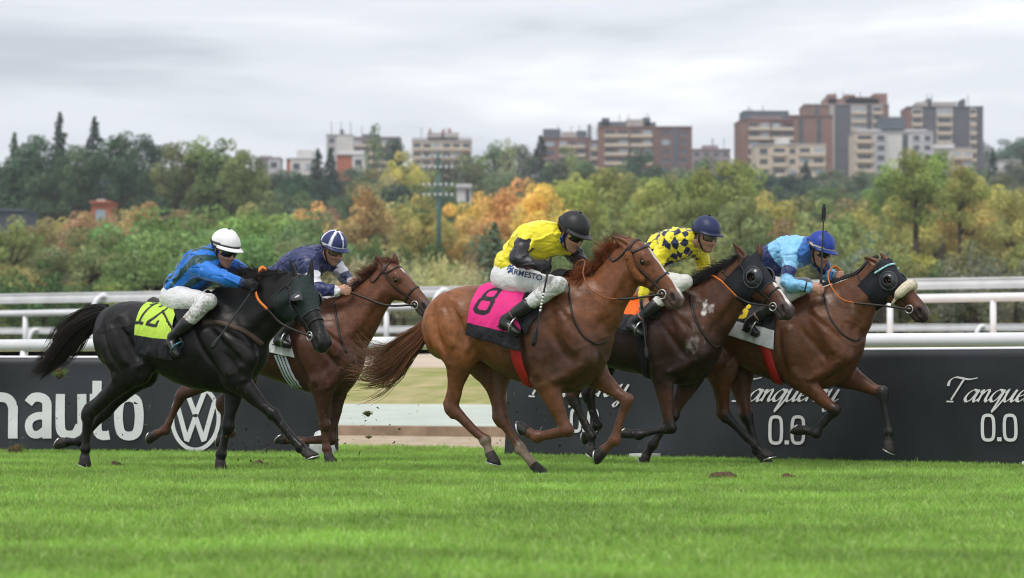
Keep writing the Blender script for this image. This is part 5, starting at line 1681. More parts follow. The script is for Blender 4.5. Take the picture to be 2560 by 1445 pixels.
CLOTH = dict(
    A=dict(label='lime green number 12 cloth with a black lower edge on the black horse', a=((388, 768), (478, 762), (347, 884), (436, 900)), base=(.46, .66, .075), lower=BLK, split=.70, digits='12', box=(.12, .62, .16, .54), stroke=.075, lean=-.30),
    B=dict(label='white cloth with a purple corner under the navy jockey', a=((640, 768), (740, 766), (655, 876), (742, 892)), base=(.62, .62, .64), lower=(.62, .62, .64), split=2, upper=(.62, (.09, .04, .26))),
    C=dict(label='pink number 8 cloth with a black lower edge on the front chestnut horse', a=((1226, 714), (1345, 712), (1170, 838), (1308, 872)), base=(.74, .026, .22), lower=BLK, split=.80, digits='8', box=(.13, .44, .26, .62), stroke=.115, lean=-.42),
    D=dict(label='orange cloth with a black lower edge on the dark bay horse', a=((1568, 752), (1640, 744), (1530, 822), (1622, 846)), base=(.86, .14, .012), lower=BLK, split=.66),
    E=dict(label='white and black cloth with a yellow number 6 on the leading bay horse', a=((1862, 752), (1966, 745), (1812, 838), (1938, 872)), base=(.020, .020, .024), lower=(.66, .66, .70), split=.70, digits='6', dcol=(.80, .58, .02), box=(.06, .36, .34, .60), stroke=.17),
)
SAD = dict(
    A=dict(a=((430, 764), (505, 752), (455, 822), (480, 815)), iron=M_TEAL, label='black racing saddle under the jockey in blue and green'),
    B=dict(a=((690, 770), (770, 760), (716, 822), (740, 815)), girth=[(700, 884), (708, 905), (724, 940), (744, 966)], gw=.105, gmat=mat_flat('white_girth', (.55, .60, .66), rough=.6), stripes=True, label='racing saddle with a striped white girth on the reddish brown horse'),
    C=dict(a=((1350, 711), (1438, 708), (1296, 802), (1318, 838)), girth=[(1283, 830), (1288, 868), (1300, 915), (1322, 962)], gw=.085, label='black racing saddle with a wide red girth on the front chestnut horse'),
    D=dict(a=((1640, 742), (1700, 730), (1625, 805), (1650, 800)), girth=[(1604, 845), (1606, 880), (1612, 918), (1624, 946)], gw=.07, gmat=M_PAD, label='black racing saddle with a black girth on the dark bay horse'),
    E=dict(a=((1940, 750), (2010, 736), (1905, 815), (1928, 812)), girth=[(1912, 862), (1920, 890), (1930, 922), (1946, 956)], gw=.085, label='racing saddle with a red girth on the leading bay horse'),
)
for k, h in HORSES.items():
    c = dict(CLOTH[k]); a = c.pop('a'); number_cloth(h, k, c.pop('label'), *a, **c)
    c = dict(SAD[k]); a = c.pop('a'); saddle(h, JOCKEYS[k], c.pop('label'), *a, **c)

def W(k, p): return HORSES[k].fr.to_world(p)
def bitpt(h, s=-1): return h.H(.462, -.108, s * .062)

if 'A' in HORSES:
    h, j = HORSES['A'], JOCKEYS['A']
    b = h.bridle(noseband=.385, brow=False); h.hood(cup='half', mat=M_HOODG, cr=.072)
    g = j.grip['n'][0]; L = h.fr.L
    h.rein([g, L(645, 748, -.17), L(668, 773, -.17)], M_ORANGE, .012)
    h.rein([L(668, 773, -.17), L(705, 810, -.15), bitpt(h)], M_LEATHER, .010)
    h.rein([L(628, 716, -.10), L(650, 714, -.07), L(668, 712, -.05), L(668, 700, -.04), L(664, 676, -.03), L(655, 668, -.04), L(649, 680, -.07), L(652, 702, -.08), L(660, 710, -.06)], M_ORANGE, .016, flat=.25)
    h.strap('breast_girth', [(506, 807), (535, 806), (562, 810), (600, 824), (630, 842), (656, 862)], .042, mat_flat('brown_webbing', (.060, .036, .028), rough=.6, vary=.2), None, .006)
    whip('black whip pointing down from the gloved hand of the jockey in the white helmet', W('A', g + np.array((.03, -.0, .03))), W('A', L(528, 872, -.44)), flap=True)
if 'B' in HORSES:
    h, j = HORSES['B'], JOCKEYS['B']; L = h.fr.L
    h.bridle(mat=mat_flat('brown_bridle', (.030, .016, .013), rough=.45, spec=.45, vary=.2), noseband=.36)
    g = j.grip['n'][0]
    h.rein([g, L(905, 742, -.14), L(965, 763, -.12), bitpt(h)], M_LEATHER, .011)
    h.strap('breastplate', [(838, 762), (840, 790), (846, 825), (852, 850), (866, 882)], .020, M_LEATHER, None, .004)
    whip('short black whip handle gripped by the jockey in the striped navy cap', W('B', L(894, 701, -.08)), W('B', L(822, 766, -.20)), flap=False)
if 'C' in HORSES:
    h, j = HORSES['C'], JOCKEYS['C']; L = h.fr.L
    h.bridle(mat=mat_flat('grey_brown_bridle', (.040, .028, .028), rough=.5, spec=.4, vary=.2), noseband=.36, cheek=True)
    # sheepskin cheek rolls
    for sg in (-1, 1):
        p = [h.H(x, z, sg * .1) for x, z in ((.05, -.085), (.13, -.125), (.22, -.150), (.315, -.150))]
        p = h.f.project(catmull(p, 22), .012, 12); v, f = tube_geo(p, np.interp(np.linspace(0, 1, 22), [0, .1, .9, 1], [.018, .032, .032, .018]), 12)
        v = v + .006 * vnoise(v, 160, 4, 2)[:, None] * h.f.grad(v)
        np_mesh('sheepskin_cheek_roll', v, f, M_SHEEP, h.br, True)
    h.rein([j.grip['f'][0], L(1440, 668, .0), L(1452, 652, -.06), L(1463, 655, -.10), L(1458, 686, -.16), L(1476, 722, -.19), L(1515, 744, -.18), L(1545, 748, -.14)], M_TAN, .010)
    h.rein([L(1545, 748, -.14), L(1590, 745, -.11), bitpt(h)], M_LEATHER, .010)
    h.strap('breastplate', [(1421, 712), (1424, 745), (1432, 790), (1455, 835), (1490, 860), (1518, 850)], .016, M_LEATHER, None, .004)
    g, up, a, out = j.grip['n']
    whip('black whip with white rings held by the jockey in yellow and black', W('C', L(1377, 641, -.42)), W('C', L(1333, 866, -.50)), rings=(.42, .60, 6))
if 'D' in HORSES:
    h, j = HORSES['D'], JOCKEYS['D']; L = h.fr.L
    h.bridle(noseband=.375, brow=False); h.hood(cup='ring', cr=.084)
    h.rein([j.grip['f'][0], L(1770, 690, -.02), L(1798, 699, -.15), L(1822, 722, -.15), L(1842, 742, -.14)], M_ORANGE, .010)
    h.rein([L(1842, 742, -.14), L(1872, 757, -.12), bitpt(h)], M_LEATHER, .010)
    h.strap('breastplate', [(1725, 738), (1731, 775), (1745, 815), (1765, 845), (1788, 868), (1800, 862)], .022, M_LEATHER, None, .004)
    whip('thin black whip hanging down from the hand of the jockey in diamond silks', W('D', L(1602, 748, -.36)), W('D', L(1618, 897, -.42)), flap=True)
if 'E' in HORSES:
    h, j = HORSES['E'], JOCKEYS['E']; L = h.fr.L
    h.bridle(noseband=None, brow=False); hd = h.hood(cup='ring', cr=.074, x1=.30)
    # thick white fleece over the nose
    o, d = h.ring_xs(.325, -.08, 40)
    P = h.f.march(o, d, .018, .3); P[-1] = P[0]
    v, f = tube_geo(P, np.interp(np.cos(np.linspace(0, 2 * math.pi, 40)), [-1, -.4, .1, 1], [.010, .018, .042, .046]), 12, False)
    v = v + .006 * vnoise(v, 170, 9, 2)[:, None] * h.f.grad(v)
    np_mesh('fleece_noseband', v, f, M_FLEECE, h.br, True)
    P = np.array([h.H(x, z, y) for x, z, y in [(.065, -.085, -.10), (.085, -.02, -.085), (.10, .03, 0), (.085, -.02, .085), (.065, -.085, .10)]]); P = h.f.project(catmull(P, 34), .014, 12)
    m = MB()
    for q in P: m.add(*sphere_geo(q, .0095, 8, 6))
    m.build('beaded_browband', mat_flat('teal_white_bead', (.35, .62, .66), rough=.3, vary=.6, scale=60), h.br, True)
    h.rein([j.grip['f'][0], L(2098, 672, .0), L(2084, 667, -.04), L(2070, 686, -.10), L(2078, 716, -.17), L(2103, 747, -.18), L(2136, 758, -.16)], M_ORANGE, .011)
    h.rein([L(2136, 758, -.16), L(2195, 763, -.13), bitpt(h)], M_LEATHER, .010)
    h.strap('breastplate', [(2060, 722), (2064, 760), (2078, 800), (2108, 838), (2140, 852), (2154, 842)], .015, M_LEATHER, None, .004)
    # plaited mane: a row of small knots
    m = MB(); C = catmull([h.fr.L(*p) for p in ((2052, 726, 0), (2080, 714, 0), (2120, 695, 0), (2160, 674, 0), (2192, 654, 0))], 26)
    for i, q in enumerate(C):
        q = h.f.project(q + np.array((0, 0, .03)), .012, 10)[0]
        m.add(*sphere_geo(q, (.017, .018, .020), 8, 6)); m.tube([q, q + np.array((-.01, -.03, -.02))], [.010, .006], 6)
    m.build('plaited_mane', mat_flat('black_plait', (.010, .008, .008), rough=.55, vary=.3, bump=.4, bscale=120), h.root, True)
    whip('black whip held upright by the jockey in light blue', W('E', L(2052, 726, -.17)), W('E', L(2060, 510, -.12)), r0=.010)
# ------------------------------------------------------------------ ground, banners, rails, hillside, buildings, trees
BETA = math.radians(24)
BD = np.array((math.cos(BETA), -math.sin(BETA), 0)); BN = np.array((math.sin(BETA), math.cos(BETA), 0)); Q0 = np.array((0, 26.3, 0))
def bq(t, q, z=0.0): return Q0 + BD * t + BN * q + np.array((0, 0, z))

def mat_grass_ground(name, c1, c2, scale=3.0, rough=.9):
    m, nt, b = new_mat(name); N, L = nt.nodes, nt.links
    tc = N.new('ShaderNodeTexCoord'); no = N.new('ShaderNodeTexNoise'); no.inputs['Scale'].default_value = scale; no.inputs['Detail'].default_value = 8; no.inputs['Roughness'].default_value = .65
    L.new(tc.outputs['Object'], no.inputs['Vector'])
    r = N.new('ShaderNodeValToRGB'); r.color_ramp.elements[0].position = .35; r.color_ramp.elements[1].position = .65
    r.color_ramp.elements[0].color = (*c1, 1); r.color_ramp.elements[1].color = (*c2, 1)
    L.new(no.outputs['Fac'], r.inputs[0]); L.new(r.outputs[0], b.inputs['Base Color']); b.inputs['Roughness'].default_value = rough; b.inputs['Specular IOR Level'].default_value = .1
    bp = N.new('ShaderNodeBump'); bp.inputs['Strength'].default_value = .6; bp.inputs['Distance'].default_value = .05
    L.new(no.outputs['Fac'], bp.inputs['Height']); L.new(bp.outputs[0], b.inputs['Normal'])
    return m

# turf of the home straight
TURF = [(-40, -2), (40, -2), bq(44, .9)[:2], bq(-44, .9)[:2]]
gx = np.linspace(-46, 46, 60)
turf = np_mesh('turf', [(-60, -6, 0), (60, -6, 0), tuple(bq(56, 1.0)), tuple(bq(-56, 1.0))], [(0, 1, 2, 3)], mat_grass_ground('turf_soil', (.030, .075, .012), (.055, .13, .018), 6))
tag(turf, kind='structure')

# swept strips behind the banners: (name, profile of q,z, material, roughness noise)
M_DRY = mat_grass_ground('dry_grass_ground', (.26, .27, .075), (.42, .37, .16), 2.2)
M_DIRT = mat_grass_ground('bare_dirt', (.34, .27, .19), (.50, .40, .30), 3.0)
M_KERB = mat_flat('weathered_kerb_concrete', (.27, .20, .14), rough=.9, spec=.1, vary=.25, scale=4, bump=.4, bscale=20)
M_CHAN = mat_flat('pale_channel_concrete', (.46, .50, .44), rough=.85, spec=.15, vary=.08, scale=1.5, bump=.2, bscale=20)
M_BANK = mat_grass_ground('bank_grass', (.20, .235, .055), (.44, .36, .20), 1.1)
M_SAND = mat_flat('track_sand', (.52, .43, .34), rough=.95, spec=.05, vary=.12, scale=1.2, bump=.4, bscale=8)
def strip(name, prof, mat, amp=0.0, seed=0, t0=-70, t1=60, n=160, sub=1):
    prof = catmull(np.array(prof, dtype=float), len(prof) * sub) if sub > 1 else np.array(prof, dtype=float)
    ts = np.linspace(t0, t1, n); V = []
    for t in ts:
        for q, z in prof: V.append(bq(t, q, z))
    V = np.array(V)
    if amp: 
        e = np.ones(len(prof)); e[0] = e[-1] = 0
        V[:, 2] += amp * vnoise(V, 1.3, seed, 3) * np.tile(e, n)
    k = len(prof); F_ = [(i * k + j, (i + 1) * k + j, (i + 1) * k + j + 1, i * k + j + 1) for i in range(n - 1) for j in range(k - 1)]
    return tag(np_mesh(name, V, F_, mat, None, amp > 0), kind='structure')
strip('grass_verge', [(1.0, -.004), (2.0, .02), (3.6, .01)], M_DRY, .03, 3, sub=3)
strip('dirt_strip', [(3.6, .01), (4.8, .05), (6.6, .02), (8.6, .03)], M_DIRT, .035, 5, sub=4)
strip('kerb', [(8.6, -.05), (8.603, .155), (8.85, .165), (8.86, .15)], M_KERB)
strip('concrete_channel', [(8.86, .15), (11.0, .235), (14.0, .355), (14.15, .40)], M_CHAN)
strip('grass_bank', [(14.15, .40), (15.5, .56), (18.0, .80), (20.4, .99), (21.6, 1.0)], M_BANK, .05, 7, sub=4)
strip('sand_track', [(21.6, 1.0), (26, 1.22), (33, 1.5), (36, 1.5)], M_SAND, .03, 9, sub=2)

# land rising behind the course
ZT = np.array([(40, 1.3), (62, 1.48), (90, 1.8), (140, 2.6), (180, 3.4), (300, 10), (450, 21.7), (650, 40), (800, 56), (900, 66), (1300, 78), (2600, 90)])
def zt(x, y):
    return np.interp(y, ZT[:, 0], ZT[:, 1]) + 1.5 * np.sin(x * .021 + y * .013) * np.clip((y - 120) / 300, 0, 1) + np.clip((-x - 10) / 60, 0, 1) * np.clip((y - 250) / 250, 0, 1) * 3
ys = np.concatenate([np.linspace(58, 200, 30), np.linspace(215, 1000, 50), np.linspace(1030, 1280, 8)])
V = []; nx = 60
for y in ys:
    for x in np.linspace(-1, 1, nx) * (50 + y * .45): V.append((x, y, float(zt(x, y))))
F_ = [(i * nx + j, i * nx + j + 1, (i + 1) * nx + j + 1, (i + 1) * nx + j) for i in range(len(ys) - 1) for j in range(nx - 1)]
hill = np_mesh('hillside', V, F_, mat_grass_ground('hill_ground', (.030, .040, .014), (.075, .075, .028), .12))
tag(hill, kind='structure')

# ---- grass blades: one scattered sheet of tufts
M_BLADE, nt, b = new_mat('grass_blade')
N_, L_ = nt.nodes, nt.links
at = N_.new('ShaderNodeAttribute'); at.attribute_name = 'col'
oi = N_.new('ShaderNodeObjectInfo')
geo = N_.new('ShaderNodeNewGeometry'); no = N_.new('ShaderNodeTexNoise'); no.inputs['Scale'].default_value = 1.0; no.inputs['Detail'].default_value = 7; no.inputs['Roughness'].default_value = .62
mp = N_.new('ShaderNodeMapping'); mp.inputs['Scale'].default_value = (.55, .75, .0); mp.inputs['Rotation'].default_value = (0, 0, BETA)
L_.new(geo.outputs['Position'], mp.inputs[0]); L_.new(mp.outputs[0], no.inputs['Vector'])
mr = N_.new('ShaderNodeMapRange'); mr.inputs[1].default_value = .34; mr.inputs[2].default_value = .66; mr.inputs[3].default_value = .62; mr.inputs[4].default_value = 1.20
L_.new(no.outputs['Fac'], mr.inputs[0])
r2 = N_.new('ShaderNodeMapRange'); r2.inputs[3].default_value = .82; r2.inputs[4].default_value = 1.18
L_.new(oi.outputs['Random'], r2.inputs[0])
mu = N_.new('ShaderNodeMath'); mu.operation = 'MULTIPLY'; L_.new(mr.outputs[0], mu.inputs[0]); L_.new(r2.outputs[0], mu.inputs[1])
sc_ = N_.new('ShaderNodeVectorMath'); sc_.operation = 'SCALE'; n5 = N_.new('ShaderNodeTexNoise'); n5.inputs['Scale'].default_value = 1.7; n5.inputs['Detail'].default_value = 6; L_.new(geo.outputs['Position'], n5.inputs['Vector'])
m5 = N_.new('ShaderNodeMapRange'); m5.inputs[1].default_value = .60; m5.inputs[2].default_value = .74; m5.inputs[4].default_value = .38; L_.new(n5.outputs['Fac'], m5.inputs[0])
x5 = N_.new('ShaderNodeMix'); x5.data_type = 'RGBA'; x5.inputs[7].default_value = (.42, .47, .16, 1); L_.new(m5.outputs[0], x5.inputs[0]); L_.new(at.outputs['Color'], x5.inputs[6]); L_.new(x5.outputs[2], sc_.inputs[0]); L_.new(mu.outputs[0], sc_.inputs['Scale'])
df = N_.new('ShaderNodeBsdfDiffuse'); tr = N_.new('ShaderNodeBsdfTranslucent'); gl = N_.new('ShaderNodeBsdfGlossy'); gl.inputs['Roughness'].default_value = .45
mx1 = N_.new('ShaderNodeMixShader'); mx1.inputs[0].default_value = .5; mx2 = N_.new('ShaderNodeMixShader'); mx2.inputs[0].default_value = .035
L_.new(sc_.outputs[0], df.inputs[0]); L_.new(sc_.outputs[0], tr.inputs[0])
L_.new(df.outputs[0], mx1.inputs[1]); L_.new(tr.outputs[0], mx1.inputs[2]); L_.new(mx1.outputs[0], mx2.inputs[1]); L_.new(gl.outputs[0], mx2.inputs[2])
L_.new(mx2.outputs[0], N_['Material Output'].inputs['Surface'])
nt.nodes.remove(b)

def tuft(name, n, rad, h, seed, cols):
    r = np.random.default_rng(seed); V = []; Fq = []; C = []
    for i in range(n):
        a, d = r.uniform(0, 6.28), rad * math.sqrt(r.uniform(0, 1)); x, y = d * math.cos(a), d * math.sin(a)
        hh = h * r.uniform(.35, 1.25); w = r.uniform(.0018, .0036); t = r.uniform(0, 6.28); ln = hh * r.uniform(.1, .75); la = r.uniform(0, 6.28)
        c = np.array(cols[r.integers(len(cols))]) * r.uniform(.75, 1.25)
        k = len(V)
        for s_, ww in ((0, w), (.55, w * .8), (1.0, w * .18)):
            cx, cy, cz = x + ln * math.cos(la) * s_ ** 1.8, y + ln * math.sin(la) * s_ ** 1.8, hh * s_ * (1 - .18 * s_)
            V += [(cx - ww * math.cos(t), cy - ww * math.sin(t), cz), (cx + ww * math.cos(t), cy + ww * math.sin(t), cz)]
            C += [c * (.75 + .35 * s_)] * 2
        Fq += [(k, k + 1, k + 3, k + 2), (k + 2, k + 3, k + 5, k + 4)]
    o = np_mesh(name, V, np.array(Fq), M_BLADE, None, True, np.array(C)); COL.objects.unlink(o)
    return o
GC = [(.335, .57, .09), (.40, .64, .13), (.27, .49, .062), (.49, .66, .20), (.33, .58, .095), (.30, .54, .075)]
GC2 = GC + [(.42, .46, .15)]
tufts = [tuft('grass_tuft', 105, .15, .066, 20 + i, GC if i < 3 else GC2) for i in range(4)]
tcol = bpy.data.collections.new('grass_tufts')
for t in tufts: tcol.objects.link(t)

def scatter(name, verts, faces, density, coll, smin, smax, seed=0):
    o = np_mesh(name, verts, faces, M_BLADE)
    ng = bpy.data.node_groups.new(name, 'GeometryNodeTree')
    ng.interface.new_socket('Geometry', in_out='INPUT', socket_type='NodeSocketGeometry'); ng.interface.new_socket('Geometry', in_out='OUTPUT', socket_type='NodeSocketGeometry')
    n, l = ng.nodes, ng.links
    gi, go = n.new('NodeGroupInput'), n.new('NodeGroupOutput')
    dp = n.new('GeometryNodeDistributePointsOnFaces'); dp.inputs['Density'].default_value = density; dp.inputs['Seed'].default_value = seed
    ci = n.new('GeometryNodeCollectionInfo'); ci.inputs['Collection'].default_value = coll; ci.inputs['Separate Children'].default_value = True; ci.inputs['Reset Children'].default_value = True
    ip = n.new('GeometryNodeInstanceOnPoints'); ip.inputs['Pick Instance'].default_value = True
    rv = n.new('FunctionNodeRandomValue'); rv.data_type = 'FLOAT_VECTOR'; rv.inputs[0].default_value = (-.12, -.12, 0); rv.inputs[1].default_value = (.12, .12, 6.28)
    rs = n.new('FunctionNodeRandomValue'); rs.data_type = 'FLOAT'; rs.inputs[2].default_value = smin; rs.inputs[3].default_value = smax
    ri = n.new('FunctionNodeRandomValue'); ri.data_type = 'INT'; ri.inputs[4].default_value = 0; ri.inputs[5].default_value = 50
    l.new(gi.outputs[0], dp.inputs[0]); l.new(dp.outputs['Points'], ip.inputs['Points']); l.new(ci.outputs[0], ip.inputs['Instance'])
    l.new(rv.outputs[0], ip.inputs['Rotation']); l.new(rs.outputs[1], ip.inputs['Scale']); l.new(ri.outputs[2], ip.inputs['Instance Index'])
    l.new(ip.outputs[0], go.inputs[0])
    md = o.modifiers.new('scatter', 'NODES'); md.node_group = ng
    return tag(o, kind='stuff')
# the straight between photographer and banners (a little wider than the frame)
scatter('grass', [(-3.0, 8.8, .0), (3.0, 8.8, 0), (8.2, 24.5, 0), tuple(bq(6.5, .35)), tuple(bq(-8.2, .35)), (-8.2, 29, 0)], [(0, 1, 2, 3, 4, 5)], 130, tcol, .7, 1.15, 3)
scatter('verge_grass', [tuple(bq(-6.5, .35)), tuple(bq(6.0, .35)), tuple(bq(6.0, 3.4)), tuple(bq(-6.5, 3.4))], [(0, 1, 2, 3)], 36, tcol, .6, 1.2, 5)

# ------------------------------------------------------------------ advertising banners
M_BAN = mat_flat('banner_fabric', (.024, .027, .033), rough=.5, spec=.38, vary=.6, scale=.9, bump=.55, bscale=3.2, detail=6)
M_PRINT = mat_flat('white_banner_print', (.70, .71, .72), rough=.6, spec=.2, vary=.06, scale=4)
M_WPLAS = mat_flat('white_plastic', (.78, .78, .80), rough=.35, spec=.5, vary=.06, scale=3)
M_WPAINT = mat_flat('white_rail_paint', (.74, .74, .76), rough=.45, spec=.4, vary=.10, scale=2.5)
class Banner:
    def __init__(s, label, p0, p1, top0, top1, seed):
        """p0,p1 world ground points; top heights"""
        s.a, s.b = np.array(p0), np.array(p1); d = s.b - s.a; s.len = np.linalg.norm(d[:2]); s.d = d / s.len; s.n = np.array((s.d[1], -s.d[0], 0.)); s.n *= 1 if s.n[1] < 0 else -1
        s.h0, s.h1, s.seed = top0, top1, seed
        s.rz = math.atan2(s.d[1], s.d[0])
        s.t = thing('advertising_banner', label, 'banner', tuple(s.a), s.rz, 'black advertising banners along the track')
        n, m = int(s.len / .09), 14
        V = []; 
        for i in range(n + 1):
            for j in range(m + 1):
                u, w = i / n * s.len, j / m
                z = (s.h0 + (s.h1 - s.h0) * i / n) * w
                V.append((u, s.disp(u, z) , z))
        F_ = [(i * (m + 1) + j, (i + 1) * (m + 1) + j, (i + 1) * (m + 1) + j + 1, i * (m + 1) + j + 1) for i in range(n) for j in range(m)]
        o = np_mesh('fabric', V, F_, M_BAN, s.t, True); so = o.modifiers.new('thick', 'SOLIDIFY'); so.thickness = .010; so.offset = 0
        for u in np.arange(0.02, s.len, 2.4):
            MB().tube([(u, .06, -.02), (u, .06, max(s.h0, s.h1) - .02)], .02, 8).build('support_post', M_WPLAS, s.t, True)
        MB().tube([(0, .05, s.h0 + .004), (s.len, .05, s.h1 + .004)], .018, 8).build('top_rail', M_WPLAS, s.t, True)
    def disp(s, u, z):
        p = np.array([(u, z, 0.)])
        return float(0.030 * vnoise(p * (1.0, .8, 1), 2.4, s.seed, 2)[0] * min(1, max(0, z) * 2.5) + .006 * vnoise(p, 9, s.seed + 1, 1)[0])
    def at(s, px, py):
        d = np.array(((px - CX) / F, 1.0, (HY - py) / F)); c = np.array((0, 0, CAMZ))
        t = ((s.a - c) @ s.n) / (d @ s.n); P = c + d * t - s.a
        u, z = P @ s.d, P[2]
        return np.array((u, s.disp(u, z) - .018, z))
    def stroke(s, pts, w, name='lettering', mat=None, n=None, nib=None, closed=False):
        """ribbon of print: points in photograph pixels on the banner, width in pixels"""
        P = np.array(pts, dtype=float)
        if closed: P = np.vstack([P, P[:1]])
        if n: P = catmull(P, n)
        t = np.gradient(P, axis=0); t /= np.linalg.norm(t, axis=1)[:, None] + 1e-9
        nn = np.stack([-t[:, 1], t[:, 0]], 1)
        w = np.full(len(P), w, dtype=float) if nib is None else nib[0] + nib[1] * np.abs(t[:, 0] * math.sin(nib[2]) + t[:, 1] * math.cos(nib[2])) ** 1.5
        A, B = P + nn * w[:, None] / 2, P - nn * w[:, None] / 2
        V = [s.at(*q) for q in A] + [s.at(*q) for q in B]; k = len(P)
        F_ = [(i, i + 1, k + i + 1, k + i) for i in range(k - 1)]
        return V, F_
    def write(s, name, strokes, mat=None):
        m = MB()
        for st in strokes: 
            V, F_ = s.stroke(*st[:2], **(st[2] if len(st) > 2 else {})); m.add(V, F_)
        return m.build(name, mat or M_PRINT, s.t, True)

GR = lambda px, y: np.array(((px - CX) * (F * .735 / (y - HY)) / F, F * .735 / (y - HY), 0.0))
bl = Banner('black banner with white lettering and a round car badge behind the black horse', pix(-330, HY, 28.6) * (1, 1, 0), pix(846, HY, 27.7) * (1, 1, 0), 1.005, .985, 51)
br = Banner('long black banner repeating white script and 0.0 behind the front horses', pix(1262, HY, 26.9) * (1, 1, 0), pix(3000, HY, 22.6) * (1, 1, 0), 1.035, 1.035, 52)
B_ = lambda pts, w, **k: (pts, w, k)
# n a u t o
ytop, ybot = 985, 1096
bl.write('lettering', [B_([(-62, ytop - 2), (-62, ybot)], 24), B_([(-56, 1012), (-40, 992), (-10, 992), (20, 996), (33, 1015), (34, 1040), (34, ybot)], 24, n=24)])
bl.write('lettering', [B_([(72, 1008), (85, 994), (104, 994), (117, 1004), (119, 1030), (119, ybot)], 23, n=24), B_([(117, 1040), (95, 1040), (78, 1050), (74, 1068), (82, 1084), (98, 1086), (116, 1074)], 19, n=24)])
bl.write('lettering', [B_([(152, ytop), (152, 1050), (155, 1078), (170, 1088), (190, 1084), (201, 1064)], 23, n=24), B_([(206, ytop), (206, ybot)], 23)])
bl.write('lettering', [B_([(244, 952), (244, 1060), (247, 1082), (258, 1089), (275, 1087)], 23, n=20), B_([(226, 994), (276, 994)], 19)])
bl.write('lettering', [B_([(324, 992), (344, 1002), (350, 1040), (344, 1080), (324, 1090), (304, 1080), (298, 1040), (304, 1002)], 22, n=40, closed=True)])
th = np.linspace(0, 2 * math.pi, 61)
ex, ey, rx, ry = 490, 1045, 58, 79
bl.write('badge_ring', [B_([(ex + rx * math.cos(a), ey + ry * math.sin(a)) for a in th], 10)])
bp = lambda x, y: (ex + x * rx, ey - y * ry)
bl.write('badge_letters', [B_([bp(-.40, .86), bp(-.02, .13)], 12), B_([bp(.40, .86), bp(.02, .13)], 12), B_([bp(-.82, .50), bp(-.37, -.70)], 12), B_([bp(-.37, -.74), bp(-.01, .02)], 12), B_([bp(.37, -.74), bp(.01, .02)], 12), B_([bp(.82, .50), bp(.37, -.70)], 12)])

SCRIPT = {
 'a': [[(.78, .80), (.5, 1.0), (.16, .72), (.06, .25), (.28, .0), (.56, .25), (.80, .95)], [(.84, 1.0), (.74, .25), (.84, .0), (1.06, .25)]],
 'n': [[(.0, .75), (.14, 1.0), (.16, .8), (.10, .0)], [(.12, .45), (.42, .95), (.62, .90), (.60, .25), (.70, .0), (.92, .25)]],
 'q': [[(.78, .80), (.5, 1.0), (.16, .72), (.06, .25), (.28, .0), (.56, .25), (.80, .95)], [(.84, 1.0), (.70, .0), (.58, -.85), (.74, -.6), (1.02, .18)]],
 'u': [[(.0, .7), (.14, 1.0), (.10, .25), (.26, .0), (.52, .25), (.72, .95)], [(.76, 1.0), (.66, .25), (.76, .0), (.98, .25)]],
 'e': [[(.10, .40), (.45, .58), (.55, .88), (.38, 1.0), (.14, .72), (.08, .25), (.28, .0), (.62, .28)]],
 'r': [[(.0, .72), (.14, 1.0), (.15, .8), (.10, .0)], [(.12, .45), (.34, .95), (.56, .92)]],
 'y': [[(.0, .7), (.14, 1.0), (.10, .25), (.26, .0), (.52, .25), (.72, .95)], [(.76, 1.0), (.62, .0), (.44, -.78), (.22, -.82), (.20, -.55), (1.05, .2)]],
 'T': [[(-.42, 1.30), (-.46, 1.75), (-.2, 2.02), (.25, 1.98), (.9, 1.86), (1.5, 1.98)], [(.55, 1.95), (.40, 1.0), (.26, .15)], [(-.02, .02), (.5, .0)]],
}
ADV = {'T': 1.22, 'a': 1.0, 'n': .90, 'q': .98, 'u': .95, 'e': .62, 'r': .58, 'y': 1.0}
def script_word(ban, word, x0, ybase, xh, sx, name):
    x = x0; st = []
    for ch in word:
        for p in SCRIPT[ch]:
            st.append(([(x + (px_ + .42 * py_) * sx, ybase - py_ * xh) for px_, py_ in p], 1, dict(n=22, nib=(1.6, xh * .26, math.radians(24)))))
        x += ADV[ch] * sx
    ban.write(name, st)
def zeros(ban, x, y0, y1, w, name):
    st = []
    for cx in (x - w * .98, x + w * .98):
        st.append(([(cx - w / 2, y0 + 16), (cx - w * .36, y0 + 3), (cx, y0), (cx + w * .36, y0 + 3), (cx + w / 2, y0 + 16), (cx + w / 2, y1 - 16), (cx + w * .36, y1 - 3), (cx, y1), (cx - w * .36, y1 - 3), (cx - w / 2, y1 - 16)], 8.0, dict(n=60, closed=True)))
    st.append(([(x, y1 - 7), (x, y1 + 3)], 11, {}))
    ban.write(name, st)
for x0, yb, sx, zx, z0, z1 in ((1316, 991, 30, 1463, 1024, 1078), (1822, 1003, 32, 1968, 1042, 1108), (2362, 1004, 34, 2502, 1038, 1100)):
    script_word(br, 'Tanqueray', x0 + 8, yb, 30, sx, 'script_lettering')
    zeros(br, zx, z0, z1, 23 if zx < 1500 else 28, 'zero_numerals')
for px_, py_, Y_, w_ in ((1548, 1146, 25.4, .22), (2476, 1172, 22.6, .24)):
    p = pix(px_, HY, Y_); q = p - br.a
    o = MB().box((q @ br.d, -.12 if px_ > 2000 else -.14, .04), (w_, .20, .085)).build('foot_block', M_WPLAS, br.t)

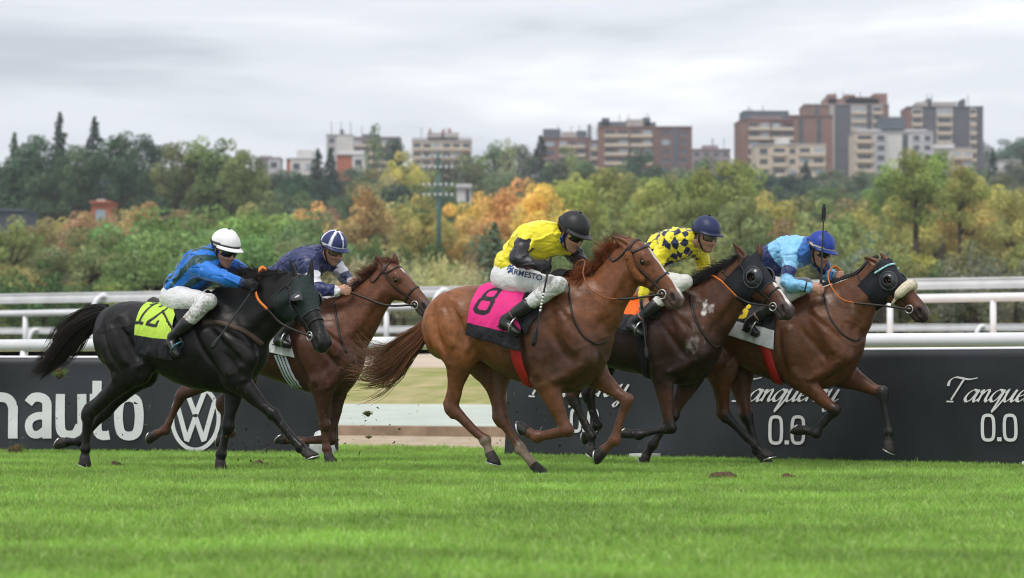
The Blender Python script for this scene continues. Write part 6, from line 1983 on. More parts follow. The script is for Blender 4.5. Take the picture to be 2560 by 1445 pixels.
# ------------------------------------------------------------------ white rails
def rail(name, label, p0, p1, r, board=None, posts=(), goose=(), zb=None, post_r=.045):
    a, b = np.array(p0), np.array(p1); d = b - a; L_ = np.linalg.norm(d); u = d / L_
    a2, b2 = a - u * L_ * .35, b + u * L_ * .35
    t = thing(name, label, 'rail', tuple(a2), 0, 'white running rails')
    loc = lambda p: np.array(p) - a2
    if board is None:
        v, f = tube_geo([loc(a2), loc(b2)], r, 16); np_mesh('rail_tube', v, f, M_WPLAS, t, True)
        for k in np.arange(0, 1.0, .16):
            p = a2 + (b2 - a2) * k; v, f = tube_geo([loc(p - u * .05), loc(p + u * .05)], r * 1.03, 16); np_mesh('joint_sleeve', v, f, M_WPLAS, t, True)
    else:
        h, th_ = board; n = np.array((-u[1], u[0], 0)); m = MB()
        prof = [(-th_, -h / 2), (-th_ * 1.3, -h * .1), (-th_, h * .30), (-th_ * 1.5, h * .34), (-th_ * 1.5, h / 2), (th_, h / 2), (th_, -h / 2)]
        V = [loc(q) + n * x + np.array((0, 0, z)) for q in (a2, b2) for x, z in prof]; k = len(prof)
        m.add(V, [(i, (i + 1) % k, k + (i + 1) % k, k + i) for i in range(k)] + [tuple(range(k))[::-1], tuple(range(k, 2 * k))])
        m.build('rail_board', M_WPAINT, t)
    def along(px_):
        D = np.array(((px_ - CX) / F, 1.0)); M = np.array([[D[0], -d[0]], [D[1], -d[1]]]); s_, k = np.linalg.solve(M, a[:2]); return a + d * k
    for px_ in posts:
        p = along(px_); v, f = tube_geo([loc(p) + (0, 0, -.02), loc(p) * (1, 1, 0) + (0, 0, (zb if zb is not None else 0) - a2[2] - .1)], post_r, 10); np_mesh('post', v, f, M_WPLAS, t, True)
    for px_ in goose:
        p = along(px_); back = u * -.25 + np.array((u[1], -u[0], 0)) * .32
        q = loc(p); path = catmull([q + (0, 0, -.02) - back * .15, q + back * .35 + (0, 0, .03), q + back * .8 + (0, 0, -.12), q + back + (0, 0, -.45), q + back * 1.05 + (0, 0, (zb or 0) - a2[2] - q[2] - .1)], 20)
        v, f = tube_geo(path, post_r * 1.2, 10); np_mesh('curved_post', v, f, M_WPLAS, t, True)
    return t
rail('running_rail', 'thick white tubular rail just behind the black banners', pix(0, 864, 29.9), pix(2560, 849, 25.3), .067, posts=(60, 720, 1400, 2100), zb=0)
rail('running_rail', 'white tubular rail on posts, second above the banners', pix(0, 785, 70), pix(2560, 742, 55), .088, posts=(63, 300, 520, 740, 966, 1200, 1440, 1690, 1950, 2225, 2483), zb=1.48, post_r=.065)
rail('running_rail', 'topmost white rail with a flat boxed board and curved posts', pix(0, 747, 75), pix(2560, 706, 65), .1, board=(.27, .045), goose=(268, 690, 1120, 1560, 2010), zb=1.5, post_r=.06)
rail('running_rail', 'lower distant white board rail between the two tubular rails', pix(0, 827, 95), pix(2560, 818, 85), .1, board=(.22, .045), goose=(98, 620, 1100, 1600, 2160, 2462), zb=1.6, post_r=.06)

# plastic bag against the banner end
r_ = np.random.default_rng(4); v, f = sphere_geo((0, 0, .15), (.15, .11, .17), 26, 16)
v = v * (.82 + .26 * np.abs(vnoise(v, 15, 61, 3)) - .16 * np.abs(vnoise(v, 32, 62, 2)))[:, None]; v[:, 2] = np.maximum(v[:, 2] - .02, .0)
o = np_mesh('plastic_bag', v, f, mat_flat('thin_white_plastic', (.56, .57, .59), rough=.35, spec=.5, vary=.08, bump=.6, bscale=30), None, True)
o.location = tuple(pix(806, HY, 26.9) * (1, 1, 0)); tag(o, 'crumpled white plastic bag on the ground at the end of the left banner', 'bag')

# ------------------------------------------------------------------ turf thrown up by the hooves
M_CLOD = mat_flat('soil_clod', (.095, .066, .042), rough=.95, spec=.05, vary=.4, scale=40, bump=.6, bscale=60)
def clod_thing(px_, y, Y, w, h, label, green=.5, seed=0, air=False):
    r = np.random.default_rng(seed); P = pix(px_, y, Y)
    if not air: P[2] = 0.0
    t = thing('turf_clod', label, 'clod', tuple(P), 0, 'clods of turf kicked up by the hooves')
    v, f = sphere_geo((0, 0, h * .35), (w * .5, w * .35, h * .45), 14, 9); v = v * (1 + .35 * vnoise(v, 6 / w, seed, 3))[:, None]
    np_mesh('soil', v, f, M_CLOD, t, True)
    V = []; F_ = []; C = []
    for i in range(110):
        a = r.uniform(0, 6.28); b0 = np.array((r.normal(0, w * .3), r.normal(0, w * .2), h * r.uniform(.2, .6))); dr = np.array((math.cos(a), math.sin(a) * .6, r.uniform(-.1, .9))); dr /= np.linalg.norm(dr); ln = r.uniform(.4, 1.0) * max(h, w * .45)
        k = len(V); s_ = np.cross(dr, (0, 1, .2)); s_ *= .003 / np.linalg.norm(s_); c = np.array((.14, .26, .03) if r.uniform() < green else (.40, .34, .13)) * r.uniform(.7, 1.2)
        V += [b0 - s_, b0 + s_, b0 + dr * ln + (0, 0, -.2 * ln)]; F_.append((k, k + 1, k + 2)); C += [c] * 3
    np_mesh('grass_roots', V, F_, M_BLADE, t, True, np.array(C))
clod_thing(1812, 1206, 20.4, .19, .10, 'brown torn turf clod lying alone in the grass under the second horse from the right', .15, 71)
clod_thing(1972, 1208, 20.2, .15, .09, 'small straw coloured clod on the grass right of the large clod', .1, 72)
clod_thing(290, 1168, 23.2, .12, .09, 'flat clod of soil on the grass behind the black horse', .3, 73)
clod_thing(655, 1160, 23.6, .16, .09, 'green and brown sod torn up beside the black horse foreleg', .6, 74)
clod_thing(40, 1112, 27.2, .13, .15, 'tuft of dry grass thrown against the banner at the left edge', .4, 75)
clod_thing(920, 1040, 22.6, .045, .05, 'grassy clod flying in the air below the flying chestnut tail', .8, 76, True)
clod_thing(148, 945, 24.5, .07, .10, 'yellow green wisp of turf flying in front of the left banner', .9, 77, True)
clod_thing(922, 1096, 23.2, .035, .03, 'small dark clod flying low between the two groups of horses', .2, 78, True)
# fine spray of crumbs and blades: nobody could count it
r = np.random.default_rng(9); m = MB(); C = []
V = []; F_ = []; CC = []
for i in range(330):
    g = r.integers(0, 4)
    if g == 0: px_, y, Y = r.normal(930, 75), r.normal(1100, 55), r.uniform(22, 25)
    elif g == 1: px_, y, Y = r.normal(640, 60), r.normal(1125, 28), r.uniform(22.5, 24)
    elif g == 2: px_, y, Y = r.uniform(20, 560), r.normal(1040, 55), r.uniform(23.5, 26)
    else: px_, y, Y = r.normal(1400, 130), r.normal(1060, 45), r.uniform(21.5, 23)
    P = pix(px_, min(y, 1150), Y); P[2] = max(P[2], .03)
    k = len(V)
    if r.uniform() < .55:
        s_ = r.uniform(.003, .011); t = r.normal(size=(4, 3)) * s_; V += list(P + t); F_ += [(k, k + 1, k + 2), (k, k + 2, k + 3), (k, k + 3, k + 1), (k + 1, k + 3, k + 2)]; c = np.array((.05, .035, .025)); CC += [c] * 4
    else:
        d = r.normal(size=3); d /= np.linalg.norm(d); ln = r.uniform(.02, .07); s_ = np.cross(d, r.normal(size=3)); s_ *= .0022 / np.linalg.norm(s_)
        V += [P - s_, P + s_, P + d * ln + (0, 0, -.01)]; F_.append((k, k + 1, k + 2)); c = np.array((.20, .30, .05) if r.uniform() < .6 else (.42, .40, .16)); CC += [c] * 3
tag(np_mesh('flying_turf_crumbs', V, F_, M_BLADE, None, False, np.array(CC)), kind='stuff')
# ------------------------------------------------------------------ buildings on the skyline
WALLC = dict(brick=(.25, .145, .12), darkbrick=(.20, .12, .11), grey=(.12, .12, .145), cream=(.58, .49, .39), white=(.62, .60, .58), mauve=(.30, .24, .25), stone=(.42, .38, .36), rust=(.42, .15, .085), slate=(.11, .13, .155), pale=(.48, .47, .48))
_wm = {}
def wall_mat(k):
    if k not in _wm: _wm[k] = mat_flat('wall_' + k, WALLC[k], rough=.85, spec=.1, vary=.08, scale=.25, bump=.2, bscale=2)
    return _wm[k]
M_GLASS = mat_flat('window_glass', (.045, .055, .07), rough=.12, spec=.6, vary=.5, scale=.3)
M_GLASSB = mat_flat('window_glass_bright', (.30, .36, .40), rough=.15, spec=.6, vary=.3, scale=.3)
_bm = {}
def box_mesh(key, d, mat):
    if key not in _bm:
        me = bpy.data.meshes.new(key); x, y, z = d[0] / 2, d[1] / 2, d[2] / 2
        me.from_pydata([(-x, -y, -z), (x, -y, -z), (x, y, -z), (-x, y, -z), (-x, -y, z), (x, -y, z), (x, y, z), (-x, y, z)], [], [(0, 3, 2, 1), (4, 5, 6, 7), (0, 1, 5, 4), (1, 2, 6, 5), (2, 3, 7, 6), (3, 0, 4, 7)])
        me.materials.append(mat); _bm[key] = me
    return _bm[key]
def part_box(name, parent, c, d, mat, rz=0.0):
    key = '%s_%.2f_%.2f_%.2f_%s' % (name, *d, mat.name)
    o = bpy.data.objects.new(name, box_mesh(key, d, mat)); o.location = tuple(c); o.rotation_euler = (0, 0, rz); link(o, parent); return o

def building(label, x0, x1, yt, yb, Y, rz=0.0, sections=None, roof=(), wall='brick', depth=16., fl=3.0, cat='building', name='apartment_building', extra=2.0):
    """sections: (from, to, wall, kind) fractions along the front; kind picks windows, bands or blind wall"""
    s = Y / F; w = (x1 - x0) * s; xc = ((x0 + x1) / 2 - CX) * s
    zt_, zb_ = CAMZ + (HY - yt) * s, CAMZ + (HY - yb) * s - extra
    H_ = zt_ - zb_
    ca = math.cos(rz); w = (w - depth * abs(math.sin(rz))) / ca if rz else w
    t = thing(name, label, cat, (xc, Y + depth / 2, zb_), rz, None)
    sections = sections or [(0, 1, wall, 'win')]
    nf = max(1, int((H_ - .6) / fl))
    for a, b, wl, kind in sections:
        xa, xb = -w / 2 + a * w, -w / 2 + b * w; ww = xb - xa; cx = (xa + xb) / 2
        dz = 0.0 if len(sections[0]) < 5 else 0
        proud = .25 * (sections.index((a, b, wl, kind)) % 2)
        part_box('wall', t, (cx, -proud / 2, H_ / 2), (ww, depth + proud, H_), wall_mat(wl))
        front = -depth / 2 - proud
        rng = random.Random(int(x0 * 7 + a * 100))
        if kind == 'blind': continue
        if kind == 'win':
            nc = max(1, int(ww / 3.2)); cw = ww / nc
            for f in range(nf):
                for c in range(nc):
                    x = xa + cw * (c + .5); z = H_ - fl * (f + .62)
                    g = M_GLASSB if rng.random() < .22 else M_GLASS
                    o = part_box('window', t, (x, front + .02, z), (round(cw * .52, 1), .16, 1.5), g)
                    part_box('sill', t, (x, front - .08, z - .85), (round(cw * .52, 1) + .3, .22, .14), wall_mat('pale')) if rng.random() < .7 else None
        if kind == 'bands':                     # continuous balconies with deep shade behind them
            for f in range(nf):
                z = H_ - fl * (f + .62)
                nc = max(1, int(ww / 3.0)); cw = ww / nc
                for c in range(nc):
                    part_box('window', t, (xa + cw * (c + .5), front + .02, z + .15), (round(cw * .72, 1), .16, 1.45), M_GLASSB if rng.random() < .2 else M_GLASS)
                    if rng.random() < .16: part_box('awning', t, (xa + cw * (c + .5), front - .75, z + .72), (round(cw * .8, 1), 1.3, .12), wall_mat(rng.choice(['rust', 'pale', 'cream', 'slate'])))
                part_box('balcony', t, (cx, front - .55, z - 1.0), (round(ww * .94, 1), 1.2, 1.05), wall_mat('cream' if wl != 'white' else 'white'))
        if kind == 'slots':
            nc = max(2, int(ww / 2.6)); cw = ww / nc
            for c in range(nc):
                if c % 2: part_box('window_strip', t, (xa + cw * (c + .5), front + .02, H_ / 2), (round(cw * .5, 1), .2, H_ * .92), M_GLASS)
    for (a, b, h, wl) in roof:
        xa, xb = -w / 2 + a * w, -w / 2 + b * w
        part_box('roof_block', t, ((xa + xb) / 2, depth * .06, H_ + h / 2), (xb - xa, depth * .62, h), wall_mat(wl))
    for q in range(3 if Y > 850 else 0):
        part_box('aerial', t, (rng.uniform(-.4, .4) * w, rng.uniform(-.2, .2) * depth, H_ + 2.6), (.22, .22, 5.0), wall_mat('slate'))
    part_box('parapet', t, (0, 0, H_ + .15), (w + .3, depth + .9, .3), wall_mat('pale' if wall in ('white', 'cream') else wall))
    return t
building('brick apartment block with a dark glazed right half and stepped roof, right of the middle', 1497, 1730, 318, 440, 900, .0, [(0, .05, 'brick', 'blind'), (.05, .33, 'brick', 'bands'), (.33, .58, 'brick', 'bands'), (.58, .64, 'darkbrick', 'blind'), (.64, .80, 'darkbrick', 'win'), (.80, .85, 'slate', 'blind'), (.85, .97, 'darkbrick', 'win'), (.97, 1, 'darkbrick', 'blind')], [(.04, .12, 3.4, 'slate'), (.0, .30, 2.2, 'slate'), (.30, .48, 3.0, 'stone'), (.48, .56, 3.6, 'slate'), (.5, .62, 2.0, 'slate')], 'brick')
building('smaller brick apartment block with grey penthouse, left of the large brick block', 1352, 1478, 346, 440, 940, .0, [(0, .35, 'brick', 'win'), (.35, .9, 'brick', 'bands'), (.9, 1, 'brick', 'blind')], [(.05, .40, 3.6, 'slate'), (.42, .72, 2.6, 'stone'), (.72, .92, 3.0, 'slate'), (.95, 1.0, 5.2, 'slate')], 'brick')
building('narrow stack of pale balconies between the two brick blocks', 1476, 1500, 352, 440, 925, .0, [(0, 1, 'mauve', 'bands')], (), 'mauve', 8)
building('low mauve flat roofed block between the brick groups on the skyline', 1730, 1826, 374, 440, 1050, .0, [(0, 1, 'mauve', 'win')], [(.3, .7, 2.0, 'mauve')], 'mauve')
building('red brick block with rounded dark attic at the left of the right hand towers', 1845, 1985, 300, 440, 880, .08, [(0, .1, 'brick', 'blind'), (.1, .55, 'brick', 'bands'), (.55, 1, 'darkbrick', 'bands')], [(.08, .95, 3.4, 'slate'), (.2, .8, 1.6, 'mauve')], 'brick')
building('tall middle tower with dark vertical shafts and red brick crown', 2010, 2222, 262, 440, 960, .0, [(0, .30, 'brick', 'slots'), (.30, .36, 'stone', 'blind'), (.36, .55, 'grey', 'blind'), (.55, .74, 'stone', 'bands'), (.74, .80, 'grey', 'blind'), (.80, .93, 'stone', 'bands'), (.93, 1, 'brick', 'blind')], [(.25, .9, 2.6, 'brick'), (.30, .40, 4.2, 'brick'), (.50, .62, 4.0, 'brick'), (.84, 1.0, 4.4, 'brick'), (.55, .85, 3.2, 'darkbrick')], 'stone')
building('red brick wing with tall window slots in front of the tall middle tower', 1968, 2082, 290, 440, 905, .0, [(0, 1, 'brick', 'slots')], (), 'brick')
building('dark tower with cream balcony stacks, tallest at the right end', 2268, 2458, 268, 440, 930, .0, [(0, .06, 'brick', 'blind'), (.06, .20, 'stone', 'bands'), (.20, .38, 'grey', 'blind'), (.38, .60, 'stone', 'bands'), (.60, .82, 'grey', 'blind'), (.82, .91, 'stone', 'bands'), (.91, 1, 'grey', 'blind')], [(.15, .68, 2.2, 'stone'), (.30, .34, 3.4, 'slate'), (.75, .79, 3.2, 'slate')], 'grey')
building('low cream apartment block in front of the red brick tower', 1890, 2064, 362, 450, 800, .0, [(0, .22, 'cream', 'win'), (.22, .45, 'cream', 'bands'), (.45, .60, 'cream', 'win'), (.60, 1, 'cream', 'bands')], [(.33, .50, 2.4, 'white')], 'cream')
building('grey white apartment block with a slate hipped attic between the two towers', 2138, 2332, 330, 450, 840, .0, [(0, .24, 'cream', 'bands'), (.24, .42, 'pale', 'win'), (.42, .72, 'white', 'slots'), (.72, 1, 'pale', 'win')], [(.35, .66, 5.0, 'slate'), (.05, .95, 1.2, 'pale')], 'pale')
building('pale low houses below the dark right hand tower', 2330, 2432, 372, 450, 860, .0, [(0, .5, 'white', 'win'), (.5, 1, 'cream', 'bands')], [(.1, .6, 1.8, 'white')], 'white')
building('white house at the right edge among dark trees', 2500, 2580, 402, 450, 800, .0, [(0, 1, 'white', 'win')], (), 'white', 10)
building('cream block with a glazed set back roof behind the floodlight mast', 1030, 1178, 352, 440, 950, .0, [(0, 1, 'cream', 'bands')], [(.0, 1, 1.5, 'pale'), (.25, .78, 3.2, 'stone'), (.28, .31, 4.6, 'rust'), (.5, .53, 4.4, 'rust'), (.62, .65, 4.6, 'rust')], 'cream')
building('grey slab building behind the tall poplar', 880, 1000, 344, 420, 1000, .0, [(0, 1, 'mauve', 'bands')], [(.2, .5, 1.6, 'slate')], 'mauve')
building('white stair tower left of the grey slab building', 816, 882, 338, 440, 960, .0, [(0, .4, 'pale', 'win'), (.4, 1, 'white', 'blind')], [(.5, .62, 2.2, 'slate')], 'white', 8)
building('white house with a rust red end wall on the left hill', 842, 912, 388, 480, 700, .0, [(0, .55, 'rust', 'blind'), (.55, 1, 'white', 'win')], [(0, 1, 1.4, 'white')], 'white', 10)
building('white villa with a gabled front on the left hill', 716, 796, 398, 460, 720, .0, [(0, .12, 'rust', 'blind'), (.12, .9, 'white', 'win'), (.9, 1, 'white', 'blind')], [(.3, .8, 2.6, 'white')], 'white', 10)
building('small mauve house with a flat roof left of the white villa', 640, 700, 396, 450, 760, .0, [(0, .5, 'mauve', 'win'), (.5, 1, 'pale', 'win')], [(.1, .6, 1.0, 'stone')], 'mauve', 10)
building('blue grey building glimpsed at the left edge between trees', -30, 62, 528, 600, 330, .0, [(0, 1, 'slate', 'win')], (), 'slate', 8, 2.6)
building('small brick house with a white chimney on the left slope', 228, 276, 508, 560, 360, .0, [(0, 1, 'rust', 'win')], [(.2, .6, .6, 'white')], 'rust', 6, 2.6)
building('white concrete water tower below the floodlight mast lamps', 1142, 1178, 470, 540, 430, .0, [(0, 1, 'white', 'slots')], [(-.03, 1.03, .7, 'pale')], 'pale', 3.0, name='water_tower', cat='tower')

# ------------------------------------------------------------------ floodlight mast
Ym = 255.; M_GREEN = mat_flat('green_mast_paint', (.04, .115, .10), rough=.5, vary=.15, scale=2)
P = pix(1097, 900, Ym); zg = float(zt(P[0], Ym)); t = thing('floodlight_mast', 'tall green floodlight mast with four rows of white lamps', 'floodlight', (P[0], Ym, zg))
zl = lambda y: pix(0, y, Ym)[2] - zg
v, f = tube_geo([(0, 0, -.3), (0, 0, zl(382))], [.26, .18], 12); np_mesh('pole', v, f, M_GREEN, t, True)
for y in (392, 417, 461, 486):
    MB().box((-.1, -.14, zl(y)), (2.7, .07, .07)).build('crossarm', M_GREEN, t)
    for i in range(6):
        x = -1.38 + i * .52
        if abs(x + .05) < .2: continue
        m = MB(); v, f = tube_geo([(x, -.10, zl(y) + .02), (x, -.26, zl(y) - .01), (x, -.42, zl(y) - .06)], [.09, .14, .17], 12); m.add(v, f)
        o = m.build('floodlight', M_GREEN, t, True)
        v, f = tube_geo([(x, -.425, zl(y) - .06), (x, -.445, zl(y) - .066)], [.15, .14], 12); np_mesh('lens', v, f, M_WPLAS, o, True)

# ------------------------------------------------------------------ trees
M_LEAF, nt, b = new_mat('leaves'); N_, L_ = nt.nodes, nt.links
at = N_.new('ShaderNodeAttribute'); at.attribute_name = 'col'; oi = N_.new('ShaderNodeObjectInfo')
mu = N_.new('ShaderNodeMix'); mu.data_type = 'RGBA'; mu.blend_type = 'MULTIPLY'; mu.inputs[0].default_value = 1
L_.new(at.outputs['Color'], mu.inputs[6]); L_.new(oi.outputs['Color'], mu.inputs[7])
df = N_.new('ShaderNodeBsdfDiffuse'); tr = N_.new('ShaderNodeBsdfTranslucent'); mx = N_.new('ShaderNodeMixShader'); mx.inputs[0].default_value = .25
L_.new(mu.outputs[2], df.inputs[0]); L_.new(mu.outputs[2], tr.inputs[0]); L_.new(df.outputs[0], mx.inputs[1]); L_.new(tr.outputs[0], mx.inputs[2]); L_.new(mx.outputs[0], N_['Material Output'].inputs['Surface']); nt.nodes.remove(b)
M_BARK = mat_flat('bark', (.075, .055, .042), rough=.9, spec=.1, vary=.3, scale=3, bump=.5, bscale=12)

def leaf_cards(pts, nrm, size, rng, col):
    n = len(pts); d = nrm * 1.15 + (0, 0, .25) + rng.normal(0, .55, (n, 3)); d /= np.linalg.norm(d, axis=1)[:, None]
    u = np.cross(d, rng.normal(size=(n, 3))); u /= np.linalg.norm(u, axis=1)[:, None]; w = np.cross(d, u)
    s = (size * rng.uniform(.6, 1.3, n))[:, None]
    V = np.stack([pts - u * s, pts - w * s * .62, pts + u * s, pts + w * s * .62], 1).reshape(-1, 3)
    return V, np.arange(4 * n).reshape(n, 4), np.repeat(col, 4, axis=0)
def make_crown(kind, seed):
    """unit tree: height 1, half width about .5; returns crown verts, faces, colours and trunk"""
    r = np.random.default_rng(seed); P = []; Nn = []; tr = MB(); C = []
    def lobes(cs, rs, n, squash=.8):
        for c, ra in zip(cs, rs):
            k = int(n * (ra / .12) ** 2); d = r.normal(size=(k, 3)); d /= np.linalg.norm(d, axis=1)[:, None]
            rr = ra * r.uniform(.62, 1.06, k) ** .5
            P.append(c + d * rr[:, None] * (1, 1, squash)); Nn.append(d)
            C.append(np.tile(r.uniform(.72, 1.28) * np.array((1 + r.normal(0, .06), 1, 1 + r.normal(0, .06))), (k, 1)) * r.uniform(.8, 1.2, (k, 1)))
    def trunk(pts, rad): v, f = tube_geo(pts, rad, 7); tr.add(v, f)
    if kind == 'broadleaf':
        n = 40; cs = []; rs = []
        while len(cs) < n:
            p = r.uniform(-1, 1, 3)
            if np.linalg.norm(p) > 1: continue
            z = .56 + .40 * p[2]; w = .40 * (1 - .5 * max(0, p[2]) ** 1.6) * (1.0 if p[2] > -.5 else .75)
            cs.append((p[0] * w, p[1] * w, z)); rs.append(r.uniform(.085, .16))
        lobes(np.array(cs), rs, 130); trunk([(0, 0, 0), (.01, 0, .25), (0, .01, .62)], [.035, .026, .01])
        for i in range(6): c = np.array(cs[i]); trunk([(0, 0, .25 + .04 * i), c * .6 + (0, 0, .1), c], [.016, .010, .004])
        sz = .020
    elif kind == 'poplar':
        n = 40; cs = []; rs = []
        for i in range(n):
            z = .12 + .86 * i / n; w = .24 * math.sin(math.pi * min(.97, .12 + .85 * z)) ** .7; a = r.uniform(0, 6.28)
            cs.append((w * math.cos(a) * r.uniform(.2, 1), w * math.sin(a) * r.uniform(.2, 1), z)); rs.append(r.uniform(.05, .10) * (1.2 - .5 * z))
        lobes(np.array(cs), rs, 80, 1.3); trunk([(0, 0, 0), (0, 0, .9)], [.025, .005]); sz = .022
    elif kind == 'conifer':
        for i in range(26):
            z = .08 + .90 * (i / 25) ** .9; R = .37 * (1 - z) ** .85 + .012
            for k in range(int(6 + 8 * (1 - z))):
                a = r.uniform(0, 6.28); ln = R * r.uniform(.7, 1.12); m = int(16 * ln / .3) + 5; t = r.uniform(.15, 1, m)
                p = np.stack([math.cos(a) * ln * t, math.sin(a) * ln * t, z - .10 * ln * t + r.normal(0, .006, m)], 1)
                P.append(p); Nn.append(np.tile((math.cos(a) * .5, math.sin(a) * .5, .8), (m, 1))); C.append(np.tile(r.uniform(.7, 1.25) * np.ones(3), (m, 1)))
        trunk([(0, 0, 0), (0, 0, .97)], [.022, .003]); sz = .026
    elif kind == 'stone_pine':
        cs = []; rs = []
        for i in range(30):
            a = r.uniform(0, 6.28); q = math.sqrt(r.uniform(0, 1)); cs.append((.42 * q * math.cos(a), .44 * q * math.sin(a), .90 - .26 * q ** 2 - r.uniform(0, .34) * (1 - .4 * q))); rs.append(r.uniform(.10, .17))
        lobes(np.array(cs), rs, 150, .66)
        trunk([(0, 0, 0), (.02, .01, .28), (.0, .02, .5)], [.030, .024, .018])
        for i in range(9): c = np.array(cs[i]); trunk([(.0, .015, .36 + .015 * i), c * .5 + (0, 0, .22), c], [.014, .010, .004])
        sz = .017
    elif kind == 'shrub':
        cs = []; rs = []
        for i in range(40):
            a = r.uniform(0, 6.28); q = math.sqrt(r.uniform(0, 1)); z = r.uniform(.10, .92) * (1 - .35 * q); cs.append((.42 * q * math.cos(a), .42 * q * math.sin(a), z)); rs.append(r.uniform(.08, .16))
        lobes(np.array(cs), rs, 56); trunk([(0, 0, 0), (0, 0, .5)], [.03, .01]); sz = .026
    elif kind == 'feathery':
        for i in range(90):
            a = r.uniform(0, 6.28); q = math.sqrt(r.uniform(0, 1)); top = np.array((.5 * q * math.cos(a), .5 * q * math.sin(a), r.uniform(.45, 1.0) * (1 - .25 * q))); b0 = top * (.3, .3, 0)
            m = 42; t = r.uniform(.15, 1, m); p = b0 + (top - b0) * t[:, None] + r.normal(0, .022, (m, 3)); P.append(p); Nn.append(np.tile((math.cos(a) * .5, math.sin(a) * .5, .6), (m, 1))); C.append(np.tile(r.uniform(.75, 1.25) * np.ones(3), (m, 1)))
        trunk([(0, 0, 0), (0, 0, .4)], [.02, .008]); sz = .020
    P, Nn, C = np.concatenate(P), np.concatenate(Nn), np.concatenate(C)
    return leaf_cards(P, Nn, sz, r, C), tr
TREES = {}
for kind, nvar in (('broadleaf', 5), ('poplar', 2), ('conifer', 3), ('stone_pine', 4), ('shrub', 3), ('feathery', 2)):
    for i in range(nvar):
        (V, Fq, C), tr = make_crown(kind, 100 + 17 * i + len(kind))
        c = np_mesh('crown', V, Fq, M_LEAF, None, False, C); k = tr.build('trunk', M_BARK, None, True)
        TREES.setdefault(kind, []).append((c.data, k.data)); bpy.data.objects.remove(c); bpy.data.objects.remove(k)
KINDNAME = dict(broadleaf='broadleaf_tree', poplar='poplar_tree', conifer='conifer_tree', stone_pine='umbrella_pine', shrub='bush', feathery='feathery_bush')
ZONES = [(-200, 170, 'at far left'), (170, 420, 'behind the black horse'), (420, 640, 'behind the white helmet'), (640, 860, 'behind the striped navy cap'), (860, 1060, 'left of the floodlight mast'), (1060, 1240, 'beside the floodlight mast'), (1240, 1480, 'behind the black helmet'), (1480, 1720, 'behind the diamond silks'), (1720, 1900, 'behind the navy helmet'), (1900, 2090, 'behind the upright whip'), (2090, 2330, 'behind the leading horse'), (2330, 2800, 'at right edge')]
def colour_word(c):
    r, g, b_ = c
    if r > g * 1.5: return 'orange'
    if r > g * 1.05: return 'golden'
    if r > g * .80: return 'yellow green' if g > .12 else 'olive'
    if g < .045: return 'dark green'
    return 'mid green' if g < .10 else 'fresh green'
_seen = {}
_v, _f = tube_geo([(0, 0, 0), (.1, 0, .5), (0, 0, 1)], [1.25, 1.05, 1.0], 8)
_o = np_mesh('lower_trunk', _v, _f, M_BARK, None, True); STEM = _o.data; bpy.data.objects.remove(_o)
_ti = [0]
def tree(kind, px_, top, Y, wpx, col, label=None):
    _ti[0] += 1; r = random.Random(_ti[0] * 31)
    X = (px_ - CX) * Y / F; zg = float(zt(X, Y)) - .3; zt_ = CAMZ + (HY - top) * Y / F; H_ = max(zt_ - zg, 1.5); W_ = wpx * Y / F * dict(conifer=1.45, poplar=1.25, broadleaf=1.3).get(kind, 1.15)
    z = next((n for a, b_, n in ZONES if a <= px_ < b_), 'behind the rails')
    row = 'in the front row' if Y < 215 else 'in the middle belt' if Y < 370 else 'on the far slope' if Y < 560 else 'on the skyline'
    kn = KINDNAME[kind].replace('_', ' ')
    lab = '%s %s|%s %s' % (colour_word(col), kn, row, z)
    t = thing(KINDNAME[kind], lab, 'bush' if 'bush' in kn else 'tree', (X, Y, zg), r.uniform(0, 6.28), {'umbrella_pine': 'umbrella pines behind the rails', 'conifer_tree': 'conifers on the slopes', 'bush': 'bushes behind the rails', 'feathery_bush': 'feathery bushes round the mast'}.get(KINDNAME[kind], 'broadleaved trees of the park'))
    _seen.setdefault(lab, []).append((px_, t))
    wn_ = dict(broadleaf=.95, poplar=.55, conifer=.66, stone_pine=1.02, shrub=1.0, feathery=1.0)[kind]
    c, k = TREES[kind][r.randrange(len(TREES[kind]))]
    asp, ctr = dict(broadleaf=(1.15, .56), poplar=(2.9, .5), conifer=(2.3, .5), stone_pine=(1.05, .72), shrub=(1.15, .5), feathery=(1.0, .5))[kind]
    Wz = min(H_, W_ / wn_ * asp)                          # a crown keeps its natural proportions; the trunk reaches the ground
    for nm, me in (('crown', c), ('trunk', k)):
        o = bpy.data.objects.new(nm, me); link(o, t)
        o.scale = (W_ / wn_, W_ / wn_, Wz)
        o.location = (0, 0, H_ - Wz)
        if nm == 'trunk' and H_ - Wz > .3:
            st = bpy.data.objects.new('lower_trunk', STEM); link(st, t); rr = .036 * W_ / wn_; st.scale = (rr, rr, H_ - Wz + .05 * Wz)
        lum = .3 * col[0] + .6 * col[1] + .1 * col[2]; o.color = (*[(v * .86 + lum * .14) * 3.4 * r.uniform(.90, 1.10) for v in col], 1)
    return t
DG, MG, OG = (.024, .040, .020), (.052, .075, .026), (.098, .104, .030)
PINE, BLUE, YG, GOLD, ORG, PALE, BRN = (.078, .112, .036), (.020, .034, .024), (.135, .132, .032), (.25, .180, .028), (.22, .148, .040), (.17, .17, .075), (.12, .088, .045)
# umbrella pines behind the left hand horses
for px_, top, w, Y in ((225, 548, 230, 178), (330, 520, 250, 190), (440, 500, 280, 186), (560, 490, 280, 198), (660, 496, 290, 184), (750, 512, 230, 176), (510, 540, 280, 172), (640, 552, 280, 168), (390, 565, 250, 166), (740, 575, 200, 170)):
    tree('stone_pine', px_, top, Y, w, tuple(v * random.uniform(.85, 1.2) for v in PINE))
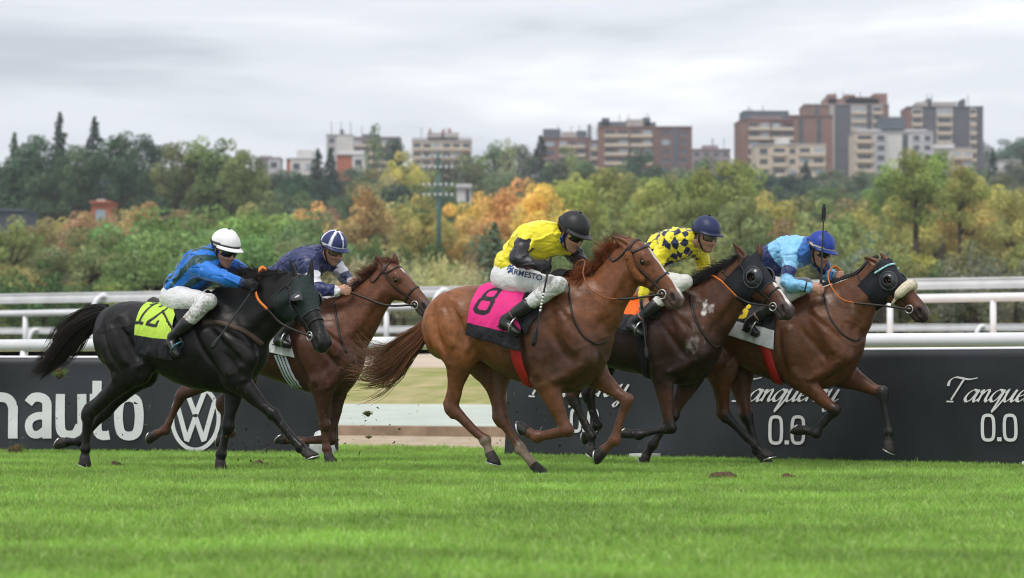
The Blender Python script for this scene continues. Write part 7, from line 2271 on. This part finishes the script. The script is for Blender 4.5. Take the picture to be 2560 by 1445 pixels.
# bushes at the left edge and under the pines
for px_, top, w, Y, c in ((30, 640, 190, 150, MG), (110, 612, 200, 146, (.028, .062, .020)), (190, 660, 170, 150, (.030, .060, .020)), (-40, 600, 170, 156, OG), (300, 705, 160, 152, OG), (385, 690, 110, 150, YG), (480, 705, 150, 158, OG), (600, 705, 160, 160, MG), (700, 695, 150, 156, BRN), (790, 670, 140, 160, OG)):
    tree('shrub', px_, top, Y, w, c)
# pale feathery bushes round the mast
for px_, top, w, Y in ((850, 650, 120, 150), (910, 615, 130, 156), (985, 600, 150, 160), (1060, 618, 140, 152), (1120, 610, 130, 158), (1165, 640, 110, 150), (1010, 640, 140, 146)):
    tree('feathery', px_, top, Y, w, tuple(v * random.uniform(.85, 1.15) for v in PALE))
for px_, top, w, Y, c in ((1060, 565, 130, 190, (.032, .060, .020)), (935, 585, 100, 196, (.04, .07, .025)), (1225, 560, 110, 180, (.05, .065, .04)), (1195, 590, 100, 172, BRN), (1270, 590, 130, 176, (.045, .06, .03)), (1350, 580, 150, 180, OG), (1440, 570, 160, 178, MG)):
    tree('shrub', px_, top, Y, w, c)
# the right hand thicket
for i in range(26):
    px_ = 1480 + i * 46 + random.uniform(-14, 14); tree('shrub' if i % 3 else 'broadleaf', px_, 600 + random.uniform(-45, 45), 160 + random.uniform(-10, 25), random.uniform(120, 190), random.choice([OG, OG, YG, MG, (.085, .088, .03), (.06, .075, .03)]))
for px_, top, w in ((1235, 545, 110), (2180, 568, 170), (2440, 556, 180), (2540, 585, 160)):
    tree('conifer' if px_ < 1300 else 'shrub', px_, top + 10, 150 + random.uniform(0, 14), w, (.068, .078, .046))
# autumn belt in the middle
MID = [(20, 540, 150, OG), (100, 560, 150, (.10, .09, .03)), (170, 545, 120, YG), (205, 525, 110, (.17, .115, .045)), (265, 535, 110, BRN), (360, 505, 110, (.18, .14, .04)), (60, 590, 150, MG),
       (780, 505, 120, ORG), (830, 520, 120, BRN), (880, 540, 130, ORG), (905, 470, 140, (.15, .12, .04)), (960, 500, 150, YG), (1010, 490, 140, OG), (1060, 485, 140, YG), (1120, 510, 120, GOLD), (800, 560, 110, GOLD), (960, 560, 140, OG), (1085, 560, 130, OG),
       (1165, 540, 120, ORG), (1205, 480, 130, GOLD), (1250, 470, 130, ORG), (1310, 445, 140, ORG), (1350, 455, 130, (.30, .19, .03)), (1280, 530, 140, GOLD), (1230, 560, 130, (.34, .23, .03)), (1340, 540, 130, OG),
       (1400, 450, 130, YG), (1450, 432, 140, (.13, .14, .028)), (1510, 418, 140, OG), (1570, 432, 140, (.11, .125, .03)), (1630, 440, 140, YG), (1690, 436, 130, OG), (1740, 420, 130, (.09, .11, .026)), (1800, 402, 150, (.095, .105, .022)), (1860, 398, 140, (.085, .10, .022)),
       (1500, 510, 150, OG), (1590, 520, 150, YG), (1680, 510, 150, OG), (1760, 500, 150, YG), (1850, 490, 150, OG), (1930, 480, 150, YG), (2000, 490, 150, OG), (2070, 495, 150, (.09, .12, .03)), (2140, 520, 150, YG), (1950, 550, 150, BRN), (2050, 560, 140, YG),
       (2230, 400, 130, (.085, .12, .022)), (2290, 372, 140, (.08, .11, .022)), (2355, 376, 140, (.09, .12, .024)), (2400, 410, 110, (.10, .125, .026)), (2260, 480, 150, YG), (2330, 490, 150, (.17, .155, .03)), (2400, 450, 140, (.16, .145, .028)), (2460, 440, 150, (.17, .15, .03)), (2530, 470, 150, YG), (2590, 450, 140, OG), (2200, 540, 150, OG), (2480, 530, 150, OG), (2560, 540, 150, (.13, .11, .03))]
for i, (px_, top, w, c) in enumerate(MID):
    tree('poplar' if i % 6 == 5 and c in (YG, OG) else 'broadleaf', px_, top, 250 + (i * 37) % 90, w, c)
# dark wood of the left hill, named one by one
FAR = [('conifer', -20, 352, 70), ('conifer', 36, 330, 72), ('conifer', 150, 280, 84), ('conifer', 236, 291, 96), ('broadleaf', 95, 335, 120), ('broadleaf', 195, 360, 110), ('broadleaf', 305, 328, 120), ('broadleaf', 360, 335, 120), ('broadleaf', 270, 380, 130), ('broadleaf', 20, 390, 110), ('conifer', 75, 380, 80), ('broadleaf', 120, 430, 150), ('broadleaf', 230, 430, 150), ('broadleaf', 340, 420, 150), ('broadleaf', 40, 460, 140), ('stone_pine', 205, 415, 130), ('stone_pine', 165, 470, 130), ('broadleaf', 300, 470, 140), ('broadleaf', 400, 460, 140), ('shrub', 110, 510, 160), ('shrub', 330, 490, 160), ('shrub', 210, 500, 150), ('shrub', 420, 500, 150)]
for k_, px_, top, w in FAR: tree(k_, px_, top, 420 + (px_ * 13) % 110, w, random.choice([BLUE, (.022, .042, .024), (.027, .048, .024), (.032, .055, .024)]))
for px_, top, w in ((440, 352, 110), (500, 342, 130), (560, 345, 130), (610, 372, 110), (470, 410, 150), (560, 420, 160), (640, 440, 110)):
    tree('broadleaf', px_, top, 400 + px_ % 60, w, random.choice([(.062, .085, .026), (.075, .095, .028), (.055, .08, .026)]))
for k_, px_, top, w, Y, c in (('broadleaf', 690, 425, 110, 520, BLUE), ('broadleaf', 745, 430, 110, 500, (.022, .045, .024)), ('conifer', 795, 372, 70, 560, BLUE), ('conifer', 825, 368, 64, 570, BLUE), ('broadleaf', 700, 470, 130, 470, (.03, .055, .028)), ('broadleaf', 800, 450, 100, 500, BLUE), ('poplar', 934, 312, 64, 560, (.062, .085, .032)),
                              ('broadleaf', 925, 420, 110, 480, (.08, .08, .03)), ('broadleaf', 985, 345, 60, 620, (.04, .055, .035)), ('broadleaf', 1010, 378, 100, 540, (.17, .155, .03)), ('broadleaf', 965, 440, 110, 470, (.12, .11, .04)), ('broadleaf', 1000, 450, 100, 430, BLUE), ('broadleaf', 1060, 410, 110, 560, (.10, .11, .04)), ('broadleaf', 1110, 400, 110, 580, (.045, .06, .035)), ('broadleaf', 1030, 460, 120, 440, MG), ('broadleaf', 1120, 450, 120, 480, (.05, .065, .03)),
                              ('broadleaf', 1180, 385, 120, 590, MG), ('broadleaf', 1240, 352, 90, 620, (.055, .075, .035)), ('broadleaf', 1200, 410, 120, 500, (.045, .065, .03)), ('poplar', 1270, 350, 60, 600, (.12, .14, .065)), ('broadleaf', 1300, 360, 80, 610, (.05, .07, .035)), ('broadleaf', 1260, 420, 110, 480, (.06, .08, .04)), ('conifer', 1352, 338, 84, 620, BLUE), ('broadleaf', 1340, 400, 100, 560, BLUE), ('broadleaf', 1420, 365, 100, 600, (.085, .105, .04)), ('broadleaf', 1385, 400, 110, 540, (.04, .055, .03)), ('broadleaf', 1465, 400, 100, 560, (.05, .07, .03)),
                              ('broadleaf', 1600, 372, 90, 640, (.024, .042, .026)), ('broadleaf', 1640, 410, 80, 600, (.03, .05, .028)), ('broadleaf', 1545, 410, 90, 620, MG), ('broadleaf', 1700, 420, 100, 600, (.07, .09, .04)), ('broadleaf', 1770, 390, 90, 640, (.06, .08, .04)), ('broadleaf', 1830, 400, 80, 600, DG),
                              ('conifer', 2015, 400, 60, 640, BLUE), ('broadleaf', 1925, 425, 90, 600, BLUE), ('broadleaf', 1975, 432, 90, 580, (.022, .04, .026)), ('broadleaf', 2050, 430, 90, 600, (.03, .05, .028)), ('broadleaf', 2105, 425, 90, 620, (.05, .07, .035)), ('broadleaf', 2160, 430, 90, 600, (.04, .06, .03)), ('broadleaf', 2190, 440, 90, 520, (.045, .065, .035)), ('broadleaf', 2110, 470, 110, 480, (.05, .045, .035)),
                              ('conifer', 2482, 370, 52, 620, BLUE), ('broadleaf', 2515, 348, 90, 900, (.035, .055, .04)), ('broadleaf', 2560, 342, 90, 880, (.03, .05, .035)), ('broadleaf', 2450, 350, 70, 1000, (.05, .07, .05)), ('broadleaf', 2540, 400, 90, 600, (.06, .06, .04)), ('broadleaf', 2440, 410, 80, 620, MG), ('conifer', 2560, 380, 50, 640, DG), ('broadleaf', 2500, 430, 110, 520, (.06, .07, .035))):
    tree(k_, px_, top, Y, w, c)
# second ranks that close the gaps between the named rows
for Y, n, y0, amp, cols, z in ((215, 30, 640, 25, [OG, MG, YG, BRN, (.06, .08, .03)], 150), (370, 34, 520, 30, [MG, OG, (.05, .07, .03), BRN, (.045, .07, .03)], 130), (480, 30, 470, 20, [(.04, .06, .03), MG, (.06, .075, .03)], 120), (680, 36, 428, 10, [(.035, .055, .032), (.05, .07, .035), (.06, .07, .04)], 90)):
    for i in range(n):
        px_ = -80 + (2720 / n) * (i + random.uniform(.2, .8))
        tree('broadleaf' if Y > 300 or i % 2 else 'shrub', px_, y0 + random.uniform(-amp, amp) + (58 if Y < 220 and 150 < px_ < 830 else 0), Y + random.uniform(-15, 15), z * random.uniform(.9, 1.25), random.choice(cols))

ORD = ['leftmost', 'second from left', 'third from left', 'fourth from left', 'fifth from left', 'sixth from left', 'seventh from left', 'eighth from left', 'ninth from left', 'tenth from left', 'eleventh from left', 'twelfth from left']
for lab, ts in _seen.items():
    a, b_ = lab.split('|'); ts.sort(key=lambda q: q[0])
    for i, (_, t) in enumerate(ts):
        n = len(ts)
        if n == 1: t['label'] = a + ' ' + b_
        else:
            w = 'rightmost' if i == n - 1 else 'middle' if n == 3 and i == 1 else ORD[min(i, 11)]
            t['label'] = '%s %s %s' % (w, a, b_)
# ------------------------------------------------------------------ the damp autumn air
hz = MB().box((0, 640, 59), (1500, 1340, 122)).build('haze', None)
tag(hz, kind='stuff')
m = bpy.data.materials.new('air'); m.use_nodes = True; N_, L_ = m.node_tree.nodes, m.node_tree.links
N_.remove(N_['Principled BSDF']); pv = N_.new('ShaderNodeVolumePrincipled'); pv.inputs['Color'].default_value = (.86, .90, .96, 1); pv.inputs['Density'].default_value = .00021; pv.inputs['Anisotropy'].default_value = .2
L_.new(pv.outputs[0], N_['Material Output'].inputs['Volume']); hz.data.materials.append(m)
